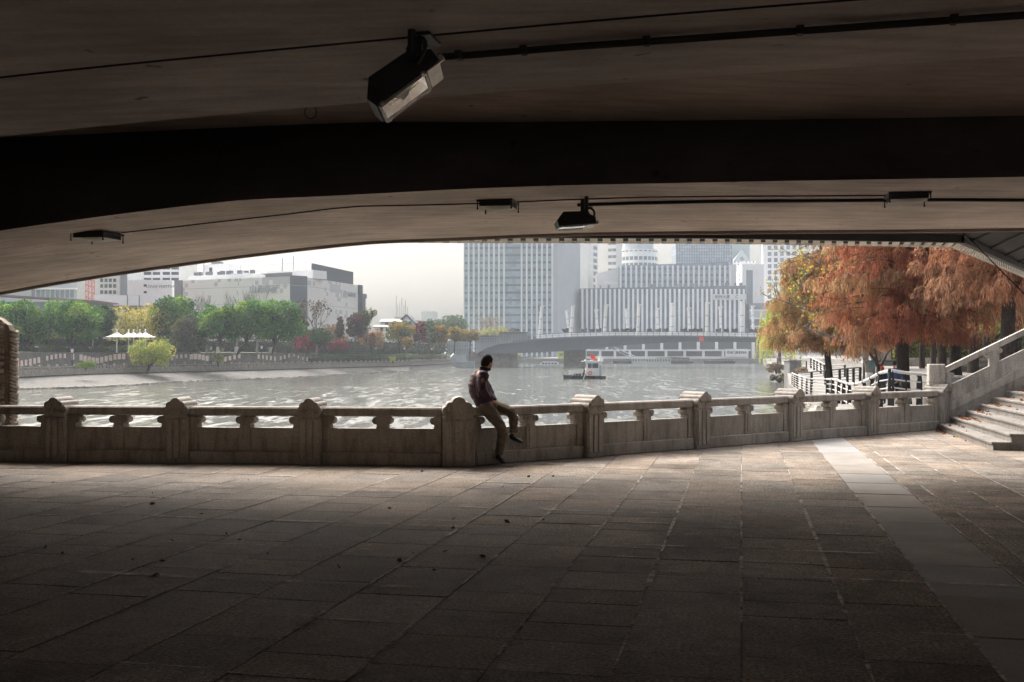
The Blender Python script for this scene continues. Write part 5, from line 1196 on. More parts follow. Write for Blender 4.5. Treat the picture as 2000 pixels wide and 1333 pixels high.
def tree(name, label, X, Yt, Yb, wpx, d, zb, cols, wc, leaves=3600, size=.42, blobs=26, group=None, cone=0.0, limbs=4, painted=False, tr=None, droop=0.1, barkm='bark', fork=.42, trX=None, flat=True, crown_n='crown'):
    s_ = d/F; rr = random.Random(int(X*7+Yt)); zt, zc0 = zpx(Yt, d), zpx(Yb, d); rx = wpx/2*s_; rz = (zt-zc0)/2; c = XZ(X, d, (zt+zc0)/2)
    base = XZ(trX if trX else X+rr.uniform(-2, 2), d, zb); R = thing(name, label, 'tree', tuple(base), group)
    tr = tr or max(.14, rx*.065); mb = MB(); fk = V(lerp(base.x, c.x, .6), base.y, lerp(zb, zc0, .85) if zc0 > zb+.8 else zb+.6)
    mb.tube([base-V(0, 0, .3), base.lerp(fk, .5)+V(rr.uniform(-.1, .1), 0, 0), fk], [tr*1.25, tr, tr*.85], 8, caps=False)
    for k in range(limbs):
        a = k*2*math.pi/limbs+rr.uniform(-.4, .4); t_ = V(c.x+math.cos(a)*rx*.55, c.y+math.sin(a)*rx*.55, c.z+rz*rr.uniform(-.15, .4)); mid = fk.lerp(t_, .5)+V(0, 0, rz*.08)
        mb.tube([fk-V(0, 0, .05), mid, t_], [tr*.62, tr*.42, tr*.18], 6, caps=False)
    part(R, 'trunk', mb, M[barkm], smooth=True)
    if painted: mb = MB(); mb.tube([base-V(0, 0, .1), base+V(0, 0, 1.25)], [tr*1.28+.02, tr*1.12+.03], 10); part(R, 'painted_base', mb, M['lime'])
    C, A, Ls, T = blobs_leaves(crown_blobs(c, rx, rz, int(blobs*1.6), rr, flat, cone=cone), int(leaves*1.6), size*1.15, cols, wc, droop=droop)
    o = bpy.data.objects.new(crown_n, leaf_mesh(crown_n, C, A, Ls, Ls*.6, T, M['leaf'], R.location)); COL.objects.link(o); o.parent = R; return R
def bare(name, label, X, Yt, d, zb, wpx, group=None, cols=None, leaves=0, depth=4, col='bark_grey', size=.3, spread=.55, seed=1):
    rr = random.Random(seed+int(X)); base = XZ(X, d, zb); H = zpx(Yt, d)-zb; R = thing(name, label, 'tree', tuple(base), group); mb, tw = MB(), MB(); tips = []
    top_ = base+V(rr.uniform(-.3, .3), 0, H*.32); r0 = H*.016; mb.tube([base-V(0, 0, .3), base.lerp(top_, .5), top_], [r0*1.2, r0, r0*.85], 7, caps=False); part(R, 'trunk', mb, M[col], smooth=True)
    wid = wpx/2*d/F
    for k in range(5):
        a = k*1.2566+rr.uniform(-.3, .3); branch(tw, top_-V(0, 0, rr.uniform(0, H*.1)), V(math.cos(a)*wid/H*1.5, math.sin(a)*wid/H*1.5, .9), H*.27, r0*.6, depth-1, tips, spread, .2, 3, rr)
    part(R, 'branches' if False else 'branchwork', tw, M[col])
    if leaves:
        tp = np.array([tuple(t[0]) for t in tips]); n = leaves; pick = tp[RNG.integers(0, len(tp), n)]+rnd(n, H*.022); Ls = size*RNG.uniform(.6, 1.3, n); cc_ = np.array(cols)
        T = cc_[RNG.integers(0, len(cc_), n)]*(1+RNG.normal(0, .2, (n, 1))); o = bpy.data.objects.new('crown', leaf_mesh('crown', pick, rnd(n)-np.array([0, 0, .3]), Ls, Ls*.6, np.clip(T, .005, .9), M['leaf'], R.location)); COL.objects.link(o); o.parent = R
    return R
GRN = [(.060, .15, .040), (.095, .21, .045), (.19, .30, .05), (.036, .095, .035)]; GW = [.38, .32, .14, .16]
DKG = [(.036, .075, .035), (.055, .10, .045), (.08, .13, .05)]; DW = [.4, .4, .2]
YEL = [(.34, .29, .06), (.26, .26, .06), (.40, .31, .07), (.14, .17, .05)]; YW = [.4, .25, .2, .15]
g_park = 'round green trees of the riverside park'
tree('camphor_tree', 'bright green round tree closest to the carved pier, with lime washed trunk', 38, 588, 676, 100, 204, PARK, GRN, [.25, .35, .28, .12], 6500, .46, 26, g_park, painted=True, trX=72)
tree('camphor_tree', 'dense green tree with a forked dark trunk behind the lamp post near the carved pier', 137, 588, 668, 112, 208, PARK, GRN, GW, 6500, .46, 26, g_park, painted=True, trX=132)
tree('camphor_tree', 'hazy dull green tree rising behind the dense forked tree', 196, 592, 668, 60, 226, PARK, DKG, DW, 3500, .45, 16, g_park)
tree('shade_tree', 'loose yellow autumn tree behind the white canopies', 272, 602, 668, 124, 233, PARK, YEL, YW, 2600, .46, 30, 'autumn trees of the park', limbs=6, droop=.4)
tree('camphor_tree', 'tall dark evergreen with a bright crest beside the bare grey tree', 338, 576, 678, 92, 236, PARK, GRN, [.3, .2, .1, .4], 5500, .5, 24, g_park, trX=345)
tree('camphor_tree', 'green round tree with a twisted limb just past the thin yellow shrub', 431, 597, 666, 88, 222, PARK, GRN, GW, 5200, .46, 22, g_park, painted=True, trX=426)
tree('camphor_tree', 'broad middle tree of the green clump in front of the mall lettering', 493, 585, 668, 96, 226, PARK, GRN, GW, 5600, .46, 24, g_park, painted=True, trX=462)
tree('camphor_tree', 'tallest dark green tree of the clump below the mall corner', 543, 584, 672, 96, 230, PARK, GRN, [.42, .25, .08, .25], 5600, .46, 24, g_park, painted=True, trX=529)
tree('camphor_tree', 'narrow olive tree at the edge of the green clump under the mall corner panel', 577, 598, 668, 44, 246, PARK, [(.09, .09, .03), (.06, .08, .03)], [.5, .5], 2200, .45, 12, g_park)
tree('evergreen_bush', 'tall grey brown thicket of twigs between the dark evergreen and green clump', 372, 617, 684, 72, 224, PARK, [(.06, .055, .045), (.045, .05, .035), (.09, .10, .03)], [.5, .35, .15], 3400, .40, 18, None)
bare('bare_tree', 'bare grey tree with fine twigs against the mall facade', 404, 563, 246, PARK, 74, 'bare park trees', seed=3)
bare('bare_tree', 'bare tan tree with fine twigs below the mall lettering', 462, 560, 256, PARK, 84, 'bare park trees', seed=9)
bare('bare_tree', 'bare tan tree next to the mall lettering, partly behind the green clump', 502, 566, 262, PARK, 70, 'bare park trees', seed=14)
bare('bare_tree', 'tall upright bare tree with a few dark leaves in front of the mall side', 619, 578, 262, PARK, 66, 'bare park trees', [(.05, .04, .03), (.07, .055, .03)], 320, seed=5, size=.6)
tree('evergreen_bush', 'dark evergreen mound at the foot of the tall upright bare tree', 624, 640, 676, 48, 258, PARK, DKG, DW, 1500, .4, 12)
tree('red_maple', 'magenta maple leaning over the end of the dark inlaid wall', 603, 648, 688, 56, 268, PARK, [(.22, .028, .055), (.16, .03, .05), (.12, .03, .035)], [.5, .3, .2], 2400, .4, 16, 'red trees of the park')
tree('red_maple', 'low magenta shrub on the bank below the dark red tree', 660, 664, 684, 42, 284, PARK, [(.20, .028, .05), (.13, .03, .04)], [.5, .5], 1300, .42, 10, 'red trees of the park')
tree('red_maple', 'slim dusty red tree rising in front of the mall side wall', 664, 613, 670, 22, 292, PARK, [(.15, .05, .06), (.11, .05, .05)], [.5, .5], 1200, .45, 9, 'red trees of the park', cone=.5)
tree('red_maple', 'dark red oval tree close to the mall drum corner', 695, 611, 664, 42, 294, PARK, [(.10, .038, .045), (.075, .03, .035), (.05, .05, .035)], [.5, .3, .2], 2200, .46, 14, 'red trees of the park', cone=.3)
bare('shade_tree', 'sparse olive green tree leaning past the mall corner drum', 716, 606, 298, PARK, 52, None, [(.09, .10, .03), (.055, .075, .03)], 900, seed=2, size=.75, col='bark')
tree('shade_tree', 'pale peach tree behind the tall upright bare tree', 645, 632, 680, 58, 300, PARK, [(.27, .17, .10), (.22, .15, .09)], [.5, .5], 1500, .42, 14, 'autumn trees of the park')
tree('shade_tree', 'pale peach thicket under the sparse olive tree', 726, 644, 682, 54, 310, PARK, [(.30, .18, .10), (.22, .13, .08)], [.5, .5], 1500, .42, 14, 'autumn trees of the park')
tree('shade_tree', 'rust brown conical tree before the peach thicket', 727, 646, 682, 18, 300, PARK, [(.16, .08, .05)], [1.0], 800, .4, 8, 'autumn trees of the park', cone=.6)
tree('shade_tree', 'yellow green spreading tree in front of the white gable house', 781, 626, 668, 50, 312, PARK, [(.17, .16, .03), (.09, .12, .03), (.24, .17, .03)], [.4, .35, .25], 2400, .46, 14, 'autumn trees of the park', limbs=5)
tree('shade_tree', 'small yellow bush tree beneath the yellow green spreading tree', 795, 658, 680, 26, 304, PARK, [(.30, .19, .03), (.2, .15, .03)], [.6, .4], 900, .4, 8, 'autumn trees of the park')
tree('red_maple', 'crimson oval tree between the yellow green tree and golden tree', 820, 625, 674, 33, 322, PARK, [(.19, .05, .055), (.14, .045, .05)], [.6, .4], 2000, .46, 13, 'red trees of the park', cone=.25)
tree('camphor_tree', 'dark green tree squeezed behind the crimson oval tree', 838, 624, 676, 36, 336, PARK, DKG, DW, 1500, .46, 12, g_park)
tree('shade_tree', 'tall golden tree just past the crimson oval tree', 857, 634, 676, 37, 336, PARK, [(.30, .19, .045), (.24, .16, .04), (.16, .13, .03)], [.5, .3, .2], 2200, .48, 14, 'autumn trees of the park')
tree('shade_tree', 'golden round tree standing before the dark domed evergreen', 889, 637, 668, 36, 352, PARK, [(.28, .20, .04), (.2, .17, .04)], [.6, .4], 1700, .5, 12, 'autumn trees of the park')
tree('shade_tree', 'golden low tree next to the panelled abutment wall top', 919, 644, 668, 36, 362, PARK, [(.27, .20, .05), (.2, .17, .05)], [.6, .4], 1400, .5, 12, 'autumn trees of the park')
tree('camphor_tree', 'large dark domed evergreen beside the office tower foot', 886, 614, 665, 54, 455, PARK, DKG, DW, 3400, .6, 18, g_park)
tree('camphor_tree', 'dark hazy treetop between the white houses and the domed evergreen', 850, 622, 660, 44, 450, PARK, DKG, DW, 2000, .6, 14, g_park)
bare('bare_tree', 'wispy pink grey bare tree in front of the office tower base', 952, 612, 470, PARK, 60, 'bare park trees', [(.20, .15, .13)], 700, seed=11, size=.5)
tree('shade_tree', 'yellow green low tree above the abutment coping before the office tower', 968, 641, 662, 56, 450, PARK, [(.26, .24, .06), (.18, .2, .06)], [.6, .4], 1500, .55, 14, 'autumn trees of the park')
# bushes, hedges, the yellow bush on the near bank
def bush(name, label, X, Yt, Yb, wpx, d, cols, wc, leaves=900, size=.34, k=9, zb=None, group=None, squash=.8):
    s_ = d/F; rr = random.Random(int(X)); c = P(X, (Yt+Yb)/2, d); rx = wpx/2*s_; rz = (Yb-Yt)/2*s_; R = thing(name, label, 'shrub', (c.x, c.y, c.z-rz), group)
    mb = MB()
    for j in range(5): a = j*1.3; mb.tube([V(c.x, c.y, c.z-rz-.1), V(c.x+math.cos(a)*rx*.2, c.y+math.sin(a)*rx*.2, c.z-.2*rz), V(c.x+math.cos(a)*rx*.6, c.y+math.sin(a)*rx*.6, c.z+rz*.3)], [.07*rz, .05*rz, .02*rz], 5, caps=False)
    part(R, 'stem', mb, M['bark'])
    C, A, Ls, T = blobs_leaves([(b_[0], b_[1], squash*rz/rx if rz < rx else .9) for b_ in crown_blobs(c, rx, rz, k, rr, False)], leaves, size, cols, wc)
    o = bpy.data.objects.new('foliage', leaf_mesh('foliage', C, A, Ls, Ls*.6, T, M['leaf'], R.location)); COL.objects.link(o); o.parent = R; return R
YG = [(.28, .32, .07), (.18, .25, .06), (.34, .31, .07)]
tree('bank_shrub', 'lime yellow shrub leaning over the far balustrade on the bank', 296, 667, 714, 92, 203.5, -1.75, YG, [.4, .35, .25], 2600, .34, 22, None, limbs=6, trX=286, droop=.5)
bush('bank_shrub', 'flat bright green bush spilling over the far balustrade near the lamp post', 168, 704, 722, 44, 180, [(.13, .19, .03), (.08, .13, .03)], [.6, .4], 1300, .22, 12)
bush('bank_shrub', 'thin yellowish sapling in front of the inlaid wall', 426, 678, 716, 32, 224, [(.18, .2, .06), (.12, .15, .05)], [.5, .5], 420, .26, 9)
bush('bank_shrub', 'small yellow weed clump hanging on the far balustrade before the hedges', 767, 694, 710, 18, 312, YG, [.4, .35, .25], 320, .3, 6)
for X, w_, lb in ((340, 19, 'clipped ball bush on the lawn, nearer the white canopies'), (386, 24, 'wider clipped ball bush on the lawn, nearer the green clump')): bush('ball_bush', lb, X, 672, 686, w_, 228, DKG, DW, 900, .22, 6, group='clipped ball bushes')
def hedge(label, pts, h, depth, cols, wc, n, size=.3, name='hedge'):
    C = []; 
    tot = sum((Vector(b_)-Vector(a)).length for a, b_ in zip(pts, pts[1:]))
    for a, b_ in zip(pts, pts[1:]):
        a, b_ = Vector(a), Vector(b_); L = (b_-a).length; k = int(n*L/tot); d = (b_-a).normalized(); nn = V(-d.y, d.x, 0)
        u = RNG.random(k); side = RNG.choice(3, k, p=[.55, .4, .05]); hh = RNG.random(k)*h; dd = np.where(side == 0, 0, RNG.random(k)*depth); hz2 = np.where(side == 1, h, hh)
        bumpv = .12*h*np.sin(u*L*1.3)+.10*h*np.sin(u*L*.37+1)
        pos = np.array(a)[None]+np.outer(u*L, np.array(d))+np.outer(dd-.15*bumpv, np.array(nn)); pos[:, 2] = (a.z+(b_.z-a.z)*u)+hz2+np.where(side == 1, bumpv, bumpv*hh/h); C.append(pos+rnd(k, .09))
    C = np.concatenate(C); k = len(C); Ls = size*RNG.uniform(.6, 1.4, k); T = np.array(cols)[RNG.choice(len(cols), k, p=wc)]*(1+RNG.normal(0, .22, (k, 1)))
    mid = Vector(pts[len(pts)//2]); R = thing(name, label, 'hedge', tuple(mid)); o = bpy.data.objects.new('foliage', leaf_mesh('foliage', C, rnd(k), Ls, Ls*.6, np.clip(T, .004, .9), M['leaf'], R.location)); COL.objects.link(o); o.parent = R
    mb = MB()
    for a, b_ in zip(pts, pts[1:]):
        a, b_ = Vector(a), Vector(b_); d = (b_-a).normalized(); nn = V(-d.y, d.x, 0); q = nn*.25; e = nn*(depth-.2); up = V(0, 0, h*.82)
        mb.add([a+q, b_+q, b_+e, a+e, a+q+up, b_+q+up, b_+e+up, a+e+up], [(0, 3, 2, 1), (4, 5, 6, 7), (0, 1, 5, 4), (2, 3, 7, 6), (1, 2, 6, 5), (3, 0, 4, 7)])
    part(R, 'twig_core', mb, M['bark_dark']); return R
HDG = [(.03, .05, .022), (.042, .065, .026), (.055, .08, .03)]
def hp(X, off, z): return tuple(XZ(X, walld(X)+off, z))
hedge('low clipped dark hedge along the top of the inlaid wall below the white canopies', [hp(X, 2.5, PARK) for X in (142, 190, 240, 300, 360, 392)], 1.05, 1.6, HDG, [.4, .4, .2], 4200, .2)
hedge('short dark hedge under the round trees close to the carved pier', [hp(X, 9, PARK) for X in (76, 110, 138)], 1.15, 1.6, [(.035, .06, .02), (.1, .14, .03)], [.7, .3], 1500, .2)
hedge('thick blue green hedge on the slope right above the far balustrade', [tuple(XZ(X, flerp(X, Fl)+5.5, -1.3)) for X in (622, 680, 740, 771)], 2.3, 3.2, [(.035, .055, .035), (.05, .075, .045), (.028, .045, .03)], [.4, .35, .25], 5200, .34)
hedge('shorter blue green hedge past the yellow weed clump', [tuple(XZ(X, flerp(X, Fl)+5.5, -1.3)) for X in (776, 800, 817)], 2.2, 3.2, [(.035, .055, .035), (.05, .075, .045)], [.5, .5], 2400, .36)
hedge('upper dark hedge behind the slope hedges beneath the autumn trees', [tuple(XZ(X, flerp(X, Fl)+17, PARK-.2)) for X in (560, 640, 700, 760, 810, 862)], 2.2, 3.5, HDG, [.4, .4, .2], 5200, .4)
hedge('dim brownish hedge beside the white bank handrails', [tuple(XZ(X, flerp(X, Fl)+5, -1.3)) for X in (822, 850, 874)], 2.0, 3, [(.06, .055, .04), (.045, .05, .035)], [.5, .5], 1800, .4)
hedge('maroon low hedge on top of the panelled abutment wall', [tuple(P(X, 667, 424)) for X in (886, 915)], 2.2, 2.5, [(.07, .04, .045), (.05, .045, .04)], [.6, .4], 900, .4)
hedge('dark shrubbery filling the shade behind the round green trees', [hp(X, 24, PARK) for X in (36, 110, 200, 300, 400, 500, 596)], 3.6, 3.0, [(.03, .05, .03), (.05, .065, .035), (.07, .055, .045), (.10, .06, .06)], [.4, .3, .2, .1], 9000, .4, 'shrubbery')
hedge('dark shrubbery under the autumn trees before the white gable house', [tuple(XZ(X, flerp(X, Fl)+27, PARK)) for X in (600, 660, 720, 780, 840, 880)], 4.2, 3.5, [(.04, .05, .03), (.09, .07, .04), (.06, .08, .035)], [.4, .3, .3], 5000, .5, 'shrubbery')
# domes of clipped shrubs in the bridge planters
k = 0
dome_lb = {}
def dome(X, w_, lb, dd=4):
    bush('planter_shrub', lb, X, 641.5, 651, w_, dB+dd, [(.055, .045, .05), (.045, .05, .04)], [.5, .5], 1000, .5, 6, group='clipped shrubs on the far bridge')
doms = [(1105, 17, 'single broad dome shrub on the far bridge just past the office tower edge'), (1141, 14, 'first dome shrub of a small trio between the second and third masts'), (1157, 13, 'middle dome shrub of the small trio past the second near mast'), (1170, 12, 'last dome shrub of the small trio, touching a rear mast'), (1204, 17, 'first dome shrub of the dark trio between third and fourth near masts'), (1221, 17, 'middle dome shrub of the dark trio, under a rear mast'), (1236, 17, 'last dome shrub of the dark trio, next to the fourth near mast'), (1269, 13, 'first dome shrub past the middle near mast'), (1286, 14, 'dome shrub below the middle rear mast'), (1300, 12, 'dome shrub just before the mast near the red sign'), (1336, 17, 'first dark dome shrub past the fifth near mast'), (1352, 17, 'dark dome shrub above and before the red square sign'), (1367, 17, 'dark dome shrub directly above the red square sign'), (1403, 13, 'first small dome shrub past the sixth near mast'), (1419, 13, 'second small dome shrub past the sixth near mast'), (1435, 13, 'third small dome shrub past the sixth near mast'), (1472, 19, 'last broad dome shrub beside the willow')]
for X, w_, lb in doms: dome(X, w_, lb)
bush('planter_shrub', 'long dark shrub mound on the abutment coping by the first near mast', 1005, 640, 651, 28, 440, [(.055, .045, .05), (.045, .05, .04)], [.5, .5], 800, .35, 8)
bush('bank_shrub', 'bright yellow green shrub seen through the gap beneath the far bridge', 1006, 689, 698, 24, 480, [(.35, .42, .06)], [1.0], 500, .4, 7)
# canopies in the park
cw = surf('canopy_cloth', (.74, .72, .68), .7, .08, 1.5)
for X, w_, lb in ((228, 30, 'white pyramid canopy standing slightly apart from the other four'), (251, 25, 'white pyramid canopy, second from the separate one'), (261, 26, 'middle white pyramid canopy of the group of five'), (273, 25, 'white pyramid canopy half hidden behind the last one'), (284, 29, 'white pyramid canopy at the end of the group, near the lime shrub')):
    d = 208+ (X % 3)*1.5; q = XZ(X, d, PARK); hw = w_/2*d/F*1.15; zt_ = zpx(648, d); ze = zpx(659, d); R = thing('park_canopy', lb, 'canopy', tuple(q), 'white canopies in the park')
    mb = MB(); n = 8; vs = [q+V(0, 0, zt_-PARK)]
    for t, zz in ((.3, .52), (.65, .2), (1.0, 0)):
        for sx, sy in ((-1, -1), (0, -1), (1, -1), (1, 0), (1, 1), (0, 1), (-1, 1), (-1, 0)): vs.append(V(q.x+sx*hw*t, q.y+sy*hw*t, lerp(ze, zt_, zz)))
    fs = [(0, 1+j, 1+(j+1) % 8) for j in range(8)]+[(1+8*r_+j, 9+8*r_+j, 9+8*r_+(j+1) % 8, 1+8*r_+(j+1) % 8) for r_ in range(2) for j in range(8)]; mb.add(vs, fs); part(R, 'cloth', mb, cw)
    mb = MB(); mb.tube([q, V(q.x, q.y, zt_+.3)], .13, 8); part(R, 'pole', mb, M['white']); mb = MB(); mb.ball(V(q.x, q.y, zt_+.3), .16, 8); part(R, 'finial', mb, M['white'])
# lamp posts along the far promenade
lampX = [(141, 'dark lamp post beside the flat bright green bush'), (412, 'dark lamp post by the thin yellowish sapling'), (511, 'dark lamp post before the tallest tree of the green clump'), (597, 'dark lamp post at the end of the inlaid wall under the magenta maple'), (669, 'dark lamp post in front of the thick slope hedge'), (734, 'dark lamp post between the slope hedge and peach thicket'), (790, 'dark lamp post before the shorter blue green hedge'), (843, 'dark lamp post before the dim brownish hedge'), (872, 'dark lamp post between the two white bank handrails')]
for X, lb in lampX:
    d = flerp(X, Fl)+2.2; q = XZ(X, d, -1.45); R = thing('lamp_post', lb, 'lamp post', tuple(q), 'lamp posts on the far promenade'); k_ = d/210; hh = 4.6*min(1.15, max(.9, k_*.95))
    mb = MB(); mb.tube([q, q+V(0, 0, hh-.8)], [.13, .09], 8); mb.lathe(q, [(.24, 0), (.24, .5), (.14, .7)], 8); part(R, 'pole', mb, M['iron'])
    mb = MB(); mb.lathe(q, [(.10, hh-.8), (.22, hh-.72), (.27, hh-.15), (.05, hh-.05)], 8); part(R, 'lantern', mb, M['white']); mb = MB(); mb.lathe(q, [(.32, hh-.16), (.05, hh+.16), (.02, hh+.35)], 8); part(R, 'lantern_cap', mb, M['iron'])
mb = MB(); q = XZ(181, 212, PARK); R = thing('street_light', 'thin grey street light with a short arm in front of the dense forked tree', 'street light', tuple(q)); mb.tube([q, XZ(181, 212, zpx(631, 212))], .10, 6); mb.tube([XZ(181, 212, zpx(632, 212)), XZ(174, 211.8, zpx(631, 212))], .06, 5); part(R, 'pole', mb, M['w_grey']); mb = MB(); mb.box(XZ(174, 211.8, zpx(631, 212)), (.8, .3, .14)); part(R, 'lamp_head', mb, M['w_grey'])
R = thing('gantry_frame', 'thin dark gantry frame sticking up behind the loose yellow tree', 'gantry', tuple(XZ(260, 240, PARK))); mb = MB(); mb.tube([XZ(249, 240, PARK), XZ(249, 240, zpx(576, 240)), XZ(272, 240, zpx(577.5, 240)), XZ(272, 240, PARK)], .12, 6); part(R, 'frame', mb, M['w_mid'])
mb = MB(); mb.cyl(XZ(107, 205, PARK+8.6), .14, 2.6, 6); q = XZ(176.5, 211, PARK); R = thing('info_post', 'short white sign post on the lawn edge above the inlaid wall', 'sign', tuple(q)); mb = MB(); mb.tube([q, q+V(0, 0, 1.0)], .07, 6); part(R, 'post', mb, M['white']); mb = MB(); mb.box(q+V(0, 0, 1.05), (.6, .06, .3)); part(R, 'plate', mb, M['white'])

# ================================================================ PROMENADE ON THE NEAR SIDE
Rl = [(20, 1640), (38, 1608), (52, 1590), (66.5, 1579), (84, 1552), (95, 1541), (150, 1538), (200, 1535), (290, 1500), (606, 1490)]
def redge(d): return (interp(d, Rl)-1000)/F*d
def zlow(d): t = min(1, max(0, (d-37)/22)); t = t*t*(3-2*t); return lerp(-.2, -1.0, t)
rg = MB(); ds_ = [20, 24, 28, 32, 35, 38, 42, 46, 50, 55, 60, 66.5, 75, 84, 95, 120, 150, 200, 290, 420, 606]
rows = []
for d in ds_:
    e = redge(d) if d > 30 else lerp(9.3, redge(30), (d-20)/10)+.3; z = zlow(d); st_ = e+lerp(4.4, 9, min(1, max(0, (d-50)/100)))
    rows.append([V(e, d, WZ-2), V(e, d, z), V(e+.5, d, z), V(st_, d, z), V(st_+.02, d, z+.45 if d > 40 else z), V(st_+.6, d, z+.45 if d > 40 else z), V(st_+.62, d, .68 if d > 40 else z), V(st_+140, d, .75 if d > 40 else z)])
for r0_, r1_ in zip(rows, rows[1:]):
    for j in range(7): rg.quad(r0_[j], r0_[j+1], r1_[j+1], r1_[j])
struct('promenade_ground', rg, M['pave_far'])
lw = MB(); lw.quad(V(24.5, 56, .70), V(46, 56, .77), V(52, 70, .78), V(29.5, 70, .72)); struct('lawn', lw, M['grass'])
rk = MB(); rr = random.Random(4)
for k in range(260):
    d = rr.uniform(31, 62); e = redge(d); u = rr.random(); q = V(e-2.6*u, d, lerp(zlow(d)-.15, WZ+.2, u*.75)); s_ = rr.uniform(.15, .5); rk.box(q, (s_*1.4, s_, s_*.8), M=Matrix.Rotation(rr.uniform(0, 6), 3, 'Z') @ Matrix.Rotation(rr.uniform(-.5, .5), 3, 'X'), taper=(.6, .7))
struct('shore_rubble', rk, surf('rubble_pale', (.33, .31, .27), .9, .35, 1.2), kind='stuff')
def railing(label, pts, h, top_r, rails, wide, topm, plate=True, group='riverside railings'):
    R = thing('metal_railing', label, 'railing', tuple(pts[0]), group)
    for i, q in enumerate(pts):
        d = (pts[min(i+1, len(pts)-1)]-pts[max(i-1, 0)]); d.z = 0; d.normalize(); nn = V(-d.y, d.x, 0); mb = MB()
        if plate: mb.prism([(-wide*.5, 0), (wide*.5, 0), (wide*.5, h*.72), (wide*.42, h*.9), (wide*.2, h*1.03), (-wide*.35, h*1.06), (-wide*.5, h*.98), (-wide*.25, h*.9), (-wide*.45, h*.7)], q-nn*.02-d*0, (nn*.35+V(1, 0, 0)*.65).normalized(), V(0, 0, 1), V(0, .05, 0)); 
        else: mb.box(q+V(0, 0, h/2), (wide, wide, h))
        part(R, 'post', mb, M['iron'])
    mb = MB(); mb.tube([q+V(0, 0, h) for q in pts], top_r, 8); part(R, 'handrail', mb, topm)
    for z in rails: mb = MB(); mb.tube([q+V(0, 0, z*h) for q in pts], top_r*.45, 6); part(R, 'rail', mb, topm)
    return R
M['railpale'] = surf('rail_pale', (.55, .54, .52), .5, .12, 4); M['raildark'] = M['iron']
def rp_(X, Y, d, h=1.15): q = P(X, Y, d); q.z -= h; return q
railing('curving railing of dark plate posts with a thick pale handrail behind the last balustrade bays', [rp_(1880, 737, 41), rp_(1797, 731.5, 37.7), rp_(1767, 728.5, 36.3), rp_(1741, 724, 35), rp_(1718, 729, 36.3), rp_(1702, 738, 38), rp_(1687, 746, 40), rp_(1671.5, 750.5, 42), rp_(1658, 750, 45), rp_(1647, 747, 49), rp_(1637, 743.5, 53.5), rp_(1626, 741, 58), rp_(1615, 741, 63)], 1.15, .055, (.28, .52, .76), .20, M['railpale'])
railing('straight dark railing along the river edge stepping away toward the rocks', [rp_(1615, 741, 63.5, 1.1), rp_(1584, 740.5, 66.5, 1.1), rp_(1575, 738.5, 71, 1.1), rp_(1566, 736, 76, 1.1), rp_(1557.5, 733.5, 81.5, 1.1), rp_(1551, 731, 87, 1.1), rp_(1547, 729, 93, 1.1)], 1.1, .045, (.2, .36, .52, .68, .84), .14, M['railpale'])
railing('dark ramp railing climbing behind the white painted trunk', [rp_(1556, 729, 86, 1.1), rp_(1585, 727, 84, 1.1), rp_(1612, 724.5, 82, 1.1), rp_(1640, 721.5, 80.5, 1.1), rp_(1655, 720, 80, 1.1), rp_(1667, 719, 79.5, 1.1), rp_(1680, 718, 79, 1.1)], 1.1, .05, (.25, .45, .65, .83), .16, M['raildark'], False)
railing('far dark railing at the corner of the quay above the brown bush', [rp_(1518, 699, 190, 1.3), rp_(1535, 701, 170, 1.3), rp_(1552, 703, 150, 1.3), rp_(1575, 706, 140, 1.3)], 1.3, .06, (.2, .4, .6, .8), .14, M['raildark'], False)
railing('white slanted railing behind the lower branches of the brown tree', [rp_(1584, 699, 120, 1.2), rp_(1590, 702, 117, 1.2), rp_(1596, 705, 114, 1.2), rp_(1603, 708, 111, 1.2), rp_(1610, 712, 108, 1.2), rp_(1622, 713, 107, 1.2), rp_(1650, 713, 106, 1.2)], 1.2, .06, (.3, .5, .7), .16, M['railpale'], False)
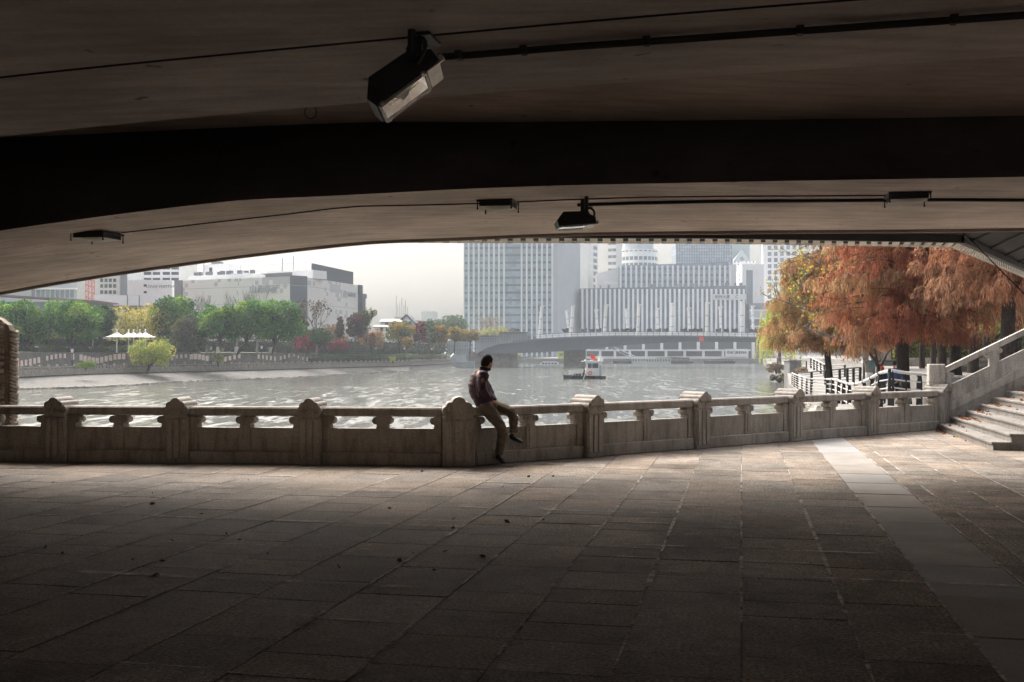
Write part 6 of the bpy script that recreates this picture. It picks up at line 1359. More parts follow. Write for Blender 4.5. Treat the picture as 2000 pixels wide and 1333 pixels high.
# feathery autumn redwoods
RED = [(.33, .125, .088), (.38, .195, .135), (.25, .095, .07), (.35, .22, .14)]
PNK = [(.375, .225, .165), (.33, .175, .125), (.385, .25, .18), (.265, .135, .10)]
BRN = [(.36, .21, .14), (.42, .26, .175), (.27, .15, .10), (.34, .24, .13)]
def redwood(label, X, d, zb, dia, R_, zc, Ht, cols, seed, dens=1.0, lean=0.0, cone=.55, yel=0.0, painted=False, group='feathery autumn redwoods', Lb=.36):
    rng = np.random.default_rng(seed); rr = random.Random(seed); base = XZ(X, d, zb); R = thing('redwood_tree', label, 'tree', tuple(base), group)
    mb = MB(); mb.tube([base-V(0, 0, .3), base+V(0, 0, .5), base+V(lean*.4, 0, 3), base+V(lean, 0, Ht*.6), base+V(lean*1.2, 0, Ht)], [dia*.75, dia*.55, dia*.48, dia*.3, .03], 12, caps=False); part(R, 'trunk', mb, M['bark_dark'], smooth=True)
    if painted: mb = MB(); mb.tube([base-V(0, 0, .1), base+V(0, 0, 1.1)], [dia*.66, dia*.56], 12); part(R, 'painted_base', mb, M['lime'])
    cols = np.array(cols); C, A, Ls, T = [], [], [], []; bm_ = MB(); z = zc+.5; wi = 0
    while z < Ht-.6:
        f = (z-zc)/(Ht-zc); rad = R_*(1-cone*f-.4*f*f)*rr.uniform(.85, 1.08)
        if f < .12: rad *= .75+2*f
        nb = 8 if z < 8 else 5
        for k in range(nb):
            a = wi*1.1+k*2*math.pi/nb+rr.uniform(-.3, .3); L = max(.6, rad*rr.uniform(.7, 1.1)); out = np.array([math.cos(a), math.sin(a), 0]); side = np.array([-out[1], out[0], 0]); o0 = np.array([base.x+lean*f, base.y, z])
            lift = rr.uniform(.05, .30); sag = rr.uniform(.35, .7)
            pts = [V(*(o0+out*L*t+np.array([0, 0, lift*L*t-sag*L*.55*t*t]))) for t in (0, .35, .7, 1)]
            bm_.tube(pts, [.045, .03, .018, .006], 4, caps=False)
            bc = cols[rng.integers(len(cols))]*(1+rng.normal(0, .12))
            if yel and rr.random() < yel: bc = np.array([.38, .30, .06])*(1+rng.normal(0, .15))
            nt_ = max(2, int(L*3.4*dens)) if z < 8.6 else 3
            for j in range(nt_):
                t = rng.random()**.65; p0 = o0+out*L*t+np.array([0, 0, lift*L*t-sag*L*.55*t*t]); lat = rng.normal(0, 1)
                p0 = p0+side*lat*L*(.10+.14*t); p0[2] -= abs(lat)*.12
                # one drooping plume: strands arch outward from its top and hang down
                nl = 92 if z < 8.6 else 14; Rp = rng.uniform(.16, .34)*(Lb/.36); Hp = rng.uniform(.35, .85)*(Lb/.36); an = rng.uniform(0, 2*math.pi, nl); q = rng.random(nl)**.8; ph = q*math.pi/2; rv = Rp*np.sin(ph)*rng.uniform(.75, 1.15, nl)
                pos = p0[None]+np.stack([np.cos(an)*rv, np.sin(an)*rv, -Hp*(1-np.cos(ph))], 1)+out[None]*(rv*.5)[:, None]
                dirv = np.stack([np.cos(an)*np.cos(ph)*Rp, np.sin(an)*np.cos(ph)*Rp, -Hp*np.sin(ph)-.04], 1)/Rp+out[None]*.25+rng.normal(0, .22, (nl, 3))
                C.append(pos); A.append(dirv); Ls.append(Lb*rng.uniform(.3, .7, nl)); tb = bc*(1+rng.normal(0, .24)); T.append(np.clip(tb[None]*(1+rng.normal(0, .13, (nl, 1))), .01, .9))
        z += .36 if z < 8 else .7; wi += 1
    part(R, 'branchwork', bm_, M['bark'])
    C = np.concatenate(C); A = np.concatenate(A); Ls = np.concatenate(Ls); T = np.concatenate(T)
    o = bpy.data.objects.new('crown', leaf_mesh('crown', C, A, Ls, .032*(Lb/.36), T, M['needle'], R.location)); COL.objects.link(o); o.parent = R; return R
redwood('brown green redwood with a lime washed trunk nearest the river edge', 1622, 70, -.95, .42, 4.7, 2.0, 14, BRN, 31, 1.7, -.6, .52, .04, True, Lb=.36)
redwood('vivid red redwood whose low branches hang over the curving railing', 1765, 45, -.35, .50, 3.9, 2.3, 14, RED, 32, 1.1, -.2, .30, .05)
redwood('pinkish tan redwood with a thick trunk directly above the slope of the stair handrail', 1866, 47.5, .5, .47, 4.4, 3.4, 15, PNK, 33, 1.1, 0, .22)
redwood('russet redwood with the thickest trunk, half hidden by the rising stair handrail', 1966, 40, .5, .50, 3.4, 3.8, 14, PNK[:2]+RED[1:2], 34, 1.0, .2, .42)
redwood('tan redwood behind the vivid red one, its slim trunk next to a second slim trunk', 1801, 72, -.6, .38, 4.2, 3.7, 15, RED[:2]+PNK[:2], 35, .6, 0, .45, Lb=.36)
redwood('dim russet redwood with a straight trunk standing behind the newel', 1840, 60, .5, .45, 3.8, 3.7, 15, PNK, 36, .7, 0, .45, Lb=.34)
redwood('orange tan redwood with a lightly leaning trunk beyond the stair handrail', 1901, 55, .6, .48, 3.7, 4.0, 15, PNK+RED[:1], 37, .75, .1, .45, Lb=.34)
redwood('distant russet redwood with a thin trunk between two nearer trunks', 1823, 78, .5, .36, 4.0, 4.2, 16, BRN[:2]+PNK[:2], 38, .5, 0, .45, Lb=.4)
redwood('faraway brown redwood, one of a pair of thin trunks over the stair slope', 1926, 82, .6, .42, 4.4, 4.6, 16, BRN[:2]+PNK[:1], 39, .5, 0, .45, .1, Lb=.4)
redwood('tan redwood whose dark trunk leaves the picture edge above the stair handrail', 1987, 56, .6, .44, 3.8, 4.6, 15, PNK, 40, .6, 0, .45, Lb=.34)
redwood('tall hazy brown redwood filling the gap between river tree and red tree', 1690, 95, -.6, .4, 5.0, 4.4, 17, BRN[:3]+RED[:1], 41, .6, 0, .45, .08, Lb=.42)
# pale leaning plane tree with yellow leaves
R = thing('plane_tree', 'pale leaning plane tree with forked limbs and scattered yellow leaves', 'tree', tuple(XZ(1697, 60, -.95))); b0 = XZ(1697, 60, -.95); mb = MB(); tips = []; rr = random.Random(77)
mb.tube([b0-V(0, 0, .2), P(1698, 735, 60), P(1694, 712, 60), P(1687, 690, 60), P(1678, 668, 60)], [.23, .20, .175, .15, .12], 10, caps=False); part(R, 'trunk', mb, M['bark_grey'], smooth=True)
mb = MB(); mb.tube([b0-V(0, 0, .05), P(1697.5, 728, 60)], [.235, .215], 10); part(R, 'painted_base', mb, M['lime'])
lm = MB()
for path in (((1678, 668), (1655, 640), (1630, 610), (1600, 575), (1565, 560)), ((1687, 690), (1650, 665), (1610, 655), (1570, 640)), ((1678, 668), (1668, 620), (1640, 570), (1615, 530), (1590, 510)), ((1655, 640), (1610, 615), (1565, 602), (1528, 588)), ((1668, 620), (1660, 560), (1640, 510), (1620, 480))):
    pts = [P(x, y, 60-.4*i) for i, (x, y) in enumerate(path)]; lm.tube(pts, [.10*(1-.8*i/len(pts)) for i in range(len(pts))], 6, caps=False)
    for q, q2 in zip(pts[1:], pts[2:]+[pts[-1]+(pts[-1]-pts[-2])*.4]):
        for k in range(3): branch(lm, q.lerp(q2, rr.random()), V(rr.gauss(-.3, .6), rr.gauss(0, .6), rr.gauss(.5, .4)), rr.uniform(.5, 1.1), .028, 1, tips, .7, .2, 3, rr)
part(R, 'limb', lm, M['bark_grey'])
tp = np.array([tuple(t[0]) for t in tips]); w_ = 1000; pick = tp[RNG.integers(0, len(tp), w_)]+rnd(w_, .17); Ls = RNG.uniform(.09, .17, w_); T = np.array([(.45, .38, .05), (.34, .32, .05), (.22, .24, .05), (.5, .36, .06)])[RNG.integers(0, 4, w_)]*(1+RNG.normal(0, .2, (w_, 1)))
o = bpy.data.objects.new('crown', leaf_mesh('crown', pick, rnd(w_)-np.array([0, 0, .4]), Ls, Ls*.75, np.clip(T, .01, .9), M['leaf'], R.location)); COL.objects.link(o); o.parent = R
# bare forked sapling by the railing, and the blue green box
R = thing('bare_tree', 'small bare tree with three crooked limbs beside the pale plane tree', 'tree', tuple(XZ(1716, 52, -.8)), None); mb = MB(); mb.tube([XZ(1716, 52, -.9), P(1715, 735, 52), P(1716, 718, 52)], [.13, .12, .11], 8, caps=False); part(R, 'trunk', mb, M['bark_dark'], smooth=True)
mb = MB()
for path in (((1716, 719), (1706, 700), (1695, 688), (1688, 676)), ((1716, 719), (1711, 700), (1708, 680)), ((1716, 719), (1724, 708), (1732, 692), (1742, 680))): mb.tube([P(x, y, 52) for x, y in path], [.09, .07, .05, .03][:len(path)], 6, caps=False)
part(R, 'limb', mb, M['bark'])
q = XZ(1697.5, 66, -.95); R = thing('recycling_box', 'turquoise box on a thin post behind the pale plane tree', 'box', tuple(q)); mb = MB(); mb.bbox(P(1698, 714, 66), (.34, .3, .46), .03); part(R, 'bin', mb, surf('turquoise_paint', (.03, .28, .30), .4, .1, 5)); mb = MB(); mb.tube([q, P(1698, 718, 66)], .04, 6); part(R, 'post', mb, M['iron'])
# willow, brown bush on rocks, brick corner of the quay
R = thing('willow_tree', 'yellow green weeping willow hanging over the water beside the autumn trees', 'tree', tuple(XZ(1523, 236, -1.0))); b0 = XZ(1523, 236, -1.0); mb = MB(); mb.tube([b0, XZ(1522, 236, 4), XZ(1520, 236, 9)], [.4, .32, .2], 8, caps=False)
C, A, Ls, T = [], [], [], []; rr = random.Random(12)
for k in range(230):
    X0 = rr.gauss(1520, 15); Y0 = rr.uniform(575, 640)+abs(X0-1520)*1.0; ln = rr.uniform(20, 62); d = 236+rr.uniform(-3.5, 3.5); n = int(ln*1.6); yy = Y0+np.arange(n)/1.6; 
    pos = np.array([tuple(P(X0+(-.12*(y-Y0) if X0 < 1520 else .06*(y-Y0)), y, d)) for y in yy])+rnd(n, .12); C.append(pos); ax = rnd(n, .35); ax[:, 2] -= 1; A.append(ax); Ls.append(RNG.uniform(.3, .65, n)); c = np.array(rr.choice([(.42, .48, .09), (.52, .52, .10), (.30, .38, .08)])); T.append(np.clip(c[None]*(1+RNG.normal(0, .15, (n, 1))), .01, .9))
    if k % 12 == 0: mb.tube([XZ(1521, 236, 6.5), P(X0, Y0, d)], [.1, .04], 4, caps=False)
part(R, 'trunk', mb, M['bark']); C = np.concatenate(C); o = bpy.data.objects.new('crown', leaf_mesh('crown', C, np.concatenate(A), np.concatenate(Ls), .14, np.concatenate(T), M['leaf'], R.location)); COL.objects.link(o); o.parent = R
bush('reed_bush', 'fluffy grey brown bush on the rocks at the quay corner', 1516, 705, 731, 34, 196, [(.16, .12, .09), (.2, .15, .12)], [.5, .5], 2600, .22, 14)
bush('reed_bush', 'small olive tuft beside the rocks at the quay corner', 1531, 726, 742, 10, 190, [(.14, .13, .03)], [1.0], 500, .2, 6)
bush('reed_bush', 'pale fluffy bush inside the railing behind the quay corner', 1566, 717, 728, 26, 110, [(.28, .22, .17)], [1.0], 900, .16, 9)
for X, Y, w_, lb in ((1511, 738, 12, 'dark shoreline rock under the fluffy bush, outermost one'), (1521, 740, 14, 'dark shoreline rock under the fluffy bush, between two others'), (1534, 744, 11, 'dark shoreline rock touching the brick quay corner')):
    bm = bmesh.new(); bmesh.ops.create_icosphere(bm, subdivisions=3, radius=1); rr = random.Random(int(X)); c = P(X, Y, 198); k = w_/2*198/F
    for v in bm.verts: n_ = v.co.normalized(); f = 1+.22*math.sin(3*n_.x+X)+.18*math.sin(5*n_.y+2*n_.z)+.08*math.sin(11*n_.z+7*n_.x); v.co = V(v.co.x*k*f*1.1, v.co.y*k*f, v.co.z*k*f*.95)+c
    me = bpy.data.meshes.new('shore_rock'); bm.to_mesh(me); bm.free(); me.materials.append(surf('rock_dark_'+str(X), (.10, .09, .075), .9, .4, 1.2)); solo('shore_rock', me, None, lb, 'rock', 'rocks at the quay corner')
mb = MB(); mb.box(XZ(1548, 150, -1.6), (1.6, 3, 4.6)); qc = thing('quay_pier', 'square grey brick pier at the corner of the promenade beyond the railing', 'pier', tuple(XZ(1548, 150, -3))); part(qc, 'brickwork', mb, surf('grey_brick', (.20, .195, .19), .85, .2, 2))
mb = MB(); mb.box(XZ(1548, 150, .78), (1.9, 3.3, .16)); part(qc, 'coping', mb, M['granite2'])
# things behind the trunks: pale kiosk, wall, bright shrubs
A_, B_ = XZ(1700, 125, 0), XZ(2080, 118, 0); f_ = Face(A_, B_); kk = bld('park_kiosk', 'long pale low pavilion with white posts half hidden behind the redwood trunks', A_)
box_uv(kk, 'wall', f_, 0, f_.L, -5, 0, .5, zpx(689, 122), M['w_cream']); box_uv(kk, 'roof', f_, -.5, f_.L+.5, -6, 1.5, zpx(668, 122), zpx(665, 122), M['w_grey'])
copies(kk, 'post', MB().box((0, 0, 0), (.32, .32, zpx(668, 122)-.6)), M['white'], [(f_(f_.L*(.03+.085*k), .9, (zpx(668, 122)+.6)/2), f_.rz) for k in range(12)]); box_uv(kk, 'window_band', f_, .5, f_.L-.5, -.4, -.3, zpx(688, 122), zpx(669, 122), M['pane2'])
hedge('yellow green bamboo thicket glowing behind the redwood trunks', [tuple(XZ(X, 106, .7)) for X in (1742, 1840, 1940, 2060)], 3.8, 5, [(.20, .22, .03), (.12, .15, .03), (.30, .28, .05)], [.4, .35, .25], 7000, .3, 'bamboo_thicket')
bt = tree('shade_tree', 'dark green tree mass far behind the redwood trunks', 1930, 600, 690, 330, 160, .7, DKG, DW, 6000, .6, 30, None)
for j, (x0, x1, d, lb) in enumerate(((1700, 1766, 88, 'low dark slatted wall behind the small bare tree'), (1768, 1870, 84, 'low pale stone wall behind the newel and trunks'))):
    a, c_ = XZ(x0, d, 0), XZ(x1, d, 0); fw = Face(a, c_); R = thing('low_wall', lb, 'wall', (a.x, a.y, -.5), 'low promenade walls'); box_uv(R, 'wall_face', fw, 0, fw.L, -.4, 0, -1, 1.0+.2*j, M['w_mid'] if j == 0 else M['granite2']); box_uv(R, 'coping', fw, -.1, fw.L+.1, -.5, .1, 1.0+.2*j, 1.15+.2*j, M['w_dark'] if j == 0 else M['granite2'])
for k, (x0, x1, d, z) in enumerate(((1872, 1965, 58, .72), (1876, 1962, 60, 1.0))):
    a, c_ = XZ(x0, d, 0), XZ(x1, d, 0); fw = Face(a, c_); R = thing('stone_bench', ('lower pale stone bench strip on the lawn beyond the stair handrail', 'upper pale stone bench strip on the lawn beyond the stair handrail')[k], 'bench', (a.x, a.y, z)); box_uv(R, 'seat', fw, 0, fw.L, -.8, 0, z+.25, z+.4, M['granite2']); box_uv(R, 'support', fw, .2, fw.L-.2, -.6, -.2, z-.2, z+.25, M['granite'])
# leaf litter
n = 215; C = []; rr = random.Random(6)
for i in range(n):
    if i < 145: k = rr.choice([0, 1, 1, 2, 2, 3, 3, 4, 5]); s = S0+k*TREAD+rr.uniform(.0, .30); t = TF-abs(rr.gauss(0, .9))-.05; z = RISE*(k+1)+.012; q = sv(s, max(TN+.1, t), z)
    elif i < 180: q = sv(S0-abs(rr.gauss(0, .12))-.03, TF-abs(rr.gauss(0, 1.3)), .012)
    else:
        q = G(rr.uniform(20, 1100), rr.uniform(918, 1130), .012)
        if (q-LB1).dot(LN) > -.2 and q.x < -.7: q = G(300, 1000, .012)
    C.append(tuple(q))
C = np.array(C); ax = rnd(n); ax[:, 2] *= .25; sz = np.where(np.arange(n) < 180, RNG.uniform(.05, .11, n), RNG.uniform(.03, .075, n)); T = np.array([(.20, .07, .035), (.26, .11, .05), (.14, .06, .035), (.45, .34, .05), (.3, .2, .14)])[RNG.choice(5, n, p=[.35, .28, .2, .05, .12])]; T[180:] = np.array([.03, .022, .016])
o = struct('fallen_leaves', leaf_mesh('fallen_leaves', C, ax, sz, sz*.6, T, M['leaf'], (0, 0, 0)), None, kind='stuff')
# ================================================================ PEOPLE
def skin(name, joints, edges, root=0, sub=2):
    # joints: [(point, rx, ry)]; one continuous surface grown along the edges
    me = bpy.data.meshes.new(name); me.from_pydata([tuple(j[0]) for j in joints], edges, [])
    o = bpy.data.objects.new(name, me); COL.objects.link(o)
    md = o.modifiers.new('skin', 'SKIN'); md.use_smooth_shade = True
    for v, j in zip(me.skin_vertices[0].data, joints): v.radius = (j[1], j[2])
    me.skin_vertices[0].data[root].use_root = True
    ss = o.modifiers.new('sub', 'SUBSURF'); ss.levels = sub; ss.render_levels = sub
    dg = bpy.context.evaluated_depsgraph_get(); out = bpy.data.meshes.new_from_object(o.evaluated_get(dg))
    bpy.data.objects.remove(o); out.polygons.foreach_set('use_smooth', [True]*len(out.polygons)); return out
def merge(name, meshes, mats, off):
    bm = bmesh.new()
    for me, mi in meshes:
        n0 = len(bm.faces); bm.from_mesh(me); bm.faces.ensure_lookup_table()
        for f in bm.faces[n0:]: f.material_index = mi; f.smooth = True
    for v in bm.verts: v.co -= off
    out = bpy.data.meshes.new(name); bm.to_mesh(out); bm.free()
    for m_ in mats: out.materials.append(m_)
    return out
M['skin'] = surf('skin', (.36, .20, .135), .55, .08, 8, 40, .05, .05); M['hair'] = surf('hair_black', (.010, .008, .008), .85, .3, 20, 160, .4, .5)
M['jacket'] = surf('jacket_maroon', (.052, .022, .042), .75, .2, 6, 70, .18, .3); M['jacket_back'] = surf('jacket_panel', (.085, .05, .055), .75, .2, 6, 70, .15, .3)
M['piping'] = surf('jacket_piping', (.30, .24, .21), .7, .1, 6); M['trouser'] = surf('trousers_khaki', (.125, .098, .07), .85, .22, 7, 60, .2, .35); M['shoe'] = surf('shoe_black', (.015, .014, .015), .5, .2, 9); M['collar'] = surf('collar_black', (.014, .013, .014), .8, .1, 9)
M['badge'] = surf('badge_tan', (.30, .19, .12), .8, .3, 30)
def head_mesh(c, R3, k=1.0):
    # face looks along local -y before R3; eyes at half height, nose, mouth, ears
    bm = bmesh.new(); bmesh.ops.create_uvsphere(bm, u_segments=28, v_segments=20, radius=1.0)
    for v in bm.verts:
        x, y, z = v.co; front = max(0, -y); w_ = .074*(1-.22*max(0, -z)**1.4)
        X, Y, Z = x*w_, y*.094, z*.118
        if z < -.1: Y -= .014*(-z)*(1 if y < 0 else .2); Y += .018*max(0, y)*(-z)*-1.6
        nose = math.exp(-((x/.16)**2+((z+.16)/.20)**2))*front; Y -= .024*nose*(1-.3*(z+.16 > 0))
        eye = math.exp(-(((abs(x)-.40)/.16)**2+((z-.05)/.10)**2))*front; Y += .010*eye
        brow = math.exp(-(((abs(x)-.38)/.24)**2+((z-.20)/.08)**2))*front; Y -= .004*brow
        mouth = math.exp(-((x/.26)**2+((z+.50)/.06)**2))*front; Y += .005*mouth
        lips = math.exp(-((x/.24)**2+((z+.44)/.06)**2))*front; Y -= .005*lips
        chin = math.exp(-((x/.25)**2+((z+.80)/.15)**2))*front; Y -= .010*chin
        v.co = V(X, Y, Z)
    for s_ in (-1, 1):
        r = bmesh.ops.create_uvsphere(bm, u_segments=10, v_segments=8, radius=1.0)
        for v in r['verts']: v.co = V(v.co.x*.012+s_*.076, v.co.y*.020+.006, v.co.z*.032-.004)
    for v in bm.verts: v.co = R3 @ (v.co*k)+c
    me = bpy.data.meshes.new('h'); bm.to_mesh(me); bm.free(); return me
def hair_mesh(c, R3, k=1.0, seed=1):
    bm = bmesh.new(); bmesh.ops.create_uvsphere(bm, u_segments=40, v_segments=28, radius=1.0)
    for v in bm.verts:
        x, y, z = v.co; n = .5+.5*math.sin(17*x+9*y+seed)*math.sin(13*z+7*x)*math.sin(11*y+5*z); t = 1.08+.06*n
        lim = -.42 if y > 0 else lerp(-.42, .50, min(1, -y*1.5))
        if abs(x) > .55 and y < .25: lim = max(lim, -.15)
        zz = max(z, lim); sh = 1.0 if z >= lim else .93
        w_ = .074*(1-.10*max(0, -zz)); v.co = V(x*w_*t*sh, (y*.094+.004)*t*sh, zz*.118*t+.004)
    for v in bm.verts: v.co = R3 @ (v.co*k)+c
    me = bpy.data.meshes.new('hair'); bm.to_mesh(me); bm.free(); me.polygons.foreach_set('use_smooth', [True]*len(me.polygons)); return me
def hand_mesh(w0, d, palm_n, thumb, k=1.0, curl=.6):
    # a palm with four fingers of unequal length and a thumb leaving its side; d: towards the fingertips
    d = d.normalized(); n = (palm_n-d*palm_n.dot(d)).normalized(); s_ = d.cross(n).normalized()*thumb; J, E = [], []
    J.append((w0, .024*k, .018*k)); J.append((w0+d*.045*k, .036*k, .016*k)); J.append((w0+d*.082*k, .038*k, .014*k)); E += [(0, 1), (1, 2)]
    for i, (off, ln) in enumerate(((.028, .068), (.010, .078), (-.010, .072), (-.028, .056))):
        b = len(J); p0 = w0+d*.088*k+s_*off*k; dd = (d+n*curl*.5).normalized(); d2 = (d*.6+n*curl).normalized(); d3 = (d*.1+n*curl*1.3).normalized()
        p1 = p0+dd*ln*.45*k; p2 = p1+d2*ln*.32*k; p3 = p2+d3*ln*.26*k
        J += [(p0, .0095*k, .0095*k), (p1, .009*k, .009*k), (p2, .0082*k, .0082*k), (p3, .007*k, .007*k)]; E += [(2, b), (b, b+1), (b+1, b+2), (b+2, b+3)]
    b = len(J); q0 = w0+d*.035*k+s_*.030*k; q1 = q0+(d*.6+s_*.7+n*.2).normalized()*.036*k; q2 = q1+(d+n*.5+s_*.1).normalized()*.030*k
    J += [(q0, .012*k, .012*k), (q1, .0105*k, .0105*k), (q2, .008*k, .008*k)]; E += [(1, b), (b, b+1), (b+1, b+2)]
    return skin('hand', J, E, 0, 1)
def shoe_mesh(ankle, toe, k=1.0):
    d = toe-ankle; f = V(d.x, d.y, d.z).normalized(); heel = ankle-f*.055*k
    up = V(0, 0, 1); up = (up-f*up.dot(f)).normalized()
    sole = ankle-up*.0
    J = [(ankle+up*.03*k, .044*k, .048*k), (ankle-up*.035*k-f*.03*k, .042*k, .042*k), (ankle-up*.045*k+f*.07*k, .044*k, .036*k), (ankle-up*.055*k+f*.15*k, .047*k, .030*k), (ankle-up*.062*k+f*.20*k, .038*k, .022*k)]
    return skin('shoe', J, [(0, 1), (1, 2), (2, 3), (3, 4)], 0, 2)

# --- the man perched on the rail
def J3(X, Y, d): return P(X, Y, d)
q0 = J3(949, 800, 16.2)
man = thing('person', 'man in maroon jacket and khaki trousers perched on the stone rail', 'person', tuple(q0))
pel = J3(946, 787, 16.17); sp1 = J3(937, 770, 16.17); sp2 = J3(933, 752, 16.15); ch = J3(936, 736, 16.13); nk = J3(943.5, 724, 16.12); nk2 = J3(948, 716, 16.11); hd = J3(950, 711, 16.10)
rs_, re, rw = J3(944, 734, 15.96), J3(942, 762, 15.88), J3(961, 783, 15.92); ls_, le, lw = J3(937, 733, 16.30), J3(955, 764, 16.40), J3(966, 784, 16.20)
rh, rk_, ra, rt2 = J3(950, 797, 16.05), J3(978, 833, 15.88), J3(974, 889, 16.06), J3(986, 897, 15.84)
lh, lk2, la, lt2 = J3(954, 796, 16.22), J3(998, 806, 16.08), J3(1001, 849, 16.02), J3(1024, 857, 15.92)
bj = [(pel, .12, .095), (sp1, .115, .09), (sp2, .12, .09), (ch, .125, .09), (nk, .06, .06), (nk2, .052, .055), (hd, .05, .055),
      (rs_, .055, .055), (re, .042, .042), (rw, .030, .026), (ls_, .055, .055), (le, .042, .042), (lw, .030, .026),
      (rh, .085, .085), (rk_, .055, .055), (ra, .038, .038), (lh, .085, .085), (lk2, .055, .055), (la, .038, .038)]
be = [(0, 1), (1, 2), (2, 3), (3, 4), (4, 5), (5, 6), (3, 7), (7, 8), (8, 9), (3, 10), (10, 11), (11, 12), (0, 13), (13, 14), (14, 15), (0, 16), (16, 17), (17, 18)]
body = skin('body', bj, be, 0, 2)
fw_ = V(.72, .69, -.10).normalized()                                  # he looks out over the water, away from us
yv = -fw_; xv = yv.cross(V(0, 0, 1)).normalized(); zv = xv.cross(yv).normalized(); tilt = Matrix.Rotation(math.radians(6), 3, fw_)
HR = tilt @ Matrix((xv, yv, zv)).transposed(); hc = J3(951, 710, 16.10)
hands = [hand_mesh(rw, (J3(970, 790, 16.0)-rw), V(.2, .6, -.7), 1), hand_mesh(lw, (J3(972, 793, 16.1)-lw), V(.2, -.4, -.8), -1)]
off = Vector(man.location)
bd = merge('body', [(body, 0), (head_mesh(hc, HR), 0)]+[(h, 0) for h in hands], [M['skin']], off); part(man, 'body', bd, None)
hm = hair_mesh(hc+V(0, 0, .004), HR); hm.materials.append(M['hair'])
for v in hm.vertices: v.co -= off
part(man, 'hair', hm, None)
def cloth(name, tubes, balls, vox=.013, it=8, fold=None):
    # limbs and trunk as tapered tubes, fused into one skin
    mb = MB()
    for pts, rs_l, fl in tubes: mb.tube(pts, rs_l, 16, flat=fl)
    for c_, r_ in balls: mb.ball(c_, r_, 14)
    o = bpy.data.objects.new(name, mb.mesh(name, M['jacket'])); COL.objects.link(o)
    r = o.modifiers.new('fuse', 'REMESH'); r.mode = 'VOXEL'; r.voxel_size = vox; s_ = o.modifiers.new('smooth', 'SMOOTH'); s_.iterations = it; s_.factor = .5
    dg = bpy.context.evaluated_depsgraph_get(); out = bpy.data.meshes.new_from_object(o.evaluated_get(dg)); bpy.data.objects.remove(o); out.materials.clear()
    if fold:
        for v in out.vertices: v.co += v.normal*fold(v.co)
    out.polygons.foreach_set('use_smooth', [True]*len(out.polygons)); return out
jm = cloth('jacket', [([J3(947, 789, 16.17), J3(943, 778, 16.17), J3(937, 765, 16.17), J3(934.5, 750, 16.16), J3(937, 736, 16.15), J3(942.5, 726, 16.13), J3(945.5, 719.5, 16.115)], [.135, .155, .162, .158, .135, .085, .066], 1.22),
    ([J3(940, 733, 16.0), rs_, re.lerp(rs_, .45)+V(-.012, 0, 0), re, J3(952, 774, 15.90), J3(960, 781.5, 15.92), rw], [.07, .085, .078, .070, .064, .058, .046], 1.0),
    ([J3(939, 733, 16.26), ls_, le.lerp(ls_, .45), le, J3(960, 775, 16.30), lw], [.07, .085, .078, .068, .062, .048], 1.0)],
    [(rs_, .088), (ls_, .086), (re, .071)], fold=lambda c: math.sin(46*c.z+14*c.x+9*c.y)*math.sin(19*c.x+27*c.z)*.006+math.sin(95*c.z-40*c.x)*math.sin(33*c.y+20*c.z)*.003)
jm.materials.append(M['jacket']); jm.materials.append(M['jacket_back'])
for pl in jm.polygons:
    c_ = pl.center; Xp = 1000+c_.x/c_.y*F; Yp = HY-(c_.z-CZ)/c_.y*F; pl.material_index = 1 if Xp < 931+max(0, 745-Yp)*.35 and c_.y > 15.99 else 0
for v in jm.vertices: v.co -= off
jo = part(man, 'jacket', jm, None)
mb = MB(); ring = []
for k in range(15): a = k/14*2*math.pi; ring.append(nk2+V(.066*math.cos(a)-.004, .070*math.sin(a), -.028+.018*math.cos(a)*-1))
mb.tube(ring, .021, 8, caps=False); part(jo, 'collar', mb, M['collar'], smooth=True)
mb = MB(); mb.tube([J3(943, 725, 15.995), J3(937, 728, 15.985), J3(932, 737, 15.965), J3(930, 750, 15.955), J3(931, 764, 15.965), J3(935, 776, 15.975)], .007, 5)
mb.tube([J3(949, 745, 15.865), J3(950, 756, 15.80), J3(953, 766, 15.80), J3(959, 775, 15.82)], .006, 5)
part(jo, 'piping', mb, M['piping'], smooth=True)
def proj_badge(X, Y, r):
    c_ = J3(X, Y, 15.815); mb = MB(); pts = [(r*math.cos(a)*.8, r*math.sin(a)) for a in [k*math.pi/5 for k in range(10)]]; mb.prism(pts, c_, V(1, .15, 0), V(0, 0, 1), V(0, .012, 0)); return mb
part(jo, 'badge', proj_badge(942.5, 743, .034), M['badge'])
tm = cloth('trousers', [([J3(946, 785, 16.17), J3(948, 792, 16.17), J3(951, 798, 16.16)], [.135, .15, .13], 1.15),
    ([J3(947, 795, 16.08), J3(958, 806, 16.0), J3(968, 820, 15.93), rk_, J3(980.5, 846, 15.91), J3(978, 866, 15.98), J3(974.5, 887, 16.05)], [.112, .105, .094, .080, .074, .070, .066], 1.0),
    ([J3(950, 793, 16.22), J3(966, 795, 16.20), J3(984, 800, 16.14), lk2, J3(1003, 818, 16.06), J3(1003, 832, 16.04), J3(1003, 846, 16.02)], [.112, .104, .092, .080, .074, .068, .064], 1.0)],
    [(rk_, .079), (lk2, .079)], fold=lambda c: math.sin(60*c.z+20*c.x)*math.sin(25*c.x+31*c.y)*.005+math.sin(120*c.z)*math.sin(50*c.x+10*c.z)*.0025)
tm.materials.append(M['trouser'])
for v in tm.vertices: v.co -= off
to = part(man, 'trousers', tm, None)
mb = MB(); ring = [J3(946, 786, 16.17)+V(.135*math.cos(a), .105*math.sin(a), .01-.03*math.cos(a)) for a in [k*math.pi/10 for k in range(21)]]; mb.tube(ring, .018, 6, caps=False); part(to, 'belt', mb, M['collar'], smooth=True)
for a_, t_ in ((ra, rt2), (la, lt2)):
    sm = shoe_mesh(a_-V(0, 0, .012), t_); sm.materials.append(M['shoe'])
    for v in sm.vertices: v.co -= off
    so_ = part(man, 'shoe', sm, None)

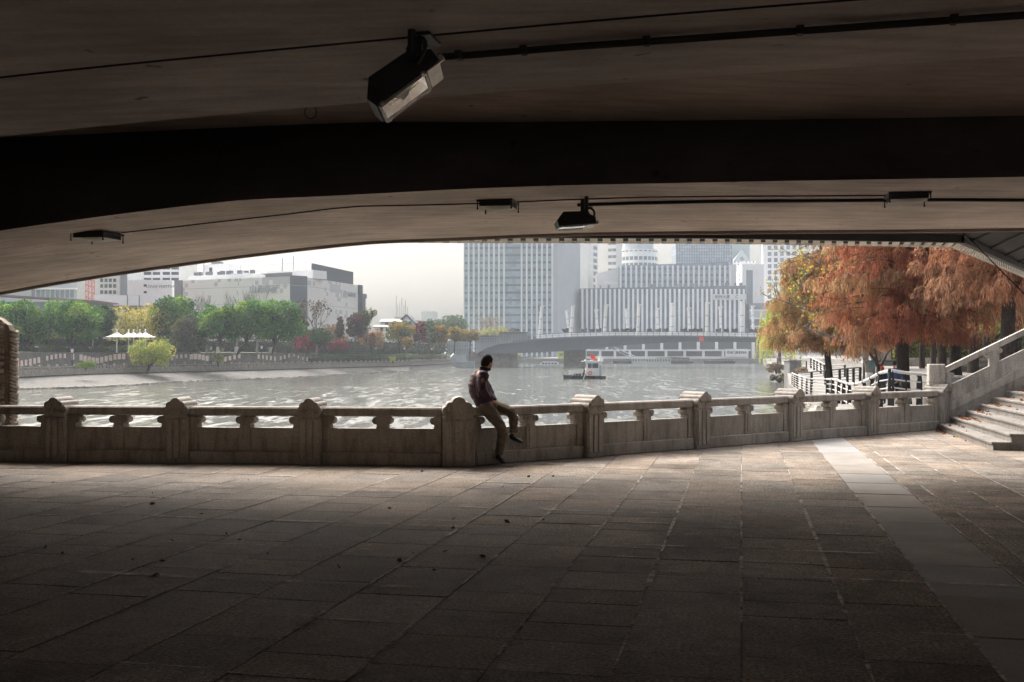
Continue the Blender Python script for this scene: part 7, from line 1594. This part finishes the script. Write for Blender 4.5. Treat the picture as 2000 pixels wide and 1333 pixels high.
# --- standing figures
def standing(name_lb, foot, H, face, top, legs, hairm=None, arm='side', hold=None, group=None):
    R = thing('person', name_lb, 'person', tuple(foot), group); k = H/1.75; f = V(face[0], face[1], 0).normalized(); s_ = V(-f.y, f.x, 0); U = V(0, 0, 1)
    def at(a, b, z): return foot+s_*a*k+f*b*k+U*z*k
    hip = at(0, 0, .93); J = [(hip, .12*k, .09*k), (at(0, -.01, 1.15), .115*k, .085*k), (at(0, 0, 1.36), .125*k, .085*k), (at(0, .0, 1.48), .055*k, .055*k), (at(0, .015, 1.56), .05*k, .05*k)]; E = [(0, 1), (1, 2), (2, 3), (3, 4)]
    A = []
    for sg in (-1, 1):
        sh = at(sg*.18, 0, 1.40); el, wr = ((at(sg*.23, -.02, 1.13), at(sg*.20, .10, .90)) if arm == 'side' else (at(sg*.24, .10, 1.15), at(sg*.10, .32, 1.10)))
        b = len(J); J += [(sh, .05*k, .05*k), (el, .038*k, .038*k), (wr, .027*k, .025*k)]; E += [(2, b), (b, b+1), (b+1, b+2)]; A.append((sh, el, wr))
    Lg = []
    for sg in (-1, 1):
        b = len(J); kn, an = at(sg*.10, .03, .50), at(sg*.11, -.01, .09); J += [(at(sg*.09, 0, .86), .085*k, .085*k), (kn, .055*k, .055*k), (an, .038*k, .038*k)]; E += [(0, b), (b, b+1), (b+1, b+2)]; Lg.append((kn, an))
    R3 = Matrix((s_*-1, f*-1, U)).transposed(); hc = at(0, .03, 1.63); ms = [(skin('b', J, E, 0, 1), 0), (head_mesh(hc, R3, k), 0)]
    for i, (sh, el, wr) in enumerate(A): ms.append((hand_mesh(wr, wr-el, f*-1+U*-.2, 1 if i else -1, k), 0))
    o_ = Vector(R.location); part(R, 'body', merge('body', ms, [M['skin']], o_), None)
    hm = hair_mesh(hc+U*.004, R3, k); hm.materials.append(hairm or M['hair'])
    for v in hm.vertices: v.co -= o_
    part(R, 'hair' if hairm is None else 'cap', hm, None)
    jk = [(at(0, 0, .86), .16*k, .12*k), (at(0, 0, 1.12), .155*k, .12*k), (at(0, 0, 1.36), .16*k, .115*k), (at(0, 0, 1.45), .085*k, .08*k)]; je = [(0, 1), (1, 2), (2, 3)]
    for sh, el, wr in A: b = len(jk); jk += [(sh, .075*k, .075*k), (el, .06*k, .06*k), (wr, .045*k, .042*k)]; je += [(2, b), (b, b+1), (b+1, b+2)]
    jm = skin('jacket', jk, je, 1, 2); jm.materials.append(top)
    for v in jm.vertices: v.co -= o_
    part(R, 'jacket', jm, None)
    tj = [(hip, .14*k, .11*k)]; te = []
    for sg, (kn, an) in zip((-1, 1), Lg): b = len(tj); tj += [(at(sg*.09, 0, .80), .10*k, .10*k), (kn, .075*k, .075*k), (an, .06*k, .06*k)]; te += [(0, b), (b, b+1), (b+1, b+2)]
    tm = skin('trousers', tj, te, 0, 2); tm.materials.append(legs)
    for v in tm.vertices: v.co -= o_
    part(R, 'trousers', tm, None)
    for kn, an in Lg:
        sm = shoe_mesh(an+U*.01, an+f*.2*k-U*.03*k, k); sm.materials.append(M['shoe'])
        for v in sm.vertices: v.co -= o_
        part(R, 'shoe', sm, None)
    return R
cl_navy = surf('cloth_navy', (.035, .055, .12), .85, .15, 9); cl_dark = surf('cloth_dark', (.02, .022, .028), .85, .15, 9); cl_blue = surf('cloth_blue', (.04, .07, .16), .85, .15, 9); red_h = surf('red_cap', (.35, .03, .03), .8, .1, 9)
wbo = Vector(wb.location)
standing('person in dark clothes standing on the work boat by its wheelhouse', wbo+V(-.05, -.75, .62), 1.72, (1, -.2), cl_dark, cl_dark, None, 'reach')
q = P(1747, 790, 43.0); standing('person in a blue jacket and dark cap behind the curving railing', V(q.x, q.y, zlow(43)), 1.72, (.5, 1), cl_blue, cl_dark, cl_dark)
q = P(1723.5, 790, 46.0); standing('person in navy clothes and a red cap behind the curving railing', V(q.x, q.y, zlow(46)), 1.62, (-.3, 1), cl_navy, cl_dark, red_h)
